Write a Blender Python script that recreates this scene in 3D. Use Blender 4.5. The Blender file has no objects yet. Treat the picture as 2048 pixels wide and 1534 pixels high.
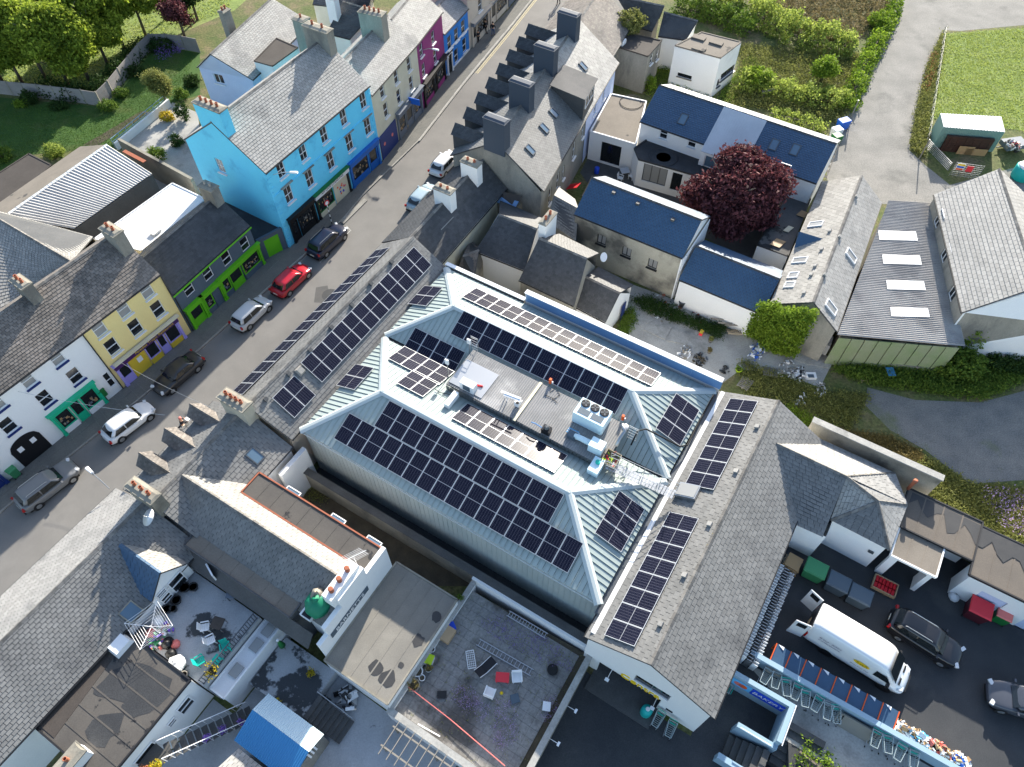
import bpy, bmesh, math, random
from mathutils import Vector, Matrix
random.seed(7)
SC = bpy.context.scene
COL = SC.collection
# ---------------------------------------------------------------- camera, sky, sun, exposure
CAM_H, FPX, CX, CY = 50.0, 1460.0, 1022.0, 767.0
TILT = math.atan((1800 - 767) / FPX)
cam_d = bpy.data.cameras.new('camera'); cam = bpy.data.objects.new('camera', cam_d); COL.objects.link(cam)
cam.location = (0, 0, CAM_H); cam.rotation_euler = (TILT, 0, 0)
cam_d.sensor_width = 36; cam_d.lens = FPX / 2048 * 36; cam_d.clip_end = 2000; cam_d.clip_start = .5
cam_d.shift_x = (1024 - CX) / 2048
SC.camera = cam
SUN_EL, SUN_AZ = math.radians(22.5), math.radians(69.8)      # azimuth measured from +X
world = bpy.data.worlds.new('World'); SC.world = world; world.use_nodes = True
wn = world.node_tree.nodes; bg = wn['Background']
sky = wn.new('ShaderNodeTexSky'); sky.sky_type = 'NISHITA'; sky.sun_disc = False
sky.sun_elevation = SUN_EL; sky.sun_rotation = math.pi / 2 - SUN_AZ
sky.air_density = 1.0; sky.dust_density = 1.2
world.node_tree.links.new(sky.outputs[0], bg.inputs[0]); bg.inputs[1].default_value = 0.135
sun_d = bpy.data.lights.new('sun', 'SUN'); sun = bpy.data.objects.new('sun', sun_d); COL.objects.link(sun)
sun_d.energy = 5.0; sun_d.angle = math.radians(0.6); sun_d.color = (1.0, 0.93, 0.81)
SDIR = Vector((math.cos(SUN_EL) * math.cos(SUN_AZ), math.cos(SUN_EL) * math.sin(SUN_AZ), math.sin(SUN_EL)))
sun.rotation_euler = SDIR.to_track_quat('Z', 'Y').to_euler(); sun.location = SDIR * 120
vs = SC.view_settings; vs.view_transform = 'Standard'; vs.look = 'None'; vs.exposure = 1.3; vs.gamma = 1.0
vs.use_curve_mapping = False
SC.cycles.max_bounces = 5; SC.cycles.diffuse_bounces = 3; SC.cycles.glossy_bounces = 3; SC.cycles.transmission_bounces = 3
SC.cycles.use_denoising = True; SC.cycles.caustics_reflective = False; SC.cycles.caustics_refractive = False

# ---------------------------------------------------------------- placing: pixel of the survey photograph + height -> metres
_ct, _st = math.cos(TILT), math.sin(TILT)
def A(px, py, z=0.0):
    dx = (px - CX) / FPX; b = -(py - CY) / FPX
    d = Vector((dx, _ct * b + _st, _st * b - _ct)); t = (z - CAM_H) / d.z
    return Vector((d.x * t, d.y * t, z))
UA = math.radians(58.5); UD = Vector((math.cos(UA), math.sin(UA), 0)); VD = Vector((UD.y, -UD.x, 0)); ZD = Vector((0, 0, 1))
def Q(u, v, z=0.0): return UD * u + VD * v + ZD * z
def onwall(px, py, p, q):
    """pixel -> (distance along wall p-q, height) on the vertical plane of that wall"""
    o = Vector((0, 0, CAM_H)); d = A(px, py, 0) - o
    x = (q - p); x.z = 0; L = x.length; x = x / L; n = Vector((x.y, -x.x, 0))
    t = (Vector((p.x, p.y, 0)) - Vector((0, 0, 0))).dot(n) / d.dot(n)
    h = o + d * t
    return (h - p).dot(x), h.z
def ridge_z(a, b, ze, rpx, pitch):
    """height at which the ridge pixel lies so that the slope from eave line a-b has this pitch"""
    x = (b - a); x.z = 0; x.normalize(); n = Vector((x.y, -x.x, 0)); best = None
    for i in range(400):
        z = ze + i * .02; p = A(rpx[0], rpx[1], z); w = abs((p - a).dot(n))
        e = abs((z - ze) - w * math.tan(math.radians(pitch)))
        if best is None or e < best[0]: best = (e, z)
    return best[1]

# ---------------------------------------------------------------- materials
MT = {}
def mk(name, c1, c2=None, scale=1.0, rough=.8, bump=0, bscale=None, metal=0, spec=.35, island=0, fine=.12, fscale=14, c3=None, s3=.12, t3=(.5, .62), coat=0, emit=0, stretch=None, wave=None):
    m = bpy.data.materials.new(name); m.use_nodes = True; nt = m.node_tree; N = nt.nodes; K = nt.links
    b = N['Principled BSDF']; b.inputs['Roughness'].default_value = rough; b.inputs['Metallic'].default_value = metal
    b.inputs['Specular IOR Level'].default_value = spec; b.inputs['Coat Weight'].default_value = coat
    MT[name] = m
    if c2 is None: c2 = tuple(x * .82 for x in c1)
    g = N.new('ShaderNodeNewGeometry'); pos = g.outputs['Position']
    if stretch:
        mp = N.new('ShaderNodeMapping'); mp.inputs['Rotation'].default_value = (0, 0, stretch[0]); mp.inputs['Scale'].default_value = stretch[1]
        mp.vector_type = 'POINT'; K.new(pos, mp.inputs[0]); pos = mp.outputs[0]
    def noise(sc, det=4):
        n = N.new('ShaderNodeTexNoise'); n.inputs['Scale'].default_value = sc; n.inputs['Detail'].default_value = det
        n.inputs['Roughness'].default_value = .6; K.new(pos, n.inputs['Vector']); return n.outputs['Fac']
    def mix(f, a, bb, bt='MIX'):
        x = N.new('ShaderNodeMix'); x.data_type = 'RGBA'; x.blend_type = bt
        if isinstance(f, (int, float)): x.inputs[0].default_value = f
        else: K.new(f, x.inputs[0])
        for i, s in ((6, a), (7, bb)):
            if isinstance(s, tuple): x.inputs[i].default_value = (*s[:3], 1)
            else: K.new(s, x.inputs[i])
        return x.outputs[2]
    def ramp(f, a, bb, lo=0., hi=1.):
        r = N.new('ShaderNodeMapRange'); K.new(f, r.inputs[0]); r.inputs[1].default_value = a; r.inputs[2].default_value = bb
        r.inputs[3].default_value = lo; r.inputs[4].default_value = hi; return r.outputs[0]
    col = mix(ramp(noise(scale), .35, .65), c1, c2)
    if c3: col = mix(ramp(noise(s3, 6), t3[0], t3[1]), col, c3)
    if fine:
        f = noise(fscale, 3); h = N.new('ShaderNodeMapRange'); K.new(f, h.inputs[0]); h.inputs[1].default_value = .3; h.inputs[2].default_value = .7
        h.inputs[3].default_value = 1 - fine; h.inputs[4].default_value = 1 + fine
        v = N.new('ShaderNodeVectorMath'); v.operation = 'SCALE'; K.new(col, v.inputs[0]); K.new(h.outputs[0], v.inputs['Scale']); col = v.outputs[0]
    if island:
        h = ramp(g.outputs['Random Per Island'], 0, 1, 1 - island, 1 + island)
        v = N.new('ShaderNodeVectorMath'); v.operation = 'SCALE'; K.new(col, v.inputs[0]); K.new(h, v.inputs['Scale']); col = v.outputs[0]
    K.new(col, b.inputs['Base Color'])
    if bump or wave:
        bp = N.new('ShaderNodeBump'); bp.inputs['Strength'].default_value = bump or .5; bp.inputs['Distance'].default_value = .03
        K.new(noise(bscale or fscale, 4), bp.inputs['Height']); K.new(bp.outputs[0], b.inputs['Normal'])
    if emit:
        b.inputs['Emission Color'].default_value = (*c1, 1); b.inputs['Emission Strength'].default_value = emit
    return m
def flat(name, c, rough=.6, metal=0, spec=.4, coat=0):
    m = bpy.data.materials.new(name); m.use_nodes = True; b = m.node_tree.nodes['Principled BSDF']
    b.inputs['Base Color'].default_value = (*c, 1); b.inputs['Roughness'].default_value = rough; b.inputs['Metallic'].default_value = metal
    b.inputs['Specular IOR Level'].default_value = spec; b.inputs['Coat Weight'].default_value = coat; b.inputs['Coat Roughness'].default_value = .05
    MT[name] = m; return m
def hexc(h):
    h = h.lstrip('#'); r = [int(h[i:i + 2], 16) / 255 for i in (0, 2, 4)]
    return tuple(x / 12.92 if x <= .04045 else ((x + .055) / 1.055) ** 2.4 for x in r)

# ground and masonry
mk('asphalt', (.175, .168, .158), (.20, .192, .18), .5, .9, .25, 30, fine=.14, fscale=25, c3=(.145, .14, .133), s3=.09, t3=(.52, .7))
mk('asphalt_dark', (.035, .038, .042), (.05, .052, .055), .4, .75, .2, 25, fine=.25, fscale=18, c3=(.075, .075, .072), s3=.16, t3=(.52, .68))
mk('asphalt_lane', (.19, .185, .17), (.25, .24, .22), .35, .95, .35, 12, fine=.22, fscale=7, c3=(.13, .13, .12), s3=.22, t3=(.55, .7))
mk('gravel', (.15, .15, .145), (.20, .195, .18), .7, .95, .6, 18, fine=.35, fscale=12, c3=(.12, .14, .06), s3=.18, t3=(.56, .7))
mk('paving', (.135, .135, .125), (.165, .16, .145), .8, .9, .2, 14, fine=.14, fscale=9, island=.10)
mk('kerb_stone', (.30, .29, .26), (.24, .23, .21), 1.2, .9, .2, 10, island=.12)
mk('concrete', (.40, .39, .36), (.30, .295, .275), .5, .92, .3, 9, fine=.16, fscale=8, c3=(.17, .17, .16), s3=.35, t3=(.56, .72), island=.06)
mk('concrete_wall', (.30, .28, .23), (.22, .205, .17), .8, .92, .3, 8, c3=(.12, .115, .10), s3=.5, t3=(.52, .68))
mk('concrete_terrace', (.34, .35, .36), (.42, .43, .44), .5, .85, .15, 10, c3=(.055, .06, .065), s3=.33, t3=(.57, .6))
mk('flagstone', (.20, .195, .19), (.27, .26, .24), .6, .9, .3, 10, island=.25, fine=.2, fscale=6, c3=(.09, .085, .08), s3=.3)
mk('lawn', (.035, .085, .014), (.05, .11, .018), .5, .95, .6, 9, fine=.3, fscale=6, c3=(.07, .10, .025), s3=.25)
mk('field_grass', (.145, .20, .05), (.18, .24, .06), .35, .95, .8, 5, fine=.28, fscale=3.5, c3=(.2, .24, .075), s3=.3)
mk('rough_grass', (.07, .10, .025), (.12, .12, .045), .5, .95, .9, 5, fine=.4, fscale=4, c3=(.16, .13, .07), s3=.3, t3=(.5, .66))
mk('soil', (.06, .05, .035), (.09, .075, .05), 1, .95, .5, 8)
mk('render_white', (.80, .80, .79), (.76, .765, .76), .5, .75, .08, 20, fine=.04, c3=(.62, .62, .6), s3=.3, t3=(.6, .8))
mk('render_white_clean', (.82, .82, .81), (.80, .80, .79), .5, .7, .06, 20, fine=.03)
mk('render_stained', (.44, .41, .33), (.37, .35, .28), .7, .85, .15, 12, c3=(.12, .115, .10), s3=.22, t3=(.48, .62), fine=.1)
mk('render_grey', (.30, .285, .245), (.24, .23, .20), .7, .9, .2, 12, c3=(.17, .165, .15), s3=.4, fine=.12, stretch=(0, (1, 1, .35)))
mk('render_blue', (.15, .67, .92), (.14, .63, .89), .5, .75, .1, 14, fine=.05, c3=(.08, .42, .68), s3=.5, t3=(.58, .75))
mk('render_paleblue', (.55, .62, .80), (.50, .57, .76), .6, .8, .1, 12, fine=.06)
mk('render_yellow', (.86, .70, .30), (.83, .66, .28), .6, .75, .08, 14, fine=.04)
mk('render_cream', hexc('#d6d0b8'), hexc('#ccc5ab'), .6, .8, .08, 14, fine=.05)
mk('render_purple', hexc('#8c2f70'), hexc('#822a68'), .6, .7, .08, 14, fine=.05)
mk('render_royal', hexc('#1f7fd0'), hexc('#1a76c6'), .6, .7, .08, 14, fine=.04)
mk('render_slateblue', hexc('#566471'), hexc('#4e5b68'), .6, .75, .08, 14, fine=.05)
mk('render_beige', hexc('#cdbfae'), hexc('#c2b4a2'), .6, .8, .08, 14, fine=.05)
mk('stone_wall', (.20, .18, .15), (.29, .27, .23), 3, .9, .6, 5, island=.2, fine=.25, fscale=5)
# roofs
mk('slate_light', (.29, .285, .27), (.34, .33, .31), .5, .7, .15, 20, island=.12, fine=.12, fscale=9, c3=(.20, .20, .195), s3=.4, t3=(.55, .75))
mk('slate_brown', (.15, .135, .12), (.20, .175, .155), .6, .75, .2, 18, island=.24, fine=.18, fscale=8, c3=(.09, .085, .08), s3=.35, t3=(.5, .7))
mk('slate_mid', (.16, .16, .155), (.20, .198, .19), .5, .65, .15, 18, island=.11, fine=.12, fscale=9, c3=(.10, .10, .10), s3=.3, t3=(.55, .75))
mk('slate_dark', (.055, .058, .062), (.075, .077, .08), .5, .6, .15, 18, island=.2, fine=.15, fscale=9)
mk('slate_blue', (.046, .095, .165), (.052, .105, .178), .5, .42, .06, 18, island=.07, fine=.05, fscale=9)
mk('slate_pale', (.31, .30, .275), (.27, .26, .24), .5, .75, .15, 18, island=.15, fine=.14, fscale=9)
mk('ridge_tile', (.20, .19, .175), (.13, .125, .12), 2, .85, .2, 12, island=.25, c3=(.25, .2, .08), s3=1.5, t3=(.66, .74))
mk('felt_brown', (.058, .05, .044), (.075, .066, .058), .5, .9, .1, 14, fine=.12, c3=(.045, .042, .04), s3=.3, t3=(.6, .63))
mk('felt_tan', (.20, .175, .145), (.165, .145, .12), .5, .9, .12, 14, fine=.12, c3=(.07, .065, .06), s3=.3, t3=(.63, .65))
mk('felt_grey', (.10, .10, .098), (.14, .135, .13), .5, .88, .1, 12, fine=.14, c3=(.035, .035, .036), s3=.28, t3=(.55, .57))
mk('felt_black', (.03, .032, .036), (.045, .047, .05), .6, .8, .15, 12, fine=.3, fscale=16, c3=(.09, .09, .09), s3=.6, t3=(.62, .75))
mk('membrane_white', (.72, .73, .74), (.66, .67, .68), .5, .6, .06, 14, fine=.05)
mk('metal_sheet', (.37, .43, .41), (.335, .39, .375), .4, .7, .04, 10, spec=.12, fine=.04, island=.03)
mk('metal_cap', (.48, .53, .52), (.44, .49, .49), .5, .6, spec=.2, fine=.05)
mk('metal_clad', (.40, .44, .43), (.34, .39, .39), .5, .5, spec=.45, fine=.05, island=.05)
mk('metal_deck', (.26, .255, .25), (.20, .198, .195), .5, .55, .1, 8, spec=.4, c3=(.38, .37, .36), s3=.25, t3=(.55, .66), fine=.12)
mk('metal_grey_roof', (.50, .52, .55), (.44, .46, .49), .6, .42, spec=.5, fine=.06)
mk('metal_blue_fascia', (.16, .30, .52), (.14, .27, .48), .5, .4, spec=.5, fine=.03)
mk('corrugated_brown', (.33, .31, .29), (.38, .36, .335), .6, .65, .1, 10, fine=.12, c3=(.24, .23, .22), s3=.25)
mk('corrugated_pale', (.48, .47, .45), (.40, .39, .38), .5, .5, fine=.08, spec=.4)
flat('gutter_black', (.02, .02, .022), .5); flat('gutter_grey', (.30, .33, .36), .5)
flat('white_paint', (.80, .80, .80), .45); flat('white_plastic', (.78, .79, .80), .35); flat('steel', (.45, .46, .47), .35, .8)
flat('steel_dark', (.10, .11, .12), .4, .5); flat('black_paint', (.012, .012, .014), .35); flat('rubber', (.015, .015, .016), .85)
flat('glass_dark', (.012, .015, .018), .06, 0, .6); flat('glass_sky', (.10, .16, .22), .05, 0, .7); flat('glass_curtain', (.30, .30, .29), .12, 0, .6)
flat('navy_render', (.045, .06, .085), .7); flat('clay', (.33, .11, .06), .85); flat('wood_grey', (.24, .22, .19), .85); flat('wood_tan', (.42, .30, .18), .8)
mk('timber', (.30, .25, .18), (.22, .18, .13), 2, .85, .2, 10, island=.2)
for n_, h_ in dict(green_shop='#63b81f', green_mint='#17b487', lilac='#a79be0', aubergine='#43205c', navy='#1f3470', shop_grey='#69717c', black_shop='#121316', shop_blue='#1d63b4', teal='#12b2a0', green_bin='#3f8a5c', green_post='#1b6b33', red_bin='#d5343f', red='#c8202c', blue_bright='#1c49c8', yellow='#f0c81e', orange='#e2602a', lime='#a5c51c', purple_flower='#7a55c8', tarp_green='#117a5a', maroon_bin='#4a1722', bin_grey='#4b5a66', turquoise='#18a9a4', signblue='#1e62c4', salmon='#e07a72', skin='#c89878', denim='#3d5577', cardboard='#a98a63', grey_card='#8c8579', yellow_gold='#d8b93a').items():
    flat(n_, hexc(h_), .55)

# ---------------------------------------------------------------- mesh tools
class MB:
    def __init__(s): s.v = []; s.f = []; s.m = []
    def add(s, vs, fs, mi=0):
        o = len(s.v); s.v += [tuple(v) for v in vs]; s.f += [tuple(i + o for i in f) for f in fs]; s.m += [mi] * len(fs); return s
    def quad(s, a, b, c, d, mi=0): return s.add((a, b, c, d), ((0, 1, 2, 3),), mi)
    def poly(s, pts, mi=0): return s.add(pts, (tuple(range(len(pts))),), mi)
    def hexa(s, b, t, mi=0):
        return s.add(list(b) + list(t), ((3, 2, 1, 0), (4, 5, 6, 7), (0, 1, 5, 4), (1, 2, 6, 5), (2, 3, 7, 6), (3, 0, 4, 7)), mi)
    def box(s, c, sx, sy, sz, x=None, y=None, z=None, mi=0):
        """box centred at c with axes"""
        x = x or Vector((1, 0, 0)); y = y or Vector((0, 1, 0)); z = z or ZD; c = Vector(c)
        x = x * sx / 2; y = y * sy / 2; z = z * sz / 2
        return s.hexa((c - x - y - z, c + x - y - z, c + x + y - z, c - x + y - z), (c - x - y + z, c + x - y + z, c + x + y + z, c - x + y + z), mi)
    def bar(s, a, b, w, h=None, up=None, mi=0):
        a = Vector(a); b = Vector(b); d = b - a; L = d.length
        if L < 1e-6: return s
        d /= L; up = up or (ZD if abs(d.z) < .95 else Vector((1, 0, 0))); sd = d.cross(up).normalized(); up = sd.cross(d)
        return s.box((a + b) / 2, L, w, h or w, d, sd, up, mi)
    def prism(s, pts, z0, z1, mi=0, bottom=False):
        n = len(pts); o = [Vector((p[0], p[1], z0)) for p in pts] + [Vector((p[0], p[1], z1)) for p in pts]
        fs = [tuple(range(n, 2 * n))] + [(i, (i + 1) % n, (i + 1) % n + n, i + n) for i in range(n)]
        if bottom: fs.append(tuple(range(n))[::-1])
        return s.add(o, fs, mi)
    def slab(s, pts, t, mi=0, n=None):
        """flat polygon thickened by t below itself"""
        pts = [Vector(p) for p in pts]; k = len(pts)
        n = n or (pts[1] - pts[0]).cross(pts[-1] - pts[0]).normalized()
        if n.z < 0: n = -n
        lo = [p - n * t for p in pts]
        return s.add(pts + lo, [tuple(range(k)), tuple(range(k, 2 * k))[::-1]] + [(i, (i + 1) % k, (i + 1) % k + k, i + k) for i in range(k)], mi)
    def tube(s, path, r, seg=6, mi=0, cap=True):
        path = [Vector(p) for p in path]; n = len(path); rr = r if isinstance(r, (list, tuple)) else [r] * n; vs = []
        for i, p in enumerate(path):
            d = (path[min(i + 1, n - 1)] - path[max(i - 1, 0)]).normalized()
            up = ZD if abs(d.z) < .9 else Vector((1, 0, 0)); a = d.cross(up).normalized(); b = a.cross(d)
            for k in range(seg):
                t = 2 * math.pi * k / seg; vs.append(p + (a * math.cos(t) + b * math.sin(t)) * rr[i])
        fs = [(i * seg + k, i * seg + (k + 1) % seg, (i + 1) * seg + (k + 1) % seg, (i + 1) * seg + k) for i in range(n - 1) for k in range(seg)]
        if cap: fs += [tuple(range(seg))[::-1], tuple((n - 1) * seg + k for k in range(seg))]
        return s.add(vs, fs, mi)
    def lathe(s, c, prof, seg=10, ax=None, mi=0):
        c = Vector(c); ax = ax or ZD; a = ax.orthogonal().normalized(); b = ax.cross(a); vs = []
        for r, h in prof:
            for k in range(seg):
                t = 2 * math.pi * k / seg; vs.append(c + ax * h + (a * math.cos(t) + b * math.sin(t)) * max(r, 1e-4))
        n = len(prof)
        fs = [(i * seg + k, i * seg + (k + 1) % seg, (i + 1) * seg + (k + 1) % seg, (i + 1) * seg + k) for i in range(n - 1) for k in range(seg)]
        fs += [tuple(range(seg))[::-1], tuple((n - 1) * seg + k for k in range(seg))]
        return s.add(vs, fs, mi)
    def mesh(s, name, mats, smooth=False):
        me = bpy.data.meshes.new(name); me.from_pydata(s.v, [], s.f)
        for m in (mats if isinstance(mats, (list, tuple)) else [mats]): me.materials.append(MT[m] if isinstance(m, str) else m)
        if any(s.m): me.polygons.foreach_set('material_index', s.m)
        if smooth: me.polygons.foreach_set('use_smooth', [True] * len(s.f))
        me.update(); return me
    def build(s, name, mats, parent=None, smooth=False, kind=None):
        o = bpy.data.objects.new(name, s.mesh(name, mats, smooth)); COL.objects.link(o)
        if parent is not None: put(o, parent)
        if kind: o['kind'] = kind
        return o
def put(o, parent):
    o.parent = parent; w = wmat(parent); o.matrix_parent_inverse = w.inverted()
def wmat(o):
    m = o.matrix_basis.copy()
    if o.parent is not None: m = wmat(o.parent) @ o.matrix_parent_inverse @ m
    return m
def tag(o, label, cat, group=None, kind=None):
    o['label'] = label; o['category'] = cat
    if group: o['group'] = group
    if kind: o['kind'] = kind
    return o
def thing(name, label, cat, loc=(0, 0, 0), rz=0, group=None):
    o = bpy.data.objects.new(name, None); COL.objects.link(o); o.empty_display_size = .2
    o.location = loc; o.rotation_euler = (0, 0, rz); return tag(o, label, cat, group)
def struct(name, mb, m, smooth=False):
    o = mb.build(name, m, None, smooth); o['kind'] = 'structure'; return o
def copy_tree(o, parent=None):
    c = o.copy(); COL.objects.link(c)
    if parent is not None: c.parent = parent
    for ch in list(o.children): copy_tree(ch, c)
    return c
ORD = ['first', 'second', 'third', 'fourth', 'fifth', 'sixth', 'seventh', 'eighth', 'ninth', 'tenth', 'eleventh', 'twelfth', 'thirteenth', 'fourteenth', 'fifteenth', 'sixteenth', 'seventeenth', 'eighteenth']
def lerp(a, b, t): return a + (b - a) * t

# ---------------------------------------------------------------- building kit
def slates(mb, a, b, c, d, w=.32, h=.24, t=.03, lift=.012, gap=.028, mi=0):
    """courses of slates on the slope a-b (eave) to d-c (ridge)"""
    a, b, c, d = map(Vector, (a, b, c, d)); n = (b - a).cross(d - a).normalized()
    if n.length < .5: n = (b - a).cross(c - a).normalized()
    if n.z < 0: n = -n
    rows = max(2, int(round(((d - a).length + (c - b).length) / 2 / h)))
    for r in range(rows):
        t0, t1 = r / rows, min(1, (r + 1.15) / rows)
        l0, r0, l1, r1 = lerp(a, d, t0), lerp(b, c, t0), lerp(a, d, t1), lerp(b, c, t1)
        k = max(1, int(round(((r0 - l0).length + (r1 - l1).length) / 2 / w))); off = .5 if r % 2 else 0
        cuts = [0] + [(i + off + random.uniform(-.04, .04)) / k for i in range(0 if off else 1, k)] + [1]
        L = max((r0 - l0).length, .05); g = gap / L / 2
        for i in range(len(cuts) - 1):
            s0, s1 = cuts[i] + g, cuts[i + 1] - g
            if s1 - s0 < .2 / k * .5: continue
            j = random.uniform(-.003, .004); jj = random.uniform(-.003, .004); e = n * (t + lift)
            p0, p1, p2, p3 = lerp(l0, r0, s0) + n * (t + lift + j), lerp(l0, r0, s1) + n * (t + lift + jj), lerp(l1, r1, s1) + n * lift * .3, lerp(l1, r1, s0) + n * lift * .3
            mb.add((p0, p1, p2, p3, p0 - e, p1 - e), ((0, 1, 2, 3), (4, 5, 1, 0)), mi)
def ridge_caps(mb, a, b, w=.14, L=.42, mi=0, drop=.07):
    a, b = Vector(a), Vector(b); d = b - a; n = max(1, int(d.length / L)); x = d.normalized(); sd = x.cross(ZD).normalized()
    for i in range(n):
        p, q = a + d * (i + .02) / n, a + d * (i + .98) / n; z = ZD * (.045 + random.uniform(-.008, .012)); q2 = ZD * .012
        pts = [p + sd * w - ZD * drop, p + z, p - sd * w - ZD * drop, q + sd * w - ZD * drop + q2, q + z + q2, q - sd * w - ZD * drop + q2]
        mb.add(pts, ((0, 1, 4, 3), (1, 2, 5, 4), (0, 2, 1), (3, 4, 5), (0, 3, 5, 2)), mi)
def wall(mb, p, q, z0, z1, n, ops=(), depth=.16, mi=0):
    """upright wall p-q with recessed openings (x0,x1,za,zb) and their reveals; n points outwards"""
    p = Vector((p.x, p.y, 0)); q = Vector((q.x, q.y, 0)); x = (q - p); L = x.length; x /= L
    P = lambda s, z, k=0: p + x * s + ZD * z - n * k
    ops = [(max(.02, o[0]), min(L - .02, o[1]), max(z0, o[2]), min(z1 - .02, o[3])) for o in ops]
    xs = sorted({0, L, *[o[0] for o in ops], *[o[1] for o in ops]}); zs = sorted({z0, z1, *[o[2] for o in ops], *[o[3] for o in ops]})
    for i in range(len(xs) - 1):
        for j in range(len(zs) - 1):
            mx, mz = (xs[i] + xs[i + 1]) / 2, (zs[j] + zs[j + 1]) / 2
            if any(o[0] < mx < o[1] and o[2] < mz < o[3] for o in ops): continue
            mb.quad(P(xs[i], zs[j]), P(xs[i + 1], zs[j]), P(xs[i + 1], zs[j + 1]), P(xs[i], zs[j + 1]), mi)
    for a, b, c, d in ops:
        mb.quad(P(a, c), P(a, c, depth), P(a, d, depth), P(a, d), mi); mb.quad(P(b, c), P(b, c, depth), P(b, d, depth), P(b, d), mi)
        mb.quad(P(a, c), P(b, c), P(b, c, depth), P(a, c, depth), mi); mb.quad(P(a, d), P(b, d), P(b, d, depth), P(a, d, depth), mi)
def window(parent, p, q, n, xc, zc, w, h, frame='white_paint', pane='glass_dark', sill=True, depth=.16, style='sash', sillm=None, name='window', fw=.07):
    p = Vector((p.x, p.y, 0)); x = Vector((q.x - p.x, q.y - p.y, 0)).normalized(); c = p + x * xc + ZD * zc - n * (depth - .04)
    m = MB(); B = lambda dx, dz, sx, sz, dy=0, sy=.07: m.box(c + x * dx + ZD * dz + n * dy, sx, sy, sz, x, n, ZD)
    B(-w / 2 + fw / 2, 0, fw, h); B(w / 2 - fw / 2, 0, fw, h); B(0, h / 2 - fw / 2, w - 2 * fw, fw); B(0, -h / 2 + fw / 2, w - 2 * fw, fw)
    if style == 'sash': B(0, 0, w - 2 * fw, .06, .012)
    if style == 'sash2': B(0, 0, w - 2 * fw, .06, .012); B(0, h / 4, .03, h / 2 - .1, .0); B(0, -h / 4, .03, h / 2 - .1, .0)
    if style == 'pair': B(0, 0, .06, h - 2 * fw)
    if style == 'triple': B(-w / 6, 0, .06, h - 2 * fw); B(w / 6, 0, .06, h - 2 * fw)
    if style == 'tee': B(0, h * .18, w - 2 * fw, .06); B(0, -h * .16, .06, h * .64)
    o = m.build(name, frame, parent)
    g = MB(); g.box(c - n * .012, w - 2 * fw + .01, .012, h - 2 * fw + .01, x, n, ZD); g.build('pane', pane, o)
    if sill:
        s = MB(); s.box(p + x * xc + ZD * (zc - h / 2 - .045) + n * .05, w + .16, .26, .08, x, n, ZD); s.build('sill', sillm or frame, o)
    return o
def chimney(parent, c, ax, L, W, z0, z1, m='render_grey', pots=3, capm='concrete_wall', potm='clay', cap=.18, ov=.07, pot_h=.35):
    """stack centred at c (xy), long axis ax"""
    ax = Vector((ax.x, ax.y, 0)).normalized(); ay = Vector((-ax.y, ax.x, 0)); c = Vector((c.x, c.y, 0)); s = MB()
    s.box(c + ZD * (z0 + z1) / 2, L, W, z1 - z0, ax, ay, ZD); o = s.build('chimney', m, parent)
    k = MB(); k.box(c + ZD * (z1 + cap * .3), L + ov * 2, W + ov * 2, cap * .6, ax, ay, ZD)
    w, l = W / 2 + ov * .2, L / 2 + ov * .2; zt = z1 + cap * .6 + .002
    k.hexa([c + ax * a + ay * b + ZD * zt for a, b in ((-l, -w), (l, -w), (l, w), (-l, w))], [c + ax * a + ay * b + ZD * (zt + cap * .5) for a, b in ((-l * .9, -w * .5), (l * .9, -w * .5), (l * .9, w * .5), (-l * .9, w * .5))])
    k.build('chimney_cap', capm, o)
    for i in range(pots):
        t = (i + .5) / pots - .5; q = MB()
        q.lathe(c + ax * t * L * .8 + ZD * (zt + cap * .45), [(.13, 0), (.12, .05), (.105, pot_h * .8), (.135, pot_h * .85), (.13, pot_h), (.09, pot_h), (.085, pot_h * .5)], 9)
        q.build('chimney_pot', potm, o, True)
    return o
def gutter_line(mb, a, b, r=.06, mi=0): mb.tube([a, b], r, 6, mi)
def out_n(p, q, c):
    x = Vector((q.x - p.x, q.y - p.y, 0)).normalized(); n = Vector((x.y, -x.x, 0))
    return n if (Vector((p.x, p.y, 0)) - Vector((c.x, c.y, 0))).dot(n) > 0 else -n
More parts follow.
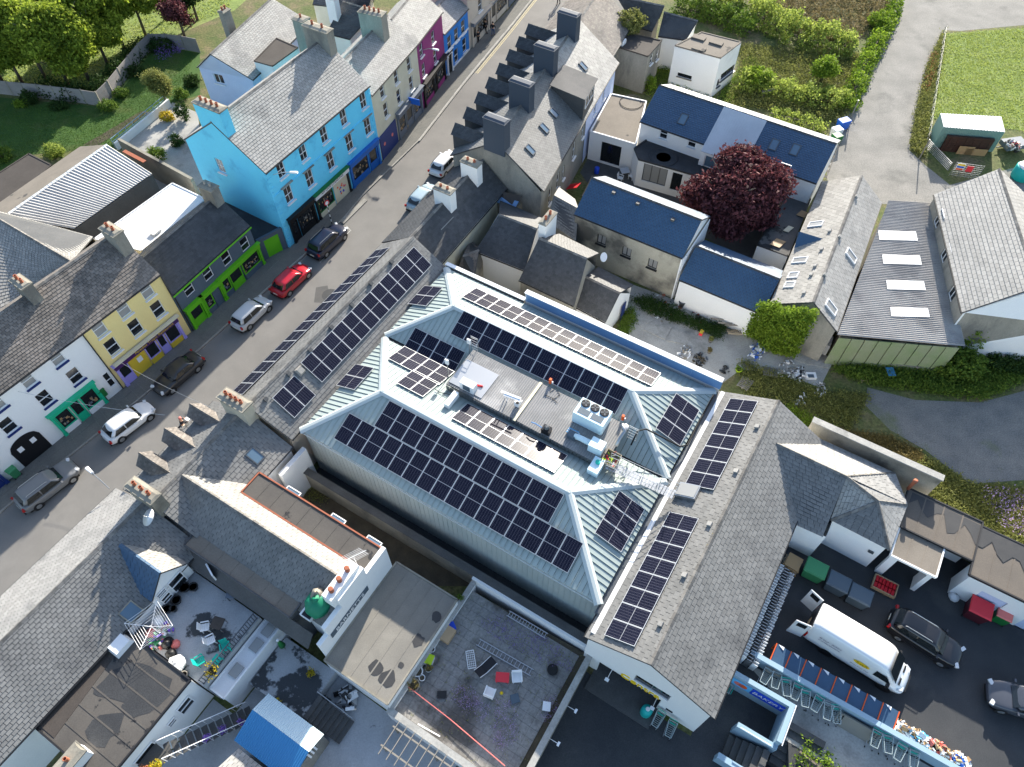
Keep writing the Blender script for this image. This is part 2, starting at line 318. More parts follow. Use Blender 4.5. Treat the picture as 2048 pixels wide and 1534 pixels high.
def gable(parent, a, b, r1, r2, c=None, d=None, z0=0., wallm='render_white', roofm='slate_mid', ov=.25, gov=.08, wins=(), sw=.34, sh=.25, caps=True, gutter='gutter_black', openings=(), hip1=None, hip2=None, skip=(), gwall=None, capm='ridge_tile', roofm2=None):
    """a,b eave ends at front; r1,r2 ridge above a and b; c,d eave ends behind r2/r1.  wins: (side, kind, px, py, w, h, opts)"""
    a, b, r1, r2 = map(Vector, (a, b, r1, r2))
    def mir(e, r):
        x = (r2 - r1); x.z = 0; x.normalize(); k = Vector((r.x, r.y, e.z)); off = (e - k); off -= x * off.dot(x) * 2; return k - off
    d = Vector(d) if d is not None else mir(a, r1); c = Vector(c) if c is not None else mir(b, r2)
    cen = (a + b + c + d) / 4
    ax = (b - a); ax.z = 0; ax.normalize()
    def ins(e, r, s):   # inset corner from eave
        t = Vector((r.x - e.x, r.y - e.y, 0)); t -= ax * t.dot(ax); k = t.normalized() * ov if t.length > .01 else Vector()
        return Vector((e.x, e.y, 0)) + k + ax * gov * s
    wa, wb, wc, wd = ins(a, r1, 1), ins(b, r2, -1), ins(c, r2, -1), ins(d, r1, 1)
    sides = {'front': (wa, wb, a.z, b.z), 'right': (wb, wc, b.z, c.z), 'back': (wc, wd, c.z, d.z), 'left': (wd, wa, d.z, a.z)}
    W = MB(); made = []
    for sname, (p, q, zp, zq) in sides.items():
        n = out_n(p, q, cen); z1 = min(zp, zq) - .03; ops = []
        for wn_ in wins:
            if wn_[0] != sname: continue
            if wn_[1] == 'px': xc, zc = onwall(wn_[2], wn_[3], p, q)
            else: xc, zc = wn_[2], wn_[3]
            w, h = wn_[4], wn_[5]; kw = dict(wn_[6]) if len(wn_) > 6 else {}
            ops.append((xc - w / 2, xc + w / 2, zc - h / 2, zc + h / 2)); made.append((p, q, n, xc, zc, w, h, kw))
        for o_ in openings:
            if o_[0] == sname: ops.append(o_[1:])
        if sname in skip: continue
        wall(W, p, q, z0, z1, n, ops)
        hp = hip1 if sname == 'left' else hip2 if sname == 'right' else None
        if sname in ('left', 'right') and not hp:
            r = r1 if sname == 'left' else r2; k = ax * gov * (1 if sname == 'left' else -1)
            W.poly([Vector((p.x, p.y, z1)), Vector((q.x, q.y, z1)), Vector((r.x, r.y, r.z - .05)) + k], 0 if not gwall else 1)
    wo = W.build('wall', [wallm, gwall or wallm], parent)
    for k in made:
        window(parent, *k[:7], **k[7])
    R = MB(); th = .10
    f1 = r1 + ax * (hip1 or 0); f2 = r2 - ax * (hip2 or 0)
    R.slab([a, b, f2, f1], th); R.slab([c, d, f1, f2], th)
    if hip1: R.slab([d, a, f1], th)
    if hip2: R.slab([b, c, f2], th)
    ro = R.build('roof', 'slate_dark', parent)
    S = MB(); slates(S, a, b, f2, f1, sw, sh)
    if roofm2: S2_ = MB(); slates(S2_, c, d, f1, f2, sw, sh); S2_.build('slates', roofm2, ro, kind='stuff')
    else: slates(S, c, d, f1, f2, sw, sh)
    if hip1: slates(S, d, a, f1, f1, sw, sh)
    if hip2: slates(S, b, c, f2, f2, sw, sh)
    S.build('slates', roofm, ro, kind='stuff')
    if caps:
        C = MB(); ridge_caps(C, f1 + ZD * .04, f2 + ZD * .04)
        if hip1: ridge_caps(C, d + ZD * .03, f1 + ZD * .04); ridge_caps(C, a + ZD * .03, f1 + ZD * .04)
        if hip2: ridge_caps(C, c + ZD * .03, f2 + ZD * .04); ridge_caps(C, b + ZD * .03, f2 + ZD * .04)
        C.build('ridge_tiles', capm, ro, kind='stuff')
    if gutter:
        for p, q in ((a, b), (c, d)):
            G = MB(); o = (p - q).normalized(); n = out_n(p, q, cen); gutter_line(G, p + n * .05 - ZD * .06, q + n * .05 - ZD * .06); G.build('gutter', gutter, ro)
    return dict(sides=sides, wa=wa, wb=wb, wc=wc, wd=wd, a=a, b=b, c=c, d=d, r1=r1, r2=r2, roof=ro, wall=wo, cen=cen, ax=ax)
def flatbox(parent, pts, z0, z1, wallm='render_white', roofm='felt_grey', wins=(), parapet=.12, pw=.14, capm=None, skip=(), ops=()):
    """flat-roofed block: pts are the world corners of its roof edge"""
    pts = [Vector((p.x, p.y, 0)) for p in pts]; k = len(pts); cen = sum(pts, Vector()) / k; W = MB(); made = []
    for i in range(k):
        p, q = pts[i], pts[(i + 1) % k]; n = out_n(p, q, cen); o = list(o_[1:] for o_ in ops if o_[0] == i)
        for w_ in wins:
            if w_[0] != i: continue
            xc, zc = onwall(w_[2], w_[3], p, q) if w_[1] == 'px' else (w_[2], w_[3]); w, h = w_[4], w_[5]
            o.append((xc - w / 2, xc + w / 2, zc - h / 2, zc + h / 2)); made.append((p, q, n, xc, zc, w, h, dict(w_[6]) if len(w_) > 6 else {}))
        if i not in skip: wall(W, p, q, z0, z1 - .02, n, o)
    wo = W.build('wall', wallm, parent)
    for m_ in made: window(parent, *m_[:7], **m_[7])
    R = MB(); R.slab([p + ZD * z1 for p in pts], .12); ro = R.build('roof', roofm, parent)
    if parapet:
        E = MB()
        for i in range(k):
            p, q = pts[i], pts[(i + 1) % k]; n = out_n(p, q, cen); E.bar(p + ZD * (z1 + parapet / 2 - .04) - n * (pw / 2 - .03), q + ZD * (z1 + parapet / 2 - .04) - n * (pw / 2 - .03), pw, parapet + .08)
        E.build('roof_edge', capm or wallm, ro)
    return dict(pts=pts, cen=cen, roof=ro, wall=wo)
def skylight(parent, c, x, y, n, w, h, frame='steel', pane='glass_sky', t=.1):
    m = MB(); 
    for s in (-1, 1): m.box(c + x * s * (w / 2 - .04) + n * t / 2, .08, h, t, x, y, n); m.box(c + y * s * (h / 2 - .04) + n * t / 2, w - .16, .08, t, x, y, n)
    o = m.build('skylight', frame, parent); g = MB(); g.box(c + n * t * .6, w - .15, h - .15, .02, x, y, n); g.build('pane', pane, o); return o
def on_plane(px, py, a, b, c):
    """pixel -> point on the plane of three points"""
    n = (b - a).cross(c - a).normalized(); o = Vector((0, 0, CAM_H)); d = A(px, py, 0) - o
    return o + d * ((a - o).dot(n) / d.dot(n)), (n if n.z > 0 else -n)
def text(parent, s, loc, x, up, size, m, ext=.01, name='lettering', al='CENTER', shear=0):
    cu = bpy.data.curves.new(name, 'FONT'); cu.body = s; cu.size = size; cu.extrude = ext; cu.align_x = al; cu.align_y = 'CENTER'; cu.shear = shear
    cu.materials.append(MT[m]); o = bpy.data.objects.new(name, cu); COL.objects.link(o)
    x = x.normalized(); up = up.normalized(); n = x.cross(up); M = Matrix((x, up, n)).transposed().to_4x4(); M.translation = Vector(loc); o.matrix_world = M
    me = bpy.data.meshes.new_from_object(o.evaluated_get(bpy.context.evaluated_depsgraph_get())); me.materials.clear(); me.materials.append(MT[m]); bpy.data.objects.remove(o)
    o = bpy.data.objects.new(name, me); COL.objects.link(o); o.matrix_world = M
    if parent is not None: put(o, parent)
    return o
def sheet(name, pts, z, m, kind='structure', parent=None):
    mb = MB(); mb.poly([Vector((p.x, p.y, z)) for p in pts]); o = mb.build(name, m, parent)
    if kind: o['kind'] = kind
    return o
def AP(*xy, z=0): return [A(x, y, z) for x, y in xy]

# ================================================================ the supermarket: street block, two hipped metal roofs, rear block
def plane_axes(a, b, c, along):
    n = (b - a).cross(c - a).normalized(); n = n if n.z > 0 else -n
    al = (along - n * along.dot(n)).normalized(); up = n.cross(al)
    if up.z < 0: up = -up
    return al, up, n
# --- street block
R2 = thing('street_block', 'long slate roofed block on the street carrying two strips of solar panels', 'building', Q(24, -30.3, 0))
R2E, R2R = 5.4, 7.7
g2 = gable(R2, Q(14.5, -33.9, R2E - .25), Q(33.9, -33.9, R2E - .25), Q(14.3, -30.3, R2R), Q(34.0, -30.3, R2R), Q(34.2, -27.2, R2E), Q(14.6, -27.2, R2E), wallm='render_beige', roofm='slate_mid', ov=.3, sw=.5, sh=.3)
# --- rear block with the gable sign
RR = thing('rear_store_block', 'white gabled store block with grey slate roof, two panel strips and yellow lettered gable', 'building', Q(24, 1.1, 0))
RE, RZ = 5.4, 7.65
gr = gable(RR, Q(13.3, -2.95, RE), Q(34.4, -2.95, RE), Q(13.2, 1.07, RZ), Q(34.1, 1.07, RZ), Q(34.2, 5.45, RE - .3), Q(13.2, 5.45, RE - .3), wallm='render_white_clean', roofm='slate_mid', ov=.2, gov=.12, sw=.5, sh=.3,
    openings=(('left', 2.3, 4.6, 2.75, 4.0), ('left', 2.6, 6.9, .0, 2.15)))
# gable: recessed window, porch, lettering, two flood lamps
p, q = gr['wd'], gr['wa']; n = out_n(p, q, gr['cen']); xg = (q - p).normalized()
def G(s, z, o=0): return Vector((p.x, p.y, 0)) + xg * s + ZD * z + n * o
Lg = (q - p).length
# --- hipped metal roofs, built sheet by sheet
def clip_u(poly, u0, u1, ax):
    def cut(pts, lim, sgn):
        out = []
        for i in range(len(pts)):
            s, e = pts[i], pts[(i + 1) % len(pts)]; ds, de = (s.dot(ax) - lim) * sgn, (e.dot(ax) - lim) * sgn
            if ds >= 0: out.append(s)
            if ds * de < 0: out.append(lerp(s, e, ds / (ds - de)))
        return out
    poly = cut(poly, u0, 1)
    return cut(poly, u1, -1) if len(poly) > 2 else []
def metal_slope(parent, poly, along, pitch=.40, mat='metal_sheet', rib=.045):
    """every sheet of the slope is its own piece, with a raised seam on one side"""
    al, up, n = plane_axes(poly[0], poly[1], poly[2], along); s = [p_.dot(al) for p_ in poly]; lo, hi = min(s), max(s); k = max(1, round((hi - lo) / pitch)); w = (hi - lo) / k
    for i in range(k):
        c = clip_u(poly, lo + i * w + .016, lo + (i + 1) * w - .016, al)
        if len(c) < 3: continue
        m = MB(); m.slab(c, .03, 0, n)
        edge = [p_ for p_ in clip_u(poly, lo + i * w + .016, lo + i * w + .06, al)]
        if len(edge) >= 3:
            m.slab([e + n * rib for e in edge], rib - .004, 0, n)
        m.build('metal_sheet', mat, parent)
def hipped(name, label, u0, u1, v0, v1, ur, vr0, vr1, ze, zr):
    t = thing(name, label, 'roof', Q((u0 + u1) / 2, (v0 + v1) / 2, 0))
    a, b, c, d = Q(u0, v0, ze), Q(u0, v1, ze), Q(u1, v1, ze), Q(u1, v0, ze); r0, r1 = Q(ur, vr0, zr), Q(ur, vr1, zr)
    S = {'low': [a, b, r1, r0], 'high': [d, c, r1, r0], 'street': [a, d, r0], 'rear': [b, c, r1]}
    for k, po in S.items(): metal_slope(t, po, VD if k in ('low', 'high') else UD)
    for p0, p1 in ((r0, r1), (a, r0), (d, r0), (b, r1), (c, r1)):
        C = MB(); dr = (p1 - p0).normalized(); sd = dr.cross(ZD).normalized(); w = .30; e = ZD
        p0 = p0 - dr * .05; p1 = p1 + dr * .05
        C.add([p0 + sd * w - e * .02, p0 + sd * w * .35 + e * .10, p0 - sd * w * .35 + e * .10, p0 - sd * w - e * .02, p1 + sd * w - e * .02, p1 + sd * w * .35 + e * .10, p1 - sd * w * .35 + e * .10, p1 - sd * w - e * .02],
              ((0, 1, 5, 4), (1, 2, 6, 5), (2, 3, 7, 6), (0, 3, 2, 1), (4, 5, 6, 7), (0, 4, 7, 3)))
        C.build('ridge_cap', 'metal_cap', t)
    return t, S
M1, S1 = hipped('hipped_metal_roof', 'pale green hipped metal roof above the dark alley, widest panel array on its slope', 15.4, 25.25, -26.95, -3.15, 20.3, -23.1, -8.05, 5.8, 7.5)
M2, S2 = hipped('hipped_metal_roof', 'pale green hipped metal roof beside the blue parapet, sun glaring off its panels', 25.5, 33.95, -27.1, -3.2, 29.6, -23.25, -8.1, 5.8, 7.5)
# cladding below the low eave, sheet by sheet, with rail and brackets
for i in range(60):
    v0 = -26.9 + i * .395; m = MB(); m.box(Q(15.62, v0 + .1975, 2.8), .02, .375, 5.6, UD, VD, ZD); m.box(Q(15.595, v0 + .02, 2.8), .03, .04, 5.6, UD, VD, ZD); m.build('cladding_sheet', 'metal_clad', M1)
m = MB(); m.box(Q(15.32, -15.05, 5.72), .05, 23.8, .06, UD, VD, ZD); m.build('eave_rail', 'metal_cap', M1)
for i in range(22):
    m = MB(); m.box(Q(15.47, -26.4 + i * 1.08, 5.70), .34, .05, .05, UD, VD, ZD); m.build('rail_bracket', 'metal_cap', M1)
m = MB(); m.box(Q(15.9, -15.0, 2.7), .4, 23.6, 5.4, UD, VD, ZD); m.box(Q(25.3, -26.6, 2.6), 19, .3, 5.2, UD, VD, ZD); m.box(Q(34.0, -15.2, 2.7), .4, 23.6, 5.3, UD, VD, ZD); m.build('wall', 'metal_clad', M1)
m = MB(); m.box(Q(25.38, -15, 5.7), .3, 23.6, .06, UD, VD, ZD); m.build('valley_gutter', 'gutter_black', M1)
m = MB(); m.box(Q(24.7, -27.1, 5.36), 18.6, .5, .05, UD, VD, ZD); m.build('valley_gutter', 'steel_dark', M1)
m = MB(); m.box(Q(24.4, -2.98, 5.45), 19, .32, .1, UD, VD, ZD); m.build('valley_gutter', 'steel_dark', M1)
m = MB(); m.box(Q(24.0, -2.62, 5.62), 20.6, .34, .10, UD, VD, ZD); m.build('parapet_board', 'render_white_clean', RR)
# blue parapet along the high side
P = thing('parapet_wall', 'tall blue clad parapet with white top along the high side of metal roof', 'wall', Q(34.3, -11, 0))
m = MB(); m.box(Q(34.32, -11.3, 3.4), .28, 16.6, 6.8, UD, VD, ZD); m.build('wall', 'render_white', P)
for i in range(7):
    m = MB(); m.box(Q(34.16, -19.5 + 2.37 * (i + .5), 6.35), .03, 2.36, .86, UD, VD, ZD); m.build('fascia_panel', 'metal_blue_fascia', P)
m = MB(); m.box(Q(34.32, -11.3, 6.83), .44, 16.7, .07, UD, VD, ZD); m.build('coping', 'render_white_clean', P)
P = thing('edge_parapet', 'low white capped parapet edging the metal roof near the dark slate house', 'wall', Q(34.2, -23.2, 0))
m = MB(); m.box(Q(34.25, -23.5, 2.95), .22, 7.6, 5.9, UD, VD, ZD); m.build('wall', 'render_grey', P)
m = MB(); m.box(Q(34.25, -23.5, 5.95), .36, 7.7, .07, UD, VD, ZD); m.build('coping', 'white_paint', P)

# --- solar panels: every panel its own thing
def panel_cells():
    m = bpy.data.materials.new('solar_cells'); m.use_nodes = True; N = m.node_tree.nodes; K = m.node_tree.links; b = N['Principled BSDF']
    tc = N.new('ShaderNodeTexCoord'); sp = N.new('ShaderNodeSeparateXYZ'); K.new(tc.outputs['Object'], sp.inputs[0])
    def line(out, per, off, wd):
        a = N.new('ShaderNodeMath'); a.operation = 'ADD'; K.new(out, a.inputs[0]); a.inputs[1].default_value = 10 * per + off
        f = N.new('ShaderNodeMath'); f.operation = 'MODULO'; K.new(a.outputs[0], f.inputs[0]); f.inputs[1].default_value = per
        c = N.new('ShaderNodeMath'); c.operation = 'LESS_THAN'; K.new(f.outputs[0], c.inputs[0]); c.inputs[1].default_value = wd; return c.outputs[0]
    l1 = line(sp.outputs[1], .1825, .1825 / 2 + .0, .012); l2 = line(sp.outputs[0], .0915, .0, .004)
    mx = N.new('ShaderNodeMath'); mx.operation = 'MAXIMUM'; K.new(l1, mx.inputs[0]); K.new(l2, mx.inputs[1])
    ob = N.new('ShaderNodeObjectInfo'); r = N.new('ShaderNodeMix'); r.data_type = 'RGBA'; K.new(ob.outputs['Random'], r.inputs[0])
    r.inputs[6].default_value = (.0095, .011, .024, 1); r.inputs[7].default_value = (.007, .0085, .019, 1)
    x = N.new('ShaderNodeMix'); x.data_type = 'RGBA'; K.new(mx.outputs[0], x.inputs[0]); K.new(r.outputs[2], x.inputs[6]); x.inputs[7].default_value = (.12, .12, .16, 1)
    K.new(x.outputs[2], b.inputs['Base Color']); b.inputs['Roughness'].default_value = .27; b.inputs['Specular IOR Level'].default_value = .045
    MT['solar_cells'] = m
panel_cells(); flat('panel_frame', (.62, .63, .64), .4, .2)
PL, PW, PT = 2.08, 1.148, .035
fm = MB()
for s in (-1, 1): fm.box((s * (PL / 2 - .014), 0, PT / 2), .028, PW, PT); fm.box((0, s * (PW / 2 - .014), PT / 2), PL - .056, .028, PT)
fm.box((0, 0, PT - .006), .016, PW - .056, .004); fm.box((0, 0, .006), PL - .06, PW - .06, .004)
PF = fm.mesh('panel_frame', 'panel_frame')
hm = MB(); hm.box((0, 0, PT - .010), PL / 2 - .036, PW - .058, .004); PH = hm.mesh('cell_field', 'solar_cells')
rm = MB(); rm.box((PL * .26, 0, -.05), .04, PW + .04, .04); rm.box((-PL * .26, 0, -.05), .04, PW + .04, .04); PR = rm.mesh('mounting_rail', 'steel')
ALLP = []
def solar(M, label, group):
    t = thing('solar_panel', label, 'solar panel', group=group); t.matrix_world = M
    for nm, me, x in (('frame', PF, 0), ('cell_field', PH, -PL / 4 + .002), ('cell_field', PH, PL / 4 - .002), ('mounting_rail', PR, 0)):
        o = bpy.data.objects.new(nm, me); COL.objects.link(o); o.parent = t; o.location = (x, 0, 0)
def array(pl, along, px, py, cols, where, rows=1, portrait=False, group='solar panels', ends=('street end', 'rear end'), lift=.13, order=1, rowname=('upper row', 'lower row'), start=0, total=None):
    """cols along the slope direction 'along', rows up the slope, centred on the pixel"""
    al, up, n = plane_axes(pl[0], pl[1], pl[2], along); c, _ = on_plane(px, py, pl[0], pl[1], pl[2]); c = c + n * lift
    lx, ly = (up, al) if not portrait else (up, al)
    sa = (PW if True else PL) + .02; su = PL + .02
    ex, ey = up, al                      # long side up the slope
    if portrait == 'land': ex, ey = al, up; sa, su = PL + .02, PW + .02
    ez = ex.cross(ey)
    if ez.z < 0: ey = -ey; ez = -ez
    for r in range(rows):
        for i in range(cols):
            o = c + al * (i - (cols - 1) / 2) * sa + up * ((rows - 1) / 2 - r) * su
            M = Matrix((ex, ey, ez)).transposed().to_4x4(); M.translation = o
            k = i if order > 0 else cols - 1 - i; T = total or cols
            rn = (rowname[r] + ' of ') if rows > 1 or start or total else ''
            lab = f'dark solar panel, {ORD[k + start]} from the {ends[0]}, {rn}{where}'
            solar(M, lab, group)
a_, b_, c_, d_, r1_, r2_ = (g2[k] for k in ('a', 'b', 'c', 'd', 'r1', 'r2'))
array((a_, b_, r1_), UD, 632, 635, 15, 'street slope strip', group='panels on the street slope', ends=('chimney end',))
array((c_, d_, r1_), UD, (611 + 824 + 865 + 658) / 4, (725 + 487 + 518 + 760) / 4, 12, 'long strip behind the street ridge', group='panels behind the street ridge', ends=('chimney end',))
array((c_, d_, r1_), UD, 587.5, 794, 2, 'pair beside the chimney', group='panel pair by the chimney', ends=('chimney end',))
a_, b_, c_, d_, r1_, r2_ = (gr[k] for k in ('a', 'b', 'c', 'd', 'r1', 'r2'))
array((a_, b_, r1_), UD, 1308, 1152, 8, 'lower strip on rear store roof', group='panels on the rear store roof', ends=('white gable',))
array((a_, b_, r1_), UD, 1446, 886, 7, 'upper strip on rear store roof', group='panels on the rear store roof', ends=('hatch',))
L1 = S1['low']; 
array(L1, VD, (773.8 + 1123.9 + 735 + 1094) / 4, (799 + 987 + 848 + 1041) / 4, 12, 'alley slope array, top row', group='alley slope panels', ends=('street',))
array(L1, VD, (686.6 + 1156 + 652 + 1124) / 4, (820.5 + 1079 + 871 + 1137.3) / 4, 16, 'alley slope array, bottom row', group='alley slope panels', ends=('street',))
H1 = S1['high']
array(H1, VD, 842, 733, 4, 'inner slope row by the valley', group='inner slope panels', ends=('street',))
array(H1, VD, 836, 769, 2, 'inner slope pair by the ridge', group='inner slope panels', ends=('street',))
array(H1, VD, 1017.5, 876, 7, 'inner slope row below the deck', group='inner slope panels', ends=('street',))
array(S2['high'], VD, 1116, 671, 14, 'glaring row below the blue parapet', group='glaring parapet slope panels', ends=('street',))
array(S2['low'], VD, 1073, 722, 12, 'ridge row above the deck', group='panels above the deck', ends=('street',))
array(S2['low'], VD, 868, 704, 4, 'valley row left of the deck', group='panels above the deck', ends=('street',))
array(S1['street'], UD, 712, 756, 2, 'hip end pair nearest the alley', group='hip end pairs', ends=('alley',))
array(S2['street'], UD, 852, 594, 2, 'hip end pair nearest the parapet', group='hip end pairs', ends=('alley',))
array(S1['rear'], UD, 1238.5, 1042.5, 3, 'rear hip triple nearest the alley', group='rear hip triples', ends=('alley',))
array(S2['rear'], UD, 1354, 839.5, 3, 'rear hip triple nearest the parapet', group='rear hip triples', ends=('alley',))

# ================================================================ ground, street, pavements
gm = MB(); gm.quad(Vector((-600, -300, 0)), Vector((600, -300, 0)), Vector((600, 900, 0)), Vector((-600, 900, 0))); struct('ground', gm, 'rough_grass')
ZP = .13                                  # pavement height
KERB = AP((-120, 1140), (0, 1028), (100, 946), (203, 864), (287, 794), (401, 700), (544, 573), (617, 505), (664, 460), (690, 437), (727, 391), (839, 282), (930, 165), (1020, 56), (1080, -20), (1160, -130))
FAC = AP((-120, 1075), (0, 972), (48, 933), (246, 777), (383, 664), (527, 519), (579, 496), (668, 412), (761, 330), (847, 219), (893, 153), (939, 100), (1020, 18), (1110, -100))
RK = [Q(-14, -37.6), Q(0, -36.9), Q(14, -36.2), Q(34, -35.6), Q(48, -35.6), Q(70, -38.0), Q(84, -40.0), Q(112, -44.5)]
st = MB(); pts = KERB + RK[::-1]; st.poly([Vector((p.x, p.y, .004)) for p in pts]); struct('street', st, 'asphalt')
def strip_paving(name, A1, B1, z, m, step=1.1, rows=2):
    """pavement laid flag by flag between two lines"""
    mb = MB(); mb.prism([Vector((p.x, p.y, 0)) for p in A1 + B1[::-1]], 0, z - .02); o = struct(name, mb, 'concrete')
    return o
pv = strip_paving('pavement', FAC, KERB, ZP, 'paving')
def along(line, n):
    L = [0]
    for i in range(len(line) - 1): L.append(L[-1] + (line[i + 1] - line[i]).length)
    out = []
    for k in range(n + 1):
        t = L[-1] * k / n; i = max(j for j in range(len(L)) if L[j] <= t + 1e-6); i = min(i, len(line) - 2)
        out.append(lerp(line[i], line[i + 1], (t - L[i]) / (L[i + 1] - L[i])))
    return out
KN = along(KERB, 150); FN = along(FAC, 150)
cnt = 0; rest = MB()
for i in range(150):
    for r in range(2):
        f = lambda a, b, t: lerp(a, b, t)
        t0, t1 = r / 2 * .93, (r + 1) / 2 * .93
        q4 = [f(FN[i], KN[i], t0), f(FN[i], KN[i], t1 - .004), f(FN[i + 1], KN[i + 1], t1 - .004), f(FN[i + 1], KN[i + 1], t0)]
        c = sum(q4, Vector()) / 4; q4 = [c + (p - c) * .988 for p in q4]; m = MB(); m.prism(q4, ZP - .05, ZP + random.uniform(-.004, .004))
        if 8 < i < 138 and cnt < 260: m.build('paving_slab', 'paving', pv); cnt += 1
        else: rest.add(m.v, m.f)
rest.build('far_slabs', 'paving', pv, kind='stuff')
ks = MB()
for i in range(150):
    a, b = KN[i], KN[i + 1]; d = (b - a); n = out_n(a, b, Q(20, -40)); ks.bar(lerp(a, b, .01) + n * .06 + ZD * .07, lerp(a, b, .99) + n * .06 + ZD * .07, .14, .13)
ks.build('kerb_stones', 'kerb_stone', pv, kind='stuff')
# far pavement under the right hand row
mb = MB(); RB = [Q(-14, -34.2), Q(14, -33.4), Q(34, -32.6), Q(48, -32.2), Q(84, -35), Q(112, -40)]
mb.prism(RK + RB[::-1], 0, ZP); struct('pavement', mb, 'paving')
# painted lines: double yellow along the left kerb, parking bay ticks, build-out
mk('paint_yellow', (.55, .47, .25), (.42, .36, .20), 3, .8, fine=.25, fscale=9); mk('paint_white', (.55, .55, .53), (.38, .38, .36), 3, .8, fine=.25, fscale=9)
YN = along(KERB, 300)
for k, off in enumerate((.28, .50)):
    mb = MB()
    for i in range(195, 296):
        a, b = YN[i], YN[i + 1]; n = -out_n(a, b, Q(20, -40)); d = (b - a).normalized()
        n = Vector((d.y, -d.x, 0))
        mb.quad(*[Vector((p.x, p.y, .009)) for p in (a + n * off, b + n * off, b + n * (off + .09), a + n * (off + .09))])
    struct('painted_line', mb, 'paint_yellow')
bl = MB(); bl.prism([A(x, y) for x, y in ((680, 443), (729, 398), (735, 402), (688, 449))], .0, .11); o = struct('kerb_buildout', bl, 'kerb_stone')
def dash(p, q, w, m='paint_white', z=.009):
    mb = MB(); d = (q - p).normalized(); n = Vector((d.y, -d.x, 0)) * w / 2; mb.quad(*[Vector((k.x, k.y, z)) for k in (p - n, q - n, q + n, p + n)]); return struct('painted_line', mb, m)
dash(A(700, 462), A(640, 525), .08); dash(A(693, 452), A(702, 462), .08)
# patches and covers on the street
pa = MB(); pa.lathe(A(660, 590, .0085), [(.001, 0), (.75, 0), (.76, .001)], 14); pa.build('repair_patch', 'asphalt_dark', None)['kind'] = 'structure'
mk('patch', (.09, .09, .087), (.105, .10, .098), 1, .9, fine=.15); mk('iron', (.06, .058, .055), (.04, .04, .04), 3, .7, .3, 30)
mb = MB(); mb.poly([Vector((p.x, p.y, .0088)) for p in AP((632, 575), (655, 571), (660, 590), (646, 606), (628, 605))]); struct('repair_patch', mb, 'patch')
def cover(px, py, w, l, rz, label, z=.0):
    t = thing('drain_cover', label, 'drain cover', A(px, py, z), rz); m = MB(); m.box((0, 0, .006), w, l, .012); m.build('plate', 'iron', t)
    m = MB()
    for i in range(5): m.box((0, (i - 2) * l / 6, .016), w * .8, l * .06, .008)
    m.build('grating', 'steel_dark', t)
cover(891, 218, .55, .55, UA, 'square drain grating by the double yellow lines')
cover(668, 571, .6, .6, .3, 'round worn cover in the road beside the panel strip')
cover(208, 833, .4, .4, UA - .1, 'small iron cover in pavement beside white hatchback', ZP)
cover(770, 315, .5, .7, UA, 'dark iron cover in pavement before the navy panel', ZP)
cover(547, 527, .5, .5, UA, 'small cover in pavement before lime green door', ZP)

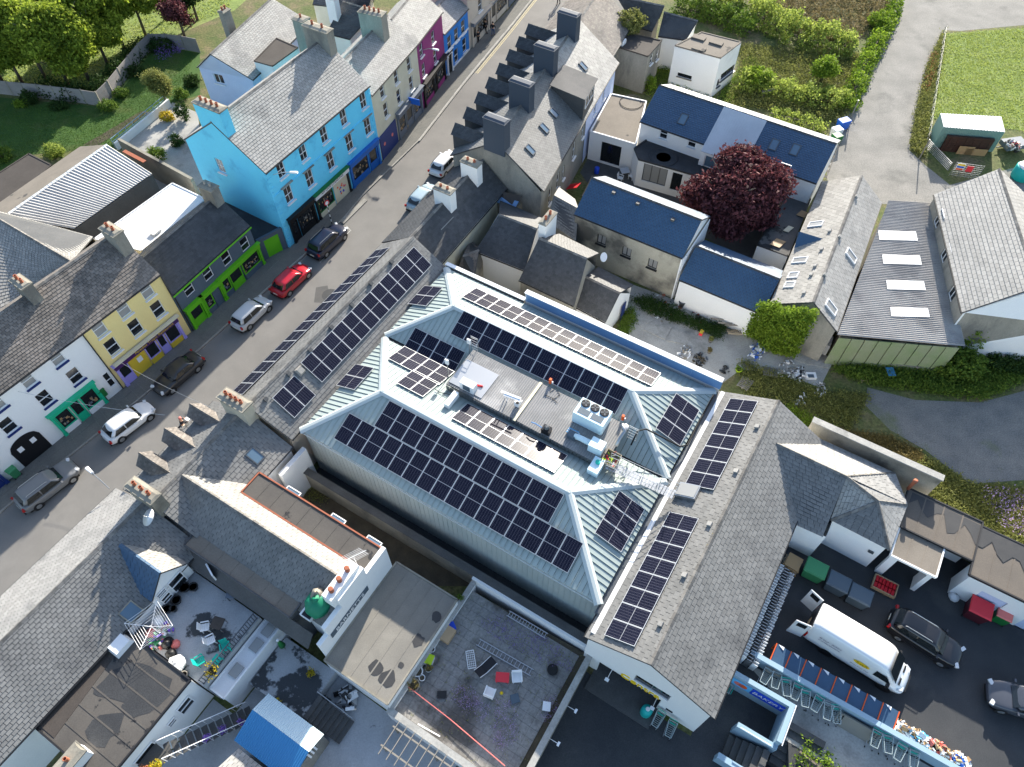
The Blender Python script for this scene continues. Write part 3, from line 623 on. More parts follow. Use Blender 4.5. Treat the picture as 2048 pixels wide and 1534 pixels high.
# ================================================================ left hand row of houses
def row(t, bp, bq, ze, rpx, pitch=36, back=None, z0=.1, ov=.15, rz=None, **kw):
    p, q = A(*bp, .1), A(*bq, .1); n = out_n(p, q, A(*rpx, ze)); p.z = q.z = 0
    a, b = p + n * ov + ZD * ze, q + n * ov + ZD * ze
    zr = rz or ridge_z(a, b, ze, rpx, pitch); D = abs((A(*rpx, zr) - p).dot(n)); r1, r2 = p - n * D + ZD * zr, q - n * D + ZD * zr
    bd = back if back else D + ov
    g = gable(t, a, b, r1, r2, r2 - n * bd + ZD * (ze - zr), r1 - n * bd + ZD * (ze - zr), z0=z0, ov=ov, gov=.02, **kw); g['n'] = n; g['p'] = p; g['q'] = q; g['zr'] = zr; g['D'] = D
    return g
def wl(side, pts, w, h, **kw): return [(side, 'px', x, y, w, h, kw) for x, y in pts]
def shopfront(t, g, s0, s1, h, frame, fascia, panes, riser=.6, fh=.45, proud=.16, glass='glass_dark', riserm=None, pil=.22, stock=True, pilm=None):
    """shopfront on facade g: panes = list of (x0,x1,'w'|'d'|'p') as fractions"""
    p, q, n = g['p'], g['q'], g['n']; x = (q - p).normalized(); L = s1 - s0; pilm = pilm or frame
    P = lambda s, z, o: p + x * s + ZD * (z + .12) + n * o
    m = MB(); m.box(P((s0 + s1) / 2, h + fh / 2, proud / 2 + .06), L + .3, proud + .12, fh, x, n, ZD); f = m.build('fascia', fascia, t)
    m = MB(); m.box(P((s0 + s1) / 2, h + fh + .03, proud * .7 + .06), L + .5, proud * 1.4 + .16, .07, x, n, ZD); m.build('fascia_capping', frame, f)
    for s in (s0, s1):
        m = MB(); m.box(P(s, h / 2, .1), pil, .18, h, x, n, ZD); m.box(P(s, .12, .12), pil + .08, .22, .24, x, n, ZD); m.box(P(s, h - .08, .12), pil + .08, .22, .16, x, n, ZD); m.build('pilaster', pilm, t)
    for a, b, k in panes:
        xa, xb = s0 + L * a, s0 + L * b; w = xb - xa; zb = riser if k == 'w' else .02; fwid = .09; c = (xa + xb) / 2
        if k == 'p':
            m = MB(); m.box(P(c, h / 2, .05), w, .06, h, x, n, ZD); m.build('panel', riserm or frame, t); continue
        m = MB()
        m.box(P(xa + fwid / 2, (h + zb) / 2, .06), fwid, .1, h - zb, x, n, ZD); m.box(P(xb - fwid / 2, (h + zb) / 2, .06), fwid, .1, h - zb, x, n, ZD)
        m.box(P(c, h - fwid / 2, .06), w - 2 * fwid, .1, fwid, x, n, ZD); m.box(P(c, zb + fwid / 2, .06), w - 2 * fwid, .1, fwid, x, n, ZD)
        if k == 'd': m.box(P(c, .5, .055), w - 2 * fwid, .07, .75, x, n, ZD)
        o = m.build('shop_window' if k == 'w' else 'door', frame, t)
        m = MB(); z1 = zb + fwid if k == 'w' else .9; m.box(P(c, (h - fwid + z1) / 2, .035), w - 2 * fwid, .02, h - fwid - z1, x, n, ZD); m.build('pane', glass, o)
        if k == 'w':
            m = MB(); m.box(P(c, riser / 2, .07), w, .12, riser, x, n, ZD); m.build('stall_riser', riserm or frame, t)
            if stock:
                rr = random.Random(int(px_hash(P(c, 0, 0)))); S = MB()
                for i in range(int(w * 9)):
                    S.box(P(xa + .15 + rr.random() * (w - .3), zb + .2 + rr.random() * (h - zb - .9), .052), .08 + rr.random() * .14, .012, .08 + rr.random() * .2, x, n, ZD, mi=rr.randrange(4))
                S.build('display_stock', ['grey_card', 'steel_dark', 'cardboard', 'shop_grey'], o, kind='stuff')
    return f
def px_hash(v): return abs(v.x * 917 + v.y * 331)
def fasciatext(t, g, s, z, txt, size, m, o=.34, shear=0):
    x = (g['q'] - g['p']).normalized(); n = g['n']
    if x.cross(ZD).dot(n) < 0: xx = -x
    else: xx = x
    text(t, txt, g['p'] + x * s + ZD * z + n * o, xx, ZD, size, m, .006, shear=shear)
# --- white house with arch
H = thing('white_house', 'long white townhouse with black arched gate and mint green shopfront', 'house', A(120, 870, 0))
gw = row(H, (-90, 1048), (246, 777), 7.43, (45, 596), 36, wallm='render_white_clean', roofm='slate_brown', wins=wl('front', [(114.7, 717), (56, 761), (-6, 808)], .95, 1.35, sillm='navy', pane='glass_curtain') + wl('front', [(150, 752), (90, 797), (16.5, 852)], 1.0, 1.5, sillm='navy', pane='glass_dark') + wl('front', [(219, 760)], .55, 1.7, sill=False), sw=.32, sh=.22)
s0, _ = onwall(130, 866, gw['p'], gw['q']); s1, _ = onwall(209, 800, gw['p'], gw['q'])
shopfront(H, gw, s0, s1, 2.45, 'green_mint', 'green_mint', [(.04, .36, 'w'), (.39, .60, 'd'), (.63, .97, 'w')], riserm='render_white_clean', fh=.35)
s0, _ = onwall(49.5, 933, gw['p'], gw['q']); s1, _ = onwall(104, 890, gw['p'], gw['q'])
m = MB(); x = (gw['q'] - gw['p']).normalized(); n = gw['n']; pts = []
for i in range(13):
    f = i / 12; pts.append(gw['p'] + x * lerp(s0, s1, f) + ZD * (2.1 + .85 * math.sqrt(max(0, 1 - (2 * f - 1) ** 2))) + n * .03)
pts = [gw['p'] + x * s0 + n * .03 + ZD * .12] + pts + [gw['p'] + x * s1 + n * .03 + ZD * .12]
m.poly(pts); m.poly([k - n * .06 for k in pts]); gt = m.build('arched_gate', 'black_paint', H)
m = MB()
for f in (.28, .72): m.box(gw['p'] + x * lerp(s0, s1, f) + ZD * 1.9 + n * .05, .4, .02, .5, x, n, ZD)
m.build('notice', 'white_paint', gt)
s0, _ = onwall(12, 962, gw['p'], gw['q']); shopfront(H, gw, s0 - 1.3, s0, 2.3, 'navy', 'navy', [(.1, .9, 'd')], stock=False, fh=.25)
chimney(H, gw['r2'] - (gw['q'] - gw['p']).normalized() * .45, gw['n'], 1.5, .8, gw['zr'] - 1.0, gw['zr'] + 1.15, 'render_grey', 2)
# --- yellow house
H = thing('yellow_house', 'three storey pale yellow house over a lilac and purple restaurant front', 'house', A(300, 740, 0))
gy = row(H, (246, 777), (383, 664), 7.43, (158, 515), 36, wallm='render_yellow', roofm='slate_brown', wins=wl('front', [(293.3, 581), (246.8, 618.6), (198.4, 657)], 1.0, 1.55, pane='glass_curtain') + wl('front', [(316, 618.6), (271.4, 655), (225, 693.4)], 1.02, 1.6), sw=.36, sh=.25)
Ly = (gy['q'] - gy['p']).length
shopfront(H, gy, .45, Ly - .75, 2.25, 'lilac', 'aubergine', [(.0, .16, 'd'), (.17, .42, 'p'), (.44, .62, 'w'), (.64, .76, 'd'), (.78, .98, 'w')], riserm='yellow_gold', fh=.5, proud=.2, stock=False)
fasciatext(H, gy, Ly * .58, 2.62, 'Paradise Tropic Restaurant', .36, 'yellow_gold', .325)
m = MB(); x = (gy['q'] - gy['p']).normalized(); m.box(gy['p'] + x * Ly / 2 + ZD * 2.98 + gy['n'] * .3, Ly - .8, .3, .16, x, gy['n'], ZD); m.build('canopy_box', 'render_cream', H)
m = MB(); m.box(gy['p'] + x * (Ly * .33) + ZD * 1.6 + gy['n'] * .1, .45, .03, .55, x, gy['n'], ZD); m.build('menu_board', 'white_paint', H)
chimney(H, gy['r2'] - x * .5 + gy['n'] * .75, gy['n'], 1.7, .9, gy['zr'] - 1.8, gy['zr'] + .95, 'render_grey', 2)
m = MB(); m.tube([gy['q'] + ZD * 7.2 + gy['n'] * .1, gy['q'] + ZD * 5.1 + gy['n'] * .1, gy['q'] + ZD * 5 + x * .15 + gy['n'] * .1, gy['q'] + x * .15 + ZD * .2 + gy['n'] * .1], .05); m.build('drainpipe', 'gutter_black', H)
m = MB(); m.tube([gy['p'] + ZD * 7.2 + gy['n'] * .1, gy['p'] + ZD * .2 + gy['n'] * .1], .05); m.build('drainpipe', 'gutter_black', H)
# --- grey house
H = thing('grey_house', 'slate grey two storey house with lime green pillared shopfront', 'house', A(450, 600, 0))
gg = row(H, (383, 664), (527, 527), 4.9, (356, 454), 38, wallm='render_slateblue', roofm='slate_dark', wins=wl('front', [(378, 578), (416, 547), (453.7, 517), (490, 488)], 1.0, 1.35, sill=False), sw=.36, sh=.26)
Lg_ = (gg['q'] - gg['p']).length; x = (gg['q'] - gg['p']).normalized()
shopfront(H, gg, .5, 2.1, 2.1, 'green_shop', 'green_shop', [(.1, .9, 'd')], stock=False)
shopfront(H, gg, 4.5, 9.6, 2.15, 'green_shop', 'green_shop', [(.03, .2, 'w'), (.22, .50, 'd'), (.54, .97, 'w')], riserm='render_slateblue')
shopfront(H, gg, 2.3, 4.3, 2.1, 'green_shop', 'green_shop', [(.05, .5, 'w'), (.55, .95, 'p')], riserm='render_slateblue', pil=.1)
m = MB(); m.bar(gg['a'] - ZD * .12 + gg['n'] * .1, gg['b'] - ZD * .12 + gg['n'] * .1, .08, .14); m.build('fascia_board', 'green_shop', gg['roof'])
chimney(H, gg['r2'] - x * .45, gg['n'], 1.5, .9, gg['zr'] - .8, gg['zr'] + 1.2, 'render_grey', 2, potm='concrete')
# --- infill with green door
t = thing('yard_gatehouse', 'low dark grey infill wall with bright green garage door', 'wall', A(552, 515, 0))
p, q = A(529, 523), A(577, 497); n = out_n(p, q, A(500, 450)); x = (q - p).normalized(); L = (q - p).length
m = MB(); wall(m, p, q, .1, 2.65, n, [(L * .22, L * .80, .1, 2.25)], .12); wall(m, p - n * .25, q - n * .25, .1, 2.65, -n); m.quad(p + ZD * 2.65, q + ZD * 2.65, q - n * .25 + ZD * 2.65, p - n * .25 + ZD * 2.65); m.build('wall', 'render_slateblue', t)
m = MB(); m.box(p + x * L * .51 + ZD * 1.17 - n * .08, L * .58, .05, 2.1, x, n, ZD); m.box(p + x * L * .51 + ZD * .4 - n * .05, .03, .06, .1, x, n, ZD); m.build('door', 'green_shop', t)
m = MB(); m.slab([p - n * .3 + ZD * 2.4, q - n * .3 + ZD * 2.4, q - n * 7 + ZD * 2.7, p - n * 7 + ZD * 2.7], .1); m.build('yard_roof', 'felt_black', t)
# --- big blue house
H = thing('blue_house', 'tall bright sky blue three storey house with pale slate roof', 'house', A(670, 400, 0))
wtop = [(607, 306), (648.6, 270), (687.7, 236), (726.9, 202), (563, 340)]; w1 = [(578, 388.5), (620, 357), (661.7, 322), (699.5, 285.5), (736, 253)]
gb = row(H, (579, 496), (764, 322), 9.0, (490, 193), 36, wallm='render_blue', roofm='slate_light', wins=wl('front', wtop, .95, 1.55, style='sash2') + wl('front', w1, 1.0, 1.75, style='sash2') + [('left', 'px', 441, 332, .9, 1.5, dict(style='sash2', pane='glass_curtain'))], sw=.40, sh=.27)
x = (gb['q'] - gb['p']).normalized(); n = gb['n']; Lb = (gb['q'] - gb['p']).length
m = MB(); m.box(gb['p'] + x * Lb / 2 + ZD * 6.25 + n * .04, Lb, .08, .1, x, n, ZD); m.build('string_course', 'render_blue', H)
for k in range(5):
    for (px, py) in [w1[k]]:
        s, z = onwall(px, py, gb['wa'], gb['wb']); m = MB(); m.box(gb['wa'] * 1 + x * s + ZD * (z + 1.12) + n * .10, 1.5, .24, .09, x, n, ZD); m.build('window_hood', 'render_grey', H)
for s in (0.0, Lb):
    for i in range(17):
        w = .55 if i % 2 else .36; m = MB(); m.box(gb['p'] + x * (w / 2 if s == 0 else Lb - w / 2) + ZD * (.45 + i * .5) + n * .015, w, .05, .44, x, n, ZD); m.build('quoin', 'render_blue', H)
shopfront(H, gb, .9, 4.2, 2.5, 'black_shop', 'black_shop', [(.05, .28, 'd'), (.32, .95, 'w')], fh=.5, proud=.2)
shopfront(H, gb, 4.7, 9.6, 2.5, 'green_post', 'render_white', [(.03, .50, 'w'), (.54, .97, 'p')], fh=.5, proud=.22, riserm='render_cream', pilm='black_shop')
fasciatext(H, gb, 7.1, 2.86, 'AN CAFE LITEARTHA', .36, 'steel_dark', .345)
shopfront(H, gb, 10.2, Lb - .4, 2.5, 'shop_blue', 'shop_blue', [(.03, .62, 'w'), (.66, .95, 'd')], fh=.55, proud=.2)
# round painted flowers on the cream panel
m = MB(); rr = random.Random(3)
for i in range(14):
    c = gb['p'] + x * (8.43 + rr.uniform(-.55, .55)) + ZD * (1.35 + rr.uniform(-.55, .6)) + n * .095; m.lathe(c, [(.11, 0), (.11, .008)], 8, n, mi=i % 3)
m.build('painted_emblem', ['orange', 'blue_bright', 'salmon'], H)
chimney(H, gb['r1'] + x * .5, n, 3.0, .95, gb['zr'] - 1.6, gb['zr'] + 1.3, 'render_blue', 4)
chimney(H, gb['r2'] - x * .5, n, 2.9, .95, gb['zr'] - 1.5, gb['zr'] + 1.2, 'render_grey', 2)
# --- cream house
H = thing('cream_house', 'cream three storey house with navy hoarding and grey arched shopfront', 'house', A(800, 270, 0))
gc = row(H, (764, 322), (847, 219), 7.9, (736, 70), 38, wallm='render_cream', roofm='slate_light', wins=wl('front', [(764.5, 181.7), (792.5, 153.7), (818, 128.6)], .85, 1.5) + wl('front', [(772, 220), (798, 193), (822.6, 166.6)], .85, 1.6), sw=.34, sh=.22)
x = (gc['q'] - gc['p']).normalized(); n = gc['n']; Lc = (gc['q'] - gc['p']).length
m = MB(); m.box(gc['p'] + x * 1.9 + ZD * 1.5 + n * .06, 3.5, .1, 2.8, x, n, ZD); hb = m.build('hoarding', 'navy', H)
for s in (.9, 2.6): m = MB(); m.lathe(gc['p'] + x * s + ZD * 1.7 + n * .115, [(.2, 0), (.2, .01)], 10, n); m.build('round_notice', 'salmon', hb)
shopfront(H, gc, 4.1, Lc - .4, 2.6, 'shop_grey', 'shop_grey', [(.03, .3, 'w'), (.34, .6, 'd'), (.64, .97, 'w')], fh=.6, proud=.3)
m = MB(); m.box(gc['p'] + x * 6.6 + ZD * 3.4 + n * .9, .08, 1.3, .7, x, n, ZD); m.build('projecting_sign', 'signblue', H)
chimney(H, gc['r1'] + x * (Lc * .72), n, 2.6, 1.1, gc['zr'] - 1.2, gc['zr'] + 1.6, 'render_grey', 4)
# --- purple house
H = thing('purple_house', 'magenta purple house with black shopfront between cream and blue houses', 'house', A(870, 190, 0))
gp = row(H, (847, 219), (893, 153), 7.9, (808, 8), 38, wallm='render_purple', roofm='slate_light', wins=wl('front', [(866, 74.5), (842.4, 100.3)], .85, 1.4) + wl('front', [(870.4, 112.5), (847.4, 139.8)], .85, 1.55), sw=.34, sh=.22)
Lp = (gp['q'] - gp['p']).length; shopfront(H, gp, .5, Lp - .5, 2.5, 'black_shop', 'black_shop', [(.04, .42, 'w'), (.45, .6, 'd'), (.63, .96, 'w')], fh=.5, proud=.3, riserm='render_purple')
# --- royal blue house
H = thing('royal_blue_house', 'small royal blue two storey house with white window surrounds', 'house', A(915, 125, 0))
gq = row(H, (893, 153), (939, 100), 5.3, (868, 20), 36, wallm='render_royal', roofm='slate_light', wins=wl('front', [(899, 85), (912.7, 69.5), (926.3, 53.7)], 1.0, 1.6) + wl('front', [(912.7, 111), (929, 90)], 1.05, 1.7), sw=.34, sh=.24)
x = (gq['q'] - gq['p']).normalized(); n = gq['n']; Lq = (gq['q'] - gq['p']).length
for z in (.25, 2.9): m = MB(); m.box(gq['p'] + x * Lq / 2 + ZD * z + n * .02, Lq, .06, .22, x, n, ZD); m.build('white_band', 'white_paint', H)
shopfront(H, gq, .35, 1.45, 2.3, 'black_shop', 'white_paint', [(.1, .9, 'd')], stock=False, fh=.15, proud=.05, pil=.15, pilm='white_paint')
# --- beige shop at the top
H = thing('beige_shop', 'beige shop terrace with glazed fronts at far end of the street', 'house', A(985, 60, 0))
gx = row(H, (939, 100), (1075, -52), 6.5, (935, -110), 36, wallm='render_beige', roofm='slate_mid', wins=wl('front', [(960, 10), (985, -20)], 1.0, 1.5), sw=.34, sh=.25)
Lx = (gx['q'] - gx['p']).length
shopfront(H, gx, .8, 5.2, 2.6, 'render_beige', 'shop_grey', [(.0, .25, 'd'), (.3, 1, 'w')], fh=.5, proud=.35); shopfront(H, gx, 6, 10.8, 2.6, 'render_beige', 'shop_grey', [(.0, .3, 'd'), (.34, 1, 'w')], fh=.4)
shopfront(H, gx, 11.4, 16, 2.6, 'shop_grey', 'render_beige', [(.0, .6, 'w'), (.66, 1, 'd')], fh=.4)

# ================================================================ right hand row along the street
def uvgable(t, u0, u1, vf, zf, vr, zr, vb, zb, dv=0., **kw):
    """ridge along u; vf street side eave, vb rear eave; dv = drift of v over the length"""
    return gable(t, Q(u0, vf, zf), Q(u1, vf + dv, zf), Q(u0, vr, zr), Q(u1, vr + dv, zr), Q(u1, vb + dv, zb), Q(u0, vb, zb), **kw)
def vgable(t, v0, v1, ul, zl, ur, zr, uh, zh, **kw):
    """ridge along v; ul low side eave, uh high side eave"""
    return gable(t, Q(ul, v0, zl), Q(ul, v1, zl), Q(ur, v0, zr), Q(ur, v1, zr), Q(uh, v1, zh), Q(uh, v0, zh), **kw)
# --- corner house below the block, with three dormers
H = thing('dormer_house', 'slate house with three small front dormers and a long rear wing', 'house', Q(10, -31, 0))
g1 = uvgable(H, 5.7, 14.3, -34.7, 4.9, -30.8, 7.05, -27.0, 5.0, wallm='render_white', roofm='slate_mid', sw=.46, sh=.3)
def dormer(t, u, vf, vb, w, z0, zt, roofm, cheek, drop=.7, name='dormer', hood=True):
    m = MB(); a = .08
    for s in (-1, 1): m.poly([Q(u + s * w / 2, vf, z0), Q(u + s * w / 2, vf, zt), Q(u + s * w / 2, vb, zt), Q(u + s * w / 2, vb, z0)])
    m.poly([Q(u - w / 2, vf, z0), Q(u + w / 2, vf, z0), Q(u + w / 2, vf, zt), Q(u, vf, zt + drop), Q(u - w / 2, vf, zt)])
    o = m.build(name, cheek, t); sg = 1 if vb > vf else -1
    pl, pr, ql, qr = Q(u - w / 2 - .15, vf - .15 * sg, zt - .1), Q(u + w / 2 + .15, vf - .15 * sg, zt - .1), Q(u - w / 2 - .15, vb, zt - .1), Q(u + w / 2 + .15, vb, zt - .1); r0, r1 = Q(u, vf - .15 * sg, zt + drop), Q(u, vb + .9 * sg, zt + drop)
    R = MB(); R.slab([pl, ql, r1, r0], .06); R.slab([pr, qr, r1, r0], .06); slates(R, pl, ql, r1, r0, .3, .22, .015, .01, mi=1); slates(R, qr, pr, r0, r1, .3, .22, .015, .01, mi=1); ridge_caps(R, r0 + ZD * .03, r1 + ZD * .03, .1, .3, 1, .05)
    R.build('dormer_roof', ['slate_dark', roofm], o)
    g = MB(); g.box(Q(u, vf - .02 * sg, (z0 + zt) / 2 + .1), w * .62, .03, (zt - z0) * .7, UD, VD, ZD); g.build('pane', 'glass_dark', o); return o
for u in (8.0, 10.3, 12.7): dormer(H, u, -34.6, -32.2, 1.05, 5.0, 5.85, 'slate_brown', 'slate_dark', .65)
chimney(H, Q(14.0, -30.9), VD, 2.3, .9, 6.2, 8.3, 'render_stained', 4, ov=.1)
chimney(H, Q(5.9, -31.1), VD, 2.4, .85, 6.2, 8.1, 'concrete_wall', 3, ov=.06)
c, nn = on_plane(510, 912, g1['c'], g1['d'], g1['r1']); al, up, n = plane_axes(g1['c'], g1['d'], g1['r1'], UD); skylight(g1['roof'], c, al, up, n, .8, 1.15, 'steel_dark', 'glass_sky')
# rear wing with the white gable sign
g1w = vgable(H, -30.6, -16.7, 5.6, 5.0, 8.2, 7.0, 10.7, 5.0, wallm='render_white', roofm='slate_mid', roofm2='slate_pale', gutter=None, sw=.42, sh=.28, skip=('left',))  # sun-facing slope has paler slates than the shaded one: light put into colour
def flatroof(parent, u0, u1, v0, v1, z, m, t=.14, edge='gutter_black', under=None, zb=None, seams=0, axis='v', sm='felt_brown'):
    mb = MB(); mb.slab([Q(u0, v0, z), Q(u1, v0, z), Q(u1, v1, z), Q(u0, v1, z)], t); o = mb.build('flat_roof', m, parent)
    e = MB()
    for p, q in ((Q(u0, v0, z), Q(u1, v0, z)), (Q(u1, v0, z), Q(u1, v1, z)), (Q(u1, v1, z), Q(u0, v1, z)), (Q(u0, v1, z), Q(u0, v0, z))): e.bar(p - ZD * .03, q - ZD * .03, .1, .2)
    e.build('roof_edge', edge, o)
    if seams:
        s = MB()
        for i in range(1, seams):
            if axis == 'v': vv = lerp(v0, v1, i / seams); s.box(Q((u0 + u1) / 2, vv, z + .012), u1 - u0 - .1, .09, .018, UD, VD, ZD)
            else: uu = lerp(u0, u1, i / seams); s.box(Q(uu, (v0 + v1) / 2, z + .012), .09, abs(v1 - v0) - .1, .018, UD, VD, ZD)
        s.build('felt_seams', m, o)
    if under:
        w = MB()
        for p, q in ((Q(u0, v0), Q(u1, v0)), (Q(u1, v0), Q(u1, v1)), (Q(u1, v1), Q(u0, v1)), (Q(u0, v1), Q(u0, v0))): wall(w, p, q, zb or 0, z - t, out_n(p, q, Q((u0 + u1) / 2, (v0 + v1) / 2)))
        w.build('wall', under, parent)
    return o
mk('felt_stained', (.075, .069, .063), (.095, .087, .078), .4, .85, .1, 12, fine=.12, c3=(.028, .028, .03), s3=.45, t3=(.60, .615))
flatroof(H, 9.55, 11.3, -27.0, -16.5, 5.95, 'felt_stained', edge='clay', under='render_white', zb=0, seams=9)
flatroof(H, 4.95, 7.05, -27.9, -18.9, 5.3, 'felt_tan', edge='slate_dark', under='slate_dark', zb=0, seams=7)
m = MB(); m.slab([Q(4.95, -27.9, 4.9), Q(4.95, -17.2, 4.9), Q(4.2, -17.2, 4.0), Q(4.2, -27.9, 4.0)], .08); m.build('slate_apron', 'slate_dark', H)
m = MB()
for u0, u1, zt in ((4.6, 5.4, 5.0), (5.4, 7.0, 6.1), (7.0, 9.4, 7.15), (9.4, 11.4, 6.15)): m.box(Q((u0 + u1) / 2, -16.45, zt / 2), u1 - u0 - .004, .3, zt, UD, VD, ZD)
gwl = m.build('gable_wall', 'render_white', H)
m = MB(); m.box(Q(8.0, -16.9, 6.9), 2.6, .75, 1.2, UD, VD, ZD); ch = m.build('chimney', 'render_white', H)
for i in range(3):
    m = MB(); m.lathe(Q(7.2 + i * .75, -16.9, 7.5), [(.16, 0), (.14, .3), (.17, .34), (.17, .4), (.11, .4)], 10); m.build('chimney_pot', 'clay', ch, True)
m = MB(); m.box(Q(7.3, -16.27, 4.5), 3.6, .03, .62, UD, VD, ZD); sg = m.build('name_board', 'bin_grey', H)
text(sg, "BARNETT'S", Q(7.3, -16.245, 4.5), UD * -1 if UD.cross(ZD).dot(VD) < 0 else UD, ZD, .55, 'white_paint', .006)
for u, v in ((12.0, -24.5), (11.9, -20.6), (11.8, -17.6)):
    m = MB()
    for s in (-1, 1): m.box(Q(11.5, v + s * .55, 5.2), .55, .06, .06, UD, VD, ZD)
    m.box(Q(11.77, v, 5.2), .06, 1.16, .06, UD, VD, ZD); o = m.build('window', 'white_paint', H); m = MB(); m.box(Q(11.5, v, 5.18), .5, 1.0, .02, UD, VD, ZD); m.build('pane', 'glass_sky', o)
m = MB(); m.tube([Q(9.6, -17.2, 6.0), Q(9.6, -17.2, 7.2)], .02); m.bar(Q(9.2, -17.6, 7.1), Q(10.4, -16.9, 7.1), .025)
for i in range(9): m.bar(Q(9.3 + i * .12, -17.9 + i * .06, 7.1), Q(9.3 + i * .12, -17.1 + i * .06, 7.1), .018)
m.build('television_aerial', 'white_plastic', H)
m = MB(); m.box(Q(14.15, -25.9, 3.0), 1.6, 2.4, .02, UD, VD, ZD); 
# --- lower left terrace house
H = thing('corner_terrace_house', 'long low slate roofed house at lower left beside the street', 'house', Q(-5, -31, 0))
g0 = uvgable(H, -18, 5.55, -35.9, 4.7, -31.9, 6.8, -27.7, 4.6, dv=.55, wallm='render_white', roofm='slate_light', roofm2='slate_mid', sw=.36, sh=.24, openings=())  # darker slates behind put the shade of the rear slope into the colour
dm = MB(); 
def cross_gable(t, u, w, v0, v1, zr, ze, roofm, wallm, name='rear_gable'):
    a, b, c, d = Q(u - w / 2, v0, ze), Q(u - w / 2, v1, ze), Q(u + w / 2, v1, ze), Q(u + w / 2, v0, ze); r0, r1 = Q(u, v0 - 1.6, zr), Q(u, v1, zr)
    m = MB(); k = VD * -.12
    m.poly([b + k - ZD * 1.6, b + k, r1 + k, c + k, c + k - ZD * 1.6]); 
    for p_, q_ in ((a, b), (d, c)): m.poly([p_ - ZD * 1.6, q_ + k - ZD * 1.6, q_ + k, p_])
    o = m.build(name, wallm, t); R = MB(); R.slab([a, b, r1, r0], .08); R.slab([d, c, r1, r0], .08); slates(R, a, b, r1, r0, .4, .28, mi=1); slates(R, c, d, r0, r1, .4, .28, mi=2); ridge_caps(R, r0 + ZD * .03, r1 + ZD * .03, mi=1); R.build('gable_roof', ['slate_dark', 'slate_blue', roofm], o); return o  # dark blue away from the sun, paler towards it: shade and sunlight as colour
o = cross_gable(H, 2.7, 2.9, -29.0, -27.0, 6.55, 5.0, 'slate_pale', 'render_white_clean')
for k_, (du, z, w, h) in enumerate(((-.75, 3.9, .75, .8), (-.75, 4.75, .75, .5), (.35, 4.2, 1.1, 1.5))):
    window(o, Q(0, -27.1), Q(5, -27.1), VD, 2.7 + du, z, w, h, depth=-.01, sill=False)
c, nn = on_plane(262, 1224, g0['c'], g0['d'], g0['r1']); al, up, n = plane_axes(g0['c'], g0['d'], g0['r1'], UD); skylight(g0['roof'], c, al, up, n, 1.05, 1.05, 'concrete_wall', 'glass_sky')
mk('felt_patch', (.052, .044, .039), (.066, .056, .049), .7, .92, .15, 10, fine=.15)
flatroof(H, -7.4, -.85, -31.0, -21.9, 4.25, 'felt_stained', under='render_white_clean', zb=0, edge='gutter_black', seams=6, axis='u')
for pl in (((225, 1340), (262, 1325), (300, 1332), (345, 1358), (342, 1388), (300, 1425), (262, 1438), (240, 1420), (250, 1405), (195, 1392), (188, 1378)), ((250, 1425), (238, 1465), (210, 1495), (180, 1485), (170, 1462), (200, 1430))):
    m = MB(); P_ = [A(*q_, 4.262) for q_ in pl]; P_ = [k for i in range(len(P_)) for k in (P_[i], lerp(P_[i], P_[(i + 1) % len(P_)], .5) + Vector((random.uniform(-.14, .14), random.uniform(-.14, .14), 0)))]; m.poly(P_); m.build('damp_patch', 'felt_black', H)
m = MB(); m.slab([Q(-7.2, -31.0, 4.275), Q(-.95, -31.0, 4.275), Q(-.95, -27.0, 4.275), Q(-7.2, -26.2, 4.275)], .02); m.build('felt_sheet', 'felt_patch', H)
for px, py in ((57, 1322), (240, 1290)):
    c = A(px, py, 4.45); m = MB(); ax = UD; ay = VD
    m.hexa([c + ax * a * .62 + ay * b * .48 - ZD * .18 for a, b in ((-1, -1), (1, -1), (1, 1), (-1, 1))], [c + ax * a * .5 + ay * b * .40 + ZD * .22 for a, b in ((-1, -1), (1, -1), (1, 1), (-1, 1))]); m.build('roof_light', 'white_plastic', H)
# windows in the low white wall facing the yard
for v, z, w in ((-30, 2.4, 1.0),): window(H, Q(-7.4, -31), Q(-7.4, -22), -UD, 2, z, 1.2, 1.0, depth=-.02)
for s, z, w, h in ((-2.1, 2.6, 1.0, 1.2), (-3.2, 2.6, .6, .6), (-5.2, 2.4, 1.4, 1.5), (-6.7, 2.2, .7, 1.3)): window(H, Q(0, -21.9), Q(-8, -21.9), VD, -s, z, w, h, depth=-.03, sill=False)
# --- dark house with two white chimneys
H = thing('dark_slate_house', 'charcoal slate house with two white rendered chimneys next to panel strip', 'house', Q(41, -31, 0))
g3 = uvgable(H, 34.25, 46.0, -34.2, 4.9, -30.9, 7.1, -28.3, 4.9, wallm='render_cream', roofm='slate_dark', sw=.36, sh=.24, dv=-.35)
for u in (39.6, 43.8): chimney(H, Q(u, -31.0), VD, 1.75, .85, 5.9, 8.35, 'render_white', 2, capm='concrete_wall', ov=.06, pot_h=.22)
c, nn = on_plane(894, 447, g3['c'], g3['d'], g3['r1']); al, up, n = plane_axes(g3['c'], g3['d'], g3['r1'], UD); m = MB(); m.box(c + n * .06, 1.9, .07, .04, al, up, n); m.build('roof_flashing', 'slate_pale', g3['roof'])
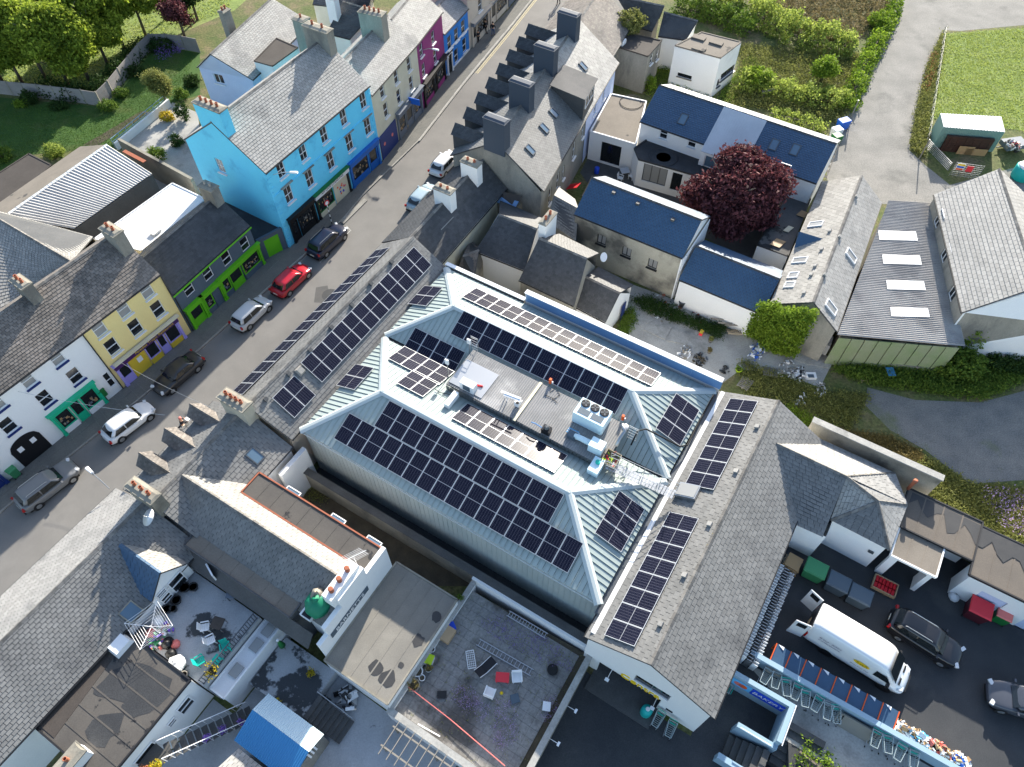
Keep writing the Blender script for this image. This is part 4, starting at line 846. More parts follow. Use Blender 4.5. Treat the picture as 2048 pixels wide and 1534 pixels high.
# --- tall house with navy chimneys and eight dormers
H = thing('dormered_town_house', 'tall grey gabled house with navy chimneys and a row of dark dormers', 'house', Q(56, -31, 0))
g4 = uvgable(H, 46.1, 58.6, -35.0, 6.0, -29.85, 9.5, -24.8, 6.2, dv=-2.0, wallm='render_grey', roofm='slate_mid', sw=.34, sh=.22, wins=[('back', 'px', 1100, 392, .75, 1.9, {}), ('back', 'px', 1116, 362, .75, 1.9, {}), ('back', 'px', 1127, 345, .6, 1.6, {}), ('back', 'px', 1148, 300, .8, 1.9, {}), ('back', 'px', 1166, 262, .7, 1.6, {})])
g5 = gable(H, Q(58.6, -37.0, 6.0), Q(68.2, -38.6, 6.0), Q(58.6, -31.85, 9.5), Q(68.2, -33.4, 9.5), Q(68.2, -28.3, 6.2), Q(58.6, -26.8, 6.2), wallm='render_paleblue', roofm='slate_light', sw=.6, sh=.4, skip=('left',), wins=[('back', 'px', 1190, 215, .7, 1.6, {}), ('back', 'px', 1208, 185, .7, 1.6, {})])
for i, u in enumerate((46.5, 52.4, 58.7, 65.2)): chimney(H, Q(u, -29.9 - (u - 46) * .165), VD, 2.2, .95, 8.3, 11.5, 'navy_render', 0, capm='navy_render', cap=.2, ov=.05)
for i in range(8):
    u = 48.0 + i * 2.66; v = -34.75 - (u - 46) * .165; dormer(H, u, v - .35, v + 2.6, 1.35, 5.9, 7.55, 'slate_dark', 'slate_dark', .65)
for px, py in ((1060, 300), (1088, 257), (1107, 227)):
    c, nn = on_plane(px, py, g4['c'], g4['d'], g4['r1']); al, up, n = plane_axes(g4['c'], g4['d'], g4['r1'], UD); skylight(g4['roof'], c, al, up, n, .7, 1.05, 'steel_dark', 'glass_sky', .14)
c, nn = on_plane(1166, 133, g5['c'], g5['d'], g5['r1']); skylight(g5['roof'], c, al, up, n, .7, 1.05, 'steel_dark', 'glass_sky', .14)
m = MB(); zt = 9.0; m.hexa([Q(57.0, -30.0, 6.5), Q(60.4, -30.6, 6.5), Q(60.4, -27.3, 6.3), Q(57.0, -26.7, 6.3)], [Q(57.0, -30.2, zt), Q(60.4, -30.8, zt), Q(60.4, -27.3, zt - .25), Q(57.0, -26.7, zt - .25)]); bd = m.build('box_dormer', 'slate_dark', H)
m = MB(); m.slab([Q(56.8, -30.4, zt + .06), Q(60.6, -31.0, zt + .06), Q(60.6, -27.1, zt - .2), Q(56.8, -26.5, zt - .2)], .08); m.build('dormer_roof', 'felt_grey', bd)
window(bd, Q(57, -26.72), Q(60.4, -27.32), VD, 1.7, 7.9, 2.6, 1.1, style='triple', sill=False, depth=-.02)
# --- dark cottages behind the parapet
def pgable(t, e1, e2, ze, r1p, r2p, zr, back=None, **kw):
    """gable from pixels: visible eave, ridge; far eave mirrored or given"""
    a, b, r1, r2 = A(*e1, ze), A(*e2, ze), A(*r1p, zr), A(*r2p, zr)
    if back: return gable(t, a, b, r1, r2, A(*back[1], back[2]), A(*back[0], back[2]), **kw)
    return gable(t, a, b, r1, r2, **kw)
H = thing('black_slate_cottage', 'black slate roofed cottage between white chimneys and blue parapet', 'house', A(1010, 520, 0))
pgable(H, (950, 502), (1049, 541), 3.6, (998, 429), (1074, 458), 6.0, ((1000, 402), (1084, 437), 4.6), wallm='render_white', roofm='slate_dark', ov=.15, sw=.3, sh=.22)
chimney(H, A(1094, 470, 5.5), UD, 1.9, .7, 4.0, 7.4, 'render_white', 2, ov=.05)
H = thing('steep_slate_cottage', 'steep dark slate cottage with sunlit rear slope under moss edged chimney', 'house', A(1120, 600, 0))
pgable(H, (1038, 560), (1148, 612), 3.4, (1078, 476), (1174, 517), 6.3, ((1118, 468), (1197, 507), 4.9), wallm='render_grey', roofm='slate_dark', ov=.12, sw=.3, sh=.22)
m = MB(); m.lathe(A(1205, 514, 4.6), [(.05, 0), (.35, .06), (.42, .16)], 12, Vector((.6, -.6, .5)).normalized()); m.build('satellite_dish', 'white_plastic', H)
H = thing('white_gabled_outhouse', 'small slate outhouse with white gable and blue door facing the yard', 'outhouse', A(1220, 640, 0))
pgable(H, (1150, 613), (1211, 645), 2.3, (1171, 553), (1240, 586), 4.2, ((1196, 534), (1266, 570), 3.3), wallm='render_white', roofm='slate_dark', ov=.1, sw=.34, sh=.26)
p_, q_ = A(1222, 668), A(1252, 618); m = MB(); n_ = out_n(p_, q_, A(1180, 600)); s_, z_ = 1.0, 1.0; m.box(lerp(p_, q_, .62) + ZD * 1.0 + n_ * .12, .8, .06, 1.9, (q_ - p_).normalized(), n_, ZD); m.build('door', 'navy', H)
H = thing('grey_leanto', 'grey slated lean-to between the stone house and stained barn', 'outhouse', A(1120, 440, 0))
m = MB(); pl = [A(1108, 390, 4.9), A(1157, 417, 4.9), A(1152, 482, 3.3), A(1094, 442, 3.3)]; m.slab(pl, .12); slates(m, pl[3], pl[2], pl[1], pl[0], .36, .26, mi=1); m.build('roof', ['slate_dark', 'slate_mid'], H)
m = MB(); m.slab([A(1108, 390, 4.92), A(1157, 417, 4.92), A(1150, 398, 4.3), A(1118, 374, 4.3)], .1); m.build('rear_roof', 'slate_pale', H)  # paler slab than the front slope: its sunlight is put into the colour
m = MB(); m.prism([A(1108, 390, 4.9), A(1157, 417, 4.9), A(1150, 478, 3.3), A(1097, 440, 3.3)], 0, 3.1); m.build('wall', 'render_grey', H)
H = thing('mossy_shed', 'tiny slate shed with white patched roof beside a walled courtyard', 'shed', A(945, 530, 0))
pgable(H, (915, 540), (948, 556), 2.6, (925, 512), (958, 500), 3.9, ((940, 480), (972, 508), 2.9), wallm='render_stained', roofm='slate_brown', ov=.05, sw=.3, sh=.22, gutter=None)
m = MB(); c = A(938, 515, 3.6); m.box(c + ZD * .1, .8, .5, .02); 
H = thing('courtyard_wall', 'white courtyard walls below the black slate cottage', 'wall', A(1010, 540, 0))
m = MB()
for p_, q_ in (((955, 545), (972, 513)), ((972, 513), (1046, 552)), ((1046, 552), (1040, 572))): m.bar(A(*p_, 1.3), A(*q_, 1.3), .22, 2.6)
m.build('wall', 'render_white', H)
# glazed lean-to against the grey gable
H = thing('roof_lantern', 'small timber lean-to with bright blue sheet against the grey gable', 'lean-to', A(1020, 420, 0))
m = MB(); pl = [A(1003, 383, 5.0), A(1044, 392, 5.0), A(1030, 417, 4.2), A(993, 405, 4.2)]; m.prism([A(1003, 383, 4.9), A(1044, 392, 4.9), A(1030, 417, 4.1), A(993, 405, 4.1)], 2.5, 4.05); m.build('wall', 'timber', H)
m = MB(); m.slab(pl, .06); m.build('roof', 'felt_brown', H); m = MB(); m.slab([lerp(pl[0], pl[3], .45) + ZD * .02, lerp(pl[1], pl[2], .45) + ZD * .02, pl[2] + ZD * .02, pl[3] + ZD * .02], .03); m.build('blue_sheet', 'metal_blue_fascia', H)
# --- stained barn and low wing
H = thing('stained_barn', 'navy slate barn with mould stained cream wall and three small windows', 'house', Q(48.5, -16, 0))
gs = vgable(H, -21.5, -10.9, 45.9, 5.2, 49.0, 7.1, 52.0, 5.2, wallm='render_stained', roofm='slate_blue', ov=.12, sw=.3, sh=.22, capm='slate_dark', wins=wl('front', [(1203, 480), (1253, 504), (1305, 528)], .9, 1.05, frame='black_paint', style='pair', pane='glass_curtain'), gwall='render_white')
m = MB(); m.box(Q(45.95, -10.93, 2.6), .25, .12, 5.0, UD, VD, ZD); m.box(Q(49, -10.85, 2.5), 5.8, .08, 5.0, UD, VD, ZD); m.build('white_gable_render', 'render_white', H)
for px, py in ((1228, 386), (1276, 408), (1346, 440)):
    c, n_ = on_plane(px, py, gs['a'], gs['b'], gs['r1']); m = MB(); m.box(c + n_ * .1, .3, .3, .2, UD, VD, ZD); m.build('roof_vent', 'slate_dark', gs['roof'])
H = thing('low_navy_wing', 'low navy slate range behind the pallets, between barn and ivy', 'house', Q(48, -6.5, 0))
vgable(H, -10.6, -3.0, 45.3, 3.3, 48.2, 4.9, 51.0, 3.3, wallm='render_white', roofm='slate_blue', ov=.12, sw=.3, sh=.22, capm='slate_dark')
# --- navy house with black flat extension
H = thing('navy_roof_house', 'long white house with navy slate roof and metal sheeted middle bay', 'house', Q(64, -13, 0))
gn = vgable(H, -22.4, -4.2, 61.4, 5.2, 65.3, 7.1, 68.6, 5.4, wallm='render_white_clean', roofm='slate_blue', ov=.2, sw=.3, sh=.22, capm='slate_dark', wins=wl('front', [(1327, 330 - 62), (1384, 285)], .85, 1.15, pane='glass_dark') + wl('front', [(1569, 338), (1575, 370)], 1.0, 1.0))
al, up, n = plane_axes(gn['a'], gn['b'], gn['r1'], VD)
k0, _ = on_plane(1410, 283, gn['a'], gn['b'], gn['r1']); k1, _ = on_plane(1495, 300, gn['a'], gn['b'], gn['r1'])
sh = MB(); v0, v1 = -15.4, -11.0
for i in range(18):
    a_ = lerp(v0, v1, i / 18); b_ = lerp(v0, v1, (i + .55) / 18); sh.slab([Q(60.6, a_, 4.95), Q(60.6, b_, 4.95), Q(65.2, b_, 7.18), Q(65.2, a_, 7.18)], .05)
sh.slab([Q(60.6, v0, 4.92), Q(60.6, v1, 4.92), Q(65.2, v1, 7.15), Q(65.2, v0, 7.15)], .06); sh.build('metal_roof_bay', 'metal_grey_roof', H)
m = MB(); wall(m, Q(60.8, v0), Q(60.8, v1), 0, 4.85, -UD, [(.5, 3.9, 3.2, 4.5)]); m.quad(Q(60.8, v0, 0), Q(61.6, v0, 0), Q(61.6, v0, 4.9), Q(60.8, v0, 4.9)); m.quad(Q(60.8, v1, 0), Q(61.6, v1, 0), Q(61.6, v1, 4.9), Q(60.8, v1, 4.9)); m.build('wall', 'render_white_clean', H)
window(H, Q(60.8, v0), Q(60.8, v1), -UD, 2.2, 3.85, 3.4, 1.3, style='pair', pane='glass_sky')
for px, py in ((1366, 239), (1548, 290), (1590, 300)):
    c, n_ = on_plane(px, py, gn['a'], gn['b'], gn['r1']); skylight(gn['roof'], c, al, up, n, .8, 1.2, 'steel_dark', 'glass_sky', .1)
H = thing('black_flat_extension', 'white extension with black felt roof, angled corner and glazed patio doors', 'extension', Q(59, -15, 0))
pts = [A(1295, 278, 3.2), A(1268, 297, 3.2), A(1277, 319, 3.2), A(1430, 362, 3.2), A(1510, 380, 3.2), A(1530, 345, 3.2)]
fb = flatbox(H, pts, 0, 3.2, 'render_white_clean', 'felt_black', parapet=.1, capm='felt_black', wins=[(2, 'px', 1309, 350, 2.5, 2.1, dict(style='triple', frame='steel_dark', pane='glass_curtain', sill=False)), (2, 'px', 1352, 364, 1.0, 2.1, dict(style='none', frame='black_paint', sill=False, pane='glass_dark')), (2, 'px', 1402, 378, 1.2, 1.4, dict(style='pair', pane='glass_dark'))])
m = MB(); m.lathe(A(1327, 315, 3.16), [(.001, .02), (1.1, .05), (1.45, .09), (1.5, .04)], 24); m.build('shallow_dome', 'felt_black', H, True)
H = thing('grey_flat_garage', 'white garage with grey felt roof and black double door', 'garage', A(1230, 270, 0))
pts = [A(1222, 188, 3.4), A(1180, 263, 3.4), A(1272, 290, 3.4), A(1293, 203, 3.4)]
flatbox(H, pts, 0, 3.4, 'render_white_clean', 'felt_tan', parapet=.1, wins=[(1, 'px', 1221, 308, 2.2, 2.4, dict(style='pair', frame='black_paint', sill=False))])
hs = MB(); c0 = A(1262, 204, 3.46); hs.tube([c0 + Vector((math.cos(i * .35) * (1.1 + i * .012), math.sin(i * .35) * (1.1 + i * .012), .0)) for i in range(24)], .035, 5); o = hs.build('hose_coil', 'rubber', None, True); tag(o, 'loop of black hose lying on the grey garage roof', 'hose')
# --- white box, derelict box, buildings at the top
H = thing('white_box_building', 'plain white flat roofed box with slit window beside the hedge', 'building', A(1410, 130, 0))
flatbox(H, [A(1350, 91, 4.9), A(1441, 116, 4.9), A(1483, 84, 4.9), A(1403, 64, 4.9)], 0, 4.9, 'render_white', 'felt_tan', parapet=.06, capm='felt_tan', wins=[(0, 'px', 1369, 152, 1.7, .45, dict(frame='black_paint', style='none', sillm='concrete_wall')), (1, 'px', 1455, 145, 3.0, .9, dict(frame='steel_dark', style='pair')), (1, 'px', 1437, 165, .7, 1.0, dict(frame='steel_dark', style='none'))])
for px, py in ((1405, 96), (1433, 84), (1395, 76)): pass
for k, (px, py) in enumerate(((1398, 97), (1433, 85), (1398, 75))):
    c = A(px, py, 5.0); m = MB(); m.box(c, 1.5, .8, .14, VD, UD, ZD); m.build('roof_light', 'felt_tan', H)
H = thing('derelict_box', 'stained grey flat roofed outbuilding with small roof hatch', 'building', A(1250, 110, 0))
flatbox(H, [A(1191, 80, 4.6), A(1296, 113, 4.6), A(1324, 81, 4.6), A(1214, 58, 4.6)], 0, 4.6, 'render_grey', 'felt_brown', parapet=.08, capm='felt_brown', wins=[(1, 'px', 1303, 118, .8, 1.2, {}), (1, 'px', 1315, 110, .7, 1.2, {})])
m = MB(); m.box(A(1238, 82, 4.9), 1.4, .9, .5, VD, UD, ZD); m.build('roof_hatch', 'membrane_white', H)
H = thing('slate_annexe', 'white walled annexe with mottled slate roof behind the white box', 'house', A(1360, 70, 0))
pgable(H, (1316, 72), (1372, 80), 4.0, (1328, 24), (1396, 42), 5.6, None, wallm='render_white', roofm='slate_dark', ov=.1, sw=.34, sh=.26)
H = thing('old_slate_barn', 'old dark slate barn overgrown with ivy at the top edge', 'house', A(1270, 40, 0))
pgable(H, (1268, 52), (1305, 62), 4.2, (1232, -8), (1329, 12), 6.5, None, wallm='render_grey', roofm='slate_dark', ov=.1, sw=.34, sh=.26)
H = thing('old_street_house', 'weathered brown slate house beyond the last navy chimney', 'house', A(1180, 20, 0))
g6 = gable(H, Q(68.6, -38.8, 5.2), Q(78, -40.2, 5.2), Q(68.6, -34.2, 8.0), Q(78, -35.7, 8.0), Q(78, -31.2, 5.2), Q(68.6, -29.8, 5.2), wallm='render_grey', roofm='slate_brown', sw=.34, sh=.24)

# ================================================================ rear right: barn, canopy, slate house, container
H = thing('ivy_barn', 'long grey slate barn with rooflights, ivy grown end wall', 'house', Q(54, -.5, 0))
gi = uvgable(H, 45.8, 63.3, -2.75, 4.2, .25, 6.2, 2.85, 4.2, dv=-1.15, wallm='render_grey', roofm='slate_pale', roofm2='slate_light', ov=.12, sw=.5, sh=.36)
al, up, n = plane_axes(gi['a'], gi['b'], gi['r1'], UD)
for px, py, w in ((1632, 449, 1.3), (1600, 521, 1.3), (1587, 551, .9), (1580, 570, .9)):
    c, _ = on_plane(px, py, gi['a'], gi['b'], gi['r1']); skylight(gi['roof'], c, up, al, n, w, .75, 'white_paint', 'glass_curtain', .12)
al2, up2, n2 = plane_axes(gi['c'], gi['d'], gi['r1'], UD)
for px, py in ((1701, 512), (1661, 615)):
    c, _ = on_plane(px, py, gi['c'], gi['d'], gi['r1']); skylight(gi['roof'], c, al2, up2, n2, .85, 1.35, 'white_paint', 'glass_curtain', .14)
for px, py in ((1660, 463), (1644, 500), (1631, 533), (1623, 551), (1609, 587)):
    c, _ = on_plane(px, py, gi['a'], gi['b'], gi['r1']); m = MB(); m.box(c + n * .1, .28, .28, .2, al, up, n); m.build('roof_vent', 'slate_light', gi['roof'])
for px, py in ((1711, 394), (1678, 474), (1648, 550)):
    c, _ = on_plane(px, py, gi['c'], gi['d'], gi['r1']); m = MB(); m.box(c + n2 * .1, .28, .28, .2, al2, up2, n2); m.build('roof_vent', 'slate_light', gi['roof'])
# small slated gablet on the barn roof
a_, _ = on_plane(1596, 465, gi['a'], gi['b'], gi['r1']); b_, _ = on_plane(1588, 497, gi['a'], gi['b'], gi['r1']); c_, _ = on_plane(1648, 478, gi['a'], gi['b'], gi['r1'])
m = MB(); top = (a_ + b_) / 2 + ZD * 1.05; m.slab([a_, top, c_], .05); m.slab([b_, top, c_], .05); m.poly([a_, b_, top]); m.build('gablet', 'slate_blue', H)
# lower white rendered annexe at the foot of the barn
m = MB(); m.prism([A(1535, 660), A(1650, 712), A(1668, 672, 1.4), A(1545, 640, 1.4)], 0, 1.3); m.build('low_wall', 'render_white', H)
def corrugated(name, pts, m, parent, pitch=.15, amp=.025, axis=(0, 1), t=.03):
    """corrugated sheet over a quad: waves run across edge p0-p1"""
    a, b, c, d = map(Vector, pts); L = (b - a).length; k = int(L / pitch) * 4; n = (b - a).cross(d - a).normalized(); n = n if n.z > 0 else -n; mb = MB(); vs = []; fs = []
    for i in range(k + 1):
        s = i / k; z = n * amp * math.sin(i * math.pi / 2); vs += [lerp(a, b, s) + z, lerp(d, c, s) + z]
    for i in range(k): fs.append((2 * i, 2 * i + 2, 2 * i + 3, 2 * i + 1))
    mb.add(vs, fs); return mb.build(name, m, parent)
H = thing('corrugated_canopy', 'big brown corrugated roof with four white roof sheets between two slate buildings', 'shed', Q(56, 6, 0))
cq = [Q(64.0, 2.2, 4.15), Q(45.7, 3.0, 4.0), Q(50.2, 12.2, 3.7), Q(66.0, 5.8, 4.0)]
corrugated('corrugated_roof', cq, 'corrugated_brown', H, .22, .035)
n_ = (cq[1] - cq[0]).cross(cq[3] - cq[0]).normalized(); n_ = n_ if n_.z > 0 else -n_
for px, py in ((1794, 472), (1802, 520), (1810, 571), (1818, 625)):
    c, _ = on_plane(px, py, *cq[:3]); q4 = []
    pts = [on_plane(px + dx, py + dy, *cq[:3])[0] + n_ * .06 for dx, dy in ((-38, -10), (-36, 8), (41, 10), (37, -8))]
    corrugated('roof_sheet', [pts[0], pts[1], pts[2], pts[3]], 'white_plastic', H, .22, .006)
m = MB()
for i in range(9):
    a = lerp(Q(45.9, 3.2), Q(50.0, 11.9), i / 9 + .004); b = lerp(Q(45.9, 3.2), Q(50.0, 11.9), (i + 1) / 9 - .004); m = MB(); m.bar(a + ZD * 1.75, b + ZD * 1.75, .06, 3.5); m.build('wall_sheet', 'green_sheet' if 'green_sheet' in MT else mk('green_sheet', (.22, .28, .13), (.28, .30, .19), .6, .7, fine=.15, island=.1) and 'green_sheet', H)
m = MB(); m.prism([Q(46.4, 3.3), Q(50.4, 11.8), Q(65.6, 5.4), Q(63.6, 2.4)], 0, 3.2); m.build('wall', 'concrete_wall', H)
H = thing('slate_warehouse', 'grey slate warehouse at right edge with green wall and three white windows', 'house', Q(60, 11, 0))
gv = gable(H, Q(51.9, 10.8, 5.3), Q(65.4, 5.5, 5.3), Q(54.6, 14.6, 8.0), Q(68.0, 9.3, 8.0), wallm='render_grey', roofm='slate_light', ov=.12, sw=.5, sh=.34, gwall='render_white', wins=wl('front', [(1876, 438), (1890, 507), (1906, 584)], 1.2, 1.5, style='pair', sill=False))
m = MB(); p_, q_ = gv['wd'], gv['wa']; n_ = out_n(p_, q_, gv['cen']); m.poly([p_ + n_ * .04 + ZD * 0, q_ + n_ * .04, q_ + n_ * .04 + ZD * 5.2, Vector((gv['r1'].x, gv['r1'].y, 7.85)) + n_ * .12, p_ + n_ * .04 + ZD * 5.2]); m.build('gable_render', 'render_white', H)
m = MB(); m.bar(gv['a'] - ZD * 2.2 + UD * .2, gv['b'] - ZD * 2.2, .35, .12); m.build('wall_ledge', 'metal_blue_fascia', H)
H = thing('shipping_container', 'pale green shipping container with sunlit white roof and stacked brown crates', 'container', Q(83, 6.6, 0))
ca, cb, cc, cd = Q(80.9, 4.15), Q(83.4, 9.85), Q(86.0, 9.0), Q(83.2, 3.3); flat('container_green', (.20, .33, .29), .5)
m = MB(); m.prism([ca, cb, cc, cd], .08, 2.55); m.build('body', 'container_green', H)
corrugated('roof', [ca + ZD * 2.6, cb + ZD * 2.6, cc + ZD * 2.6, cd + ZD * 2.6], 'membrane_white', H, .3, .03)
x_ = (cb - ca).normalized(); n_ = out_n(ca, cb, cc); L_ = (cb - ca).length
for i in range(30):
    m = MB(); m.box(ca + x_ * (L_ * (i + .5) / 30) + ZD * 1.3 + n_ * .02, .06, .05, 2.3, x_, n_, ZD); m.build('side_rib', 'container_green', H)
H = thing('crate_stack', 'wall of brown plastic bottle crates stacked before the green container', 'crate stack', Q(80.5, 7.0, 0))
cr = MB(); cr.box((0, 0, 0), .38, .28, .26); CRM = cr.mesh('crate', flat('crate_brown', (.05, .022, .015), .6))
for r in range(7):
    for i in range(12):
        o = bpy.data.objects.new('crate', CRM); COL.objects.link(o); o.location = ca + x_ * (.9 + i * .40) + n_ * (.35 + .02 * (i % 2)) + ZD * (.14 + r * .27); o.rotation_euler = (0, 0, math.atan2(x_.y, x_.x)); put(o, H)
for s, w, h in ((3.1, 1.6, 1.0), (4.2, 2.2, .8)):
    m = MB(); m.box(ca + x_ * s + n_ * .75 + ZD * h / 2, w, .03, h, x_, (n_ + ZD * .25).normalized(), ZD); o = m.build('board', 'cardboard', None); tag(o, ('small' if w < 2 else 'wide') + ' tan board leaning on the brown crates', 'board')

# ================================================================ loading yard, raised above the street
ZY = 1.5
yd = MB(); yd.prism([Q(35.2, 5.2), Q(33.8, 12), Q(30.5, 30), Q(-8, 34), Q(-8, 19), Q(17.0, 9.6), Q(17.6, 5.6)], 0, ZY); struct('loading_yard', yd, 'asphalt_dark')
# trolley path in front of the low wall is paler concrete
sheet('trolley_path', [Q(18.5, 6.2), Q(18.5, 24), Q(15.4, 24), Q(15.4, 10.0), Q(17.2, 9.6)], ZY + .004, 'concrete')
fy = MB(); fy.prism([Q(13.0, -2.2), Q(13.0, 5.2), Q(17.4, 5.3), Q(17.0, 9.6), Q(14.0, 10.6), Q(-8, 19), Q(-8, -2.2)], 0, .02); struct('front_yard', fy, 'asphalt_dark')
# rear store wing
H = thing('store_wing', 'white store wing with hipped slate roofs beside the loading yard', 'building', Q(31, 7, 0))
Za, Zb = 4.95, 7.0; r0, r1 = Q(31.1, 1.3, Zb), Q(31.1, 7.0, Zb); W = MB(); R = MB(); S = MB(); S2_ = MB(); C = MB()
def sl(pts, mb2=None, w=.44, h=.3):
    R.slab(pts, .1); pts = [Vector(p) for p in pts]
    a, b = pts[0], pts[1]; c = pts[2]; d = pts[3] if len(pts) > 3 else pts[2]; slates(mb2 or S, a, b, c, d, w, h)
sl([Q(27.25, 5.3, Za), Q(27.35, 7.3, Za), r1, r0], S2_); sl([Q(34.6, 10.1, Za), Q(34.6, 4.6, Za), r0, r1])
sl([Q(32.6, 11.45, Za + .02), Q(34.6, 10.1, Za + .02), r1 + ZD * .02]); ap = Q(30.9, 9.4, 6.3)
sl([Q(28.8, 7.35, Za), r1 - ZD * .12, ap], S); sl([Q(28.7, 11.3, Za), Q(28.8, 7.35, Za), ap], S2_); sl([Q(32.6, 11.45, Za), Q(28.7, 11.3, Za), ap], S); sl([r1 - ZD * .12, Q(32.6, 11.45, Za), ap], S)
ro = R.build('roof', 'slate_dark', H); S.build('slates', 'slate_light', ro, kind='stuff'); S2_.build('slates', 'slate_mid', ro, kind='stuff')  # lighter slates on sunlit slopes, darker on shaded ones: light painted into the roof
for p_, q_ in ((r0, r1), (Q(34.6, 10.1, Za), r1), (Q(28.8, 7.35, Za), ap), (Q(28.7, 11.3, Za), ap), (Q(32.6, 11.45, Za), ap), (r1, ap)): ridge_caps(C, p_ + ZD * .05, q_ + ZD * .05)
C.build('ridge_tiles', 'ridge_tile', ro, kind='stuff')
wall(W, Q(27.5, 5.5), Q(27.5, 7.5), ZY, 4.9, -UD); wall(W, Q(27.5, 7.5), Q(28.95, 7.5), ZY, 4.9, VD); wall(W, Q(28.95, 7.5), Q(28.85, 11.1), ZY, 4.9, -UD); wall(W, Q(28.85, 11.1), Q(32.4, 11.3), ZY, 4.9, VD); wall(W, Q(32.4, 11.3), Q(34.4, 10), ZY, 4.9, VD); wall(W, Q(34.4, 10), Q(34.4, 4.6), 0, 4.9, UD)
W.build('wall', 'render_white_clean', H)
m = MB(); m.tube([Q(27.3, 5.35, Za + .1), r0 + ZD * .12 - UD * .1], .07); m.tube([Q(34.5, 4.6, Za + .1), r0 + ZD * .12 + UD * .1], .05); m.build('valley_flashing', 'metal_blue_fascia', H)
m = MB(); m.box(Q(35.25, 8.3, 2.9), .35, 9.0, 5.8, UD, VD, ZD); m.build('parapet', 'concrete_wall', H); m = MB(); m.box(Q(35.25, 8.3, 5.85), .5, 9.1, .1, UD, VD, ZD); m.build('coping', 'concrete', H)
m = MB(); m.lathe(Q(33.9, 11.2, 4.9), [(.12, 0), (.12, 1.0), (.16, 1.05), (.16, 1.2)], 10); m.build('flue', 'clay', H, True)
m = MB(); m.box(Q(28.8, 10.6, 3.6), .12, .35, .2, UD, VD, ZD); m.build('bulkhead_lamp', 'steel_dark', H)
H = thing('loading_canopy', 'tan felt canopy on white piers next to the store wing', 'canopy', Q(30.5, 13, 0))
flatroof(H, 28.7, 32.3, 11.55, 14.45, 4.5, 'felt_tan', edge='render_white_clean', seams=3)
m = MB(); m.box(Q(28.95, 11.9, 3.0), .3, .5, 2.9, UD, VD, ZD); m.build('pier', 'render_white_clean', H); m = MB(); m.box(Q(29.3, 14.2, 3.0), 1.0, .3, 2.9, UD, VD, ZD); m.build('pier', 'render_white_clean', H)
H = thing('long_flat_store', 'long flat roofed store with rain stained brown felt at right edge', 'building', Q(32, 18, 0))
mk('felt_wet', (.135, .115, .095), (.115, .10, .085), .5, .85, .1, 12, fine=.12)
mk('wet_patch', (.035, .036, .038), (.045, .045, .046), 1, .55, .05, 14, fine=.1)
flatroof(H, 31.0, 34.2, 11.3, 16.2, 4.6, 'felt_wet', seams=4); flatroof(H, 29.95, 33.9, 16.205, 30, 4.58, 'felt_wet', seams=12)
rr = random.Random(5); m = MB(); top = [Q(34.0 - .01 * i, 11.6 + i * .45, 4.618) for i in range(30)]; low = [Q(33.0 - .04 * i + .55 * math.sin(i * 1.7) + rr.uniform(-.25, .25), 11.6 + i * .45, 4.618) for i in range(30)]
for i in range(29): m.quad(top[i], top[i + 1], low[i + 1], low[i])
m.build('rain_stain', 'wet_patch', H)
W = MB(); wall(W, Q(29.9, 16.3), Q(29.9, 30), ZY, 4.45, -UD, [(1.2, 2.8, ZY, 3.6), (4.2, 5.6, ZY, 3.6)]); wall(W, Q(29.9, 16.3), Q(31.1, 16.3), ZY, 4.45, -VD); wall(W, Q(34.2, 11.3), Q(33.8, 30), 0, 4.45, UD); wall(W, Q(32.4, 14.6), Q(32.4, 16.3), ZY, 4.45, -UD)
W.build('wall', 'render_white_clean', H)
for s in (18.3, 21.2): m = MB(); m.box(Q(30.0, s, ZY + 1.05), .05, 1.55, 2.1, UD, VD, ZD); m.build('shutter_door', 'render_paleblue', H)
# low grey wall, trolley shelter, stair well with blue banner
H = thing('trolley_wall', 'blue grey rendered low wall between trolley path and loading yard', 'wall', Q(18.8, 12, 0))
flat('wall_bluegrey', hexc('#8fa9ba'), .7)
m = MB(); m.box(Q(18.8, 13.5, ZY + .6), .32, 14.5, 1.2, UD, VD, ZD); m.build('wall', 'wall_bluegrey', H)
H = thing('trolley_shelter', 'low dark panelled shelter roof with orange frames behind the trolley wall', 'shelter', Q(19.6, 11.3, 0))
for i in range(8):
    v = 7.45 + i * .96; m = MB(); m.slab([Q(19.0, v + .03, ZY + .95), Q(20.15, v + .03, ZY + 1.1), Q(20.15, v + .93, ZY + 1.1), Q(19.0, v + .93, ZY + .95)], .04); m.build('roof_panel', 'slate_blue', H)
    m = MB(); m.bar(Q(19.0, v, ZY + .98), Q(20.15, v, ZY + 1.13), .06); m.bar(Q(20.15, v, ZY), Q(20.15, v, ZY + 1.13), .06); m.build('frame_bar', 'orange', H)
    m = MB(); m.poly([Q(20.17, v + .1, ZY + 1.14), Q(20.17, v + .5, ZY + 1.14), Q(19.95, v + .5, ZY + 1.12)]); m.build('white_bracket', 'white_paint', H)
m = MB(); m.bar(Q(19.0, 15.13, ZY + .98), Q(20.15, 15.13, ZY + 1.13), .06); m.build('frame_bar', 'orange', H)
H = thing('stair_well', 'blue grey walled stair well with bright blue banner and white rail', 'stair well', Q(15.8, 7.4, 0))
W = MB(); W.box(Q(17.15, 7.5, 1.25), .3, 4.4, 2.5, UD, VD, ZD); W.box(Q(15.9, 9.55, 1.25), 2.2, .3, 2.5, UD, VD, ZD); W.box(Q(14.65, 8.45, .9), .3, 2.5, 1.8, UD, VD, ZD); W.build('wall', 'wall_bluegrey', H)
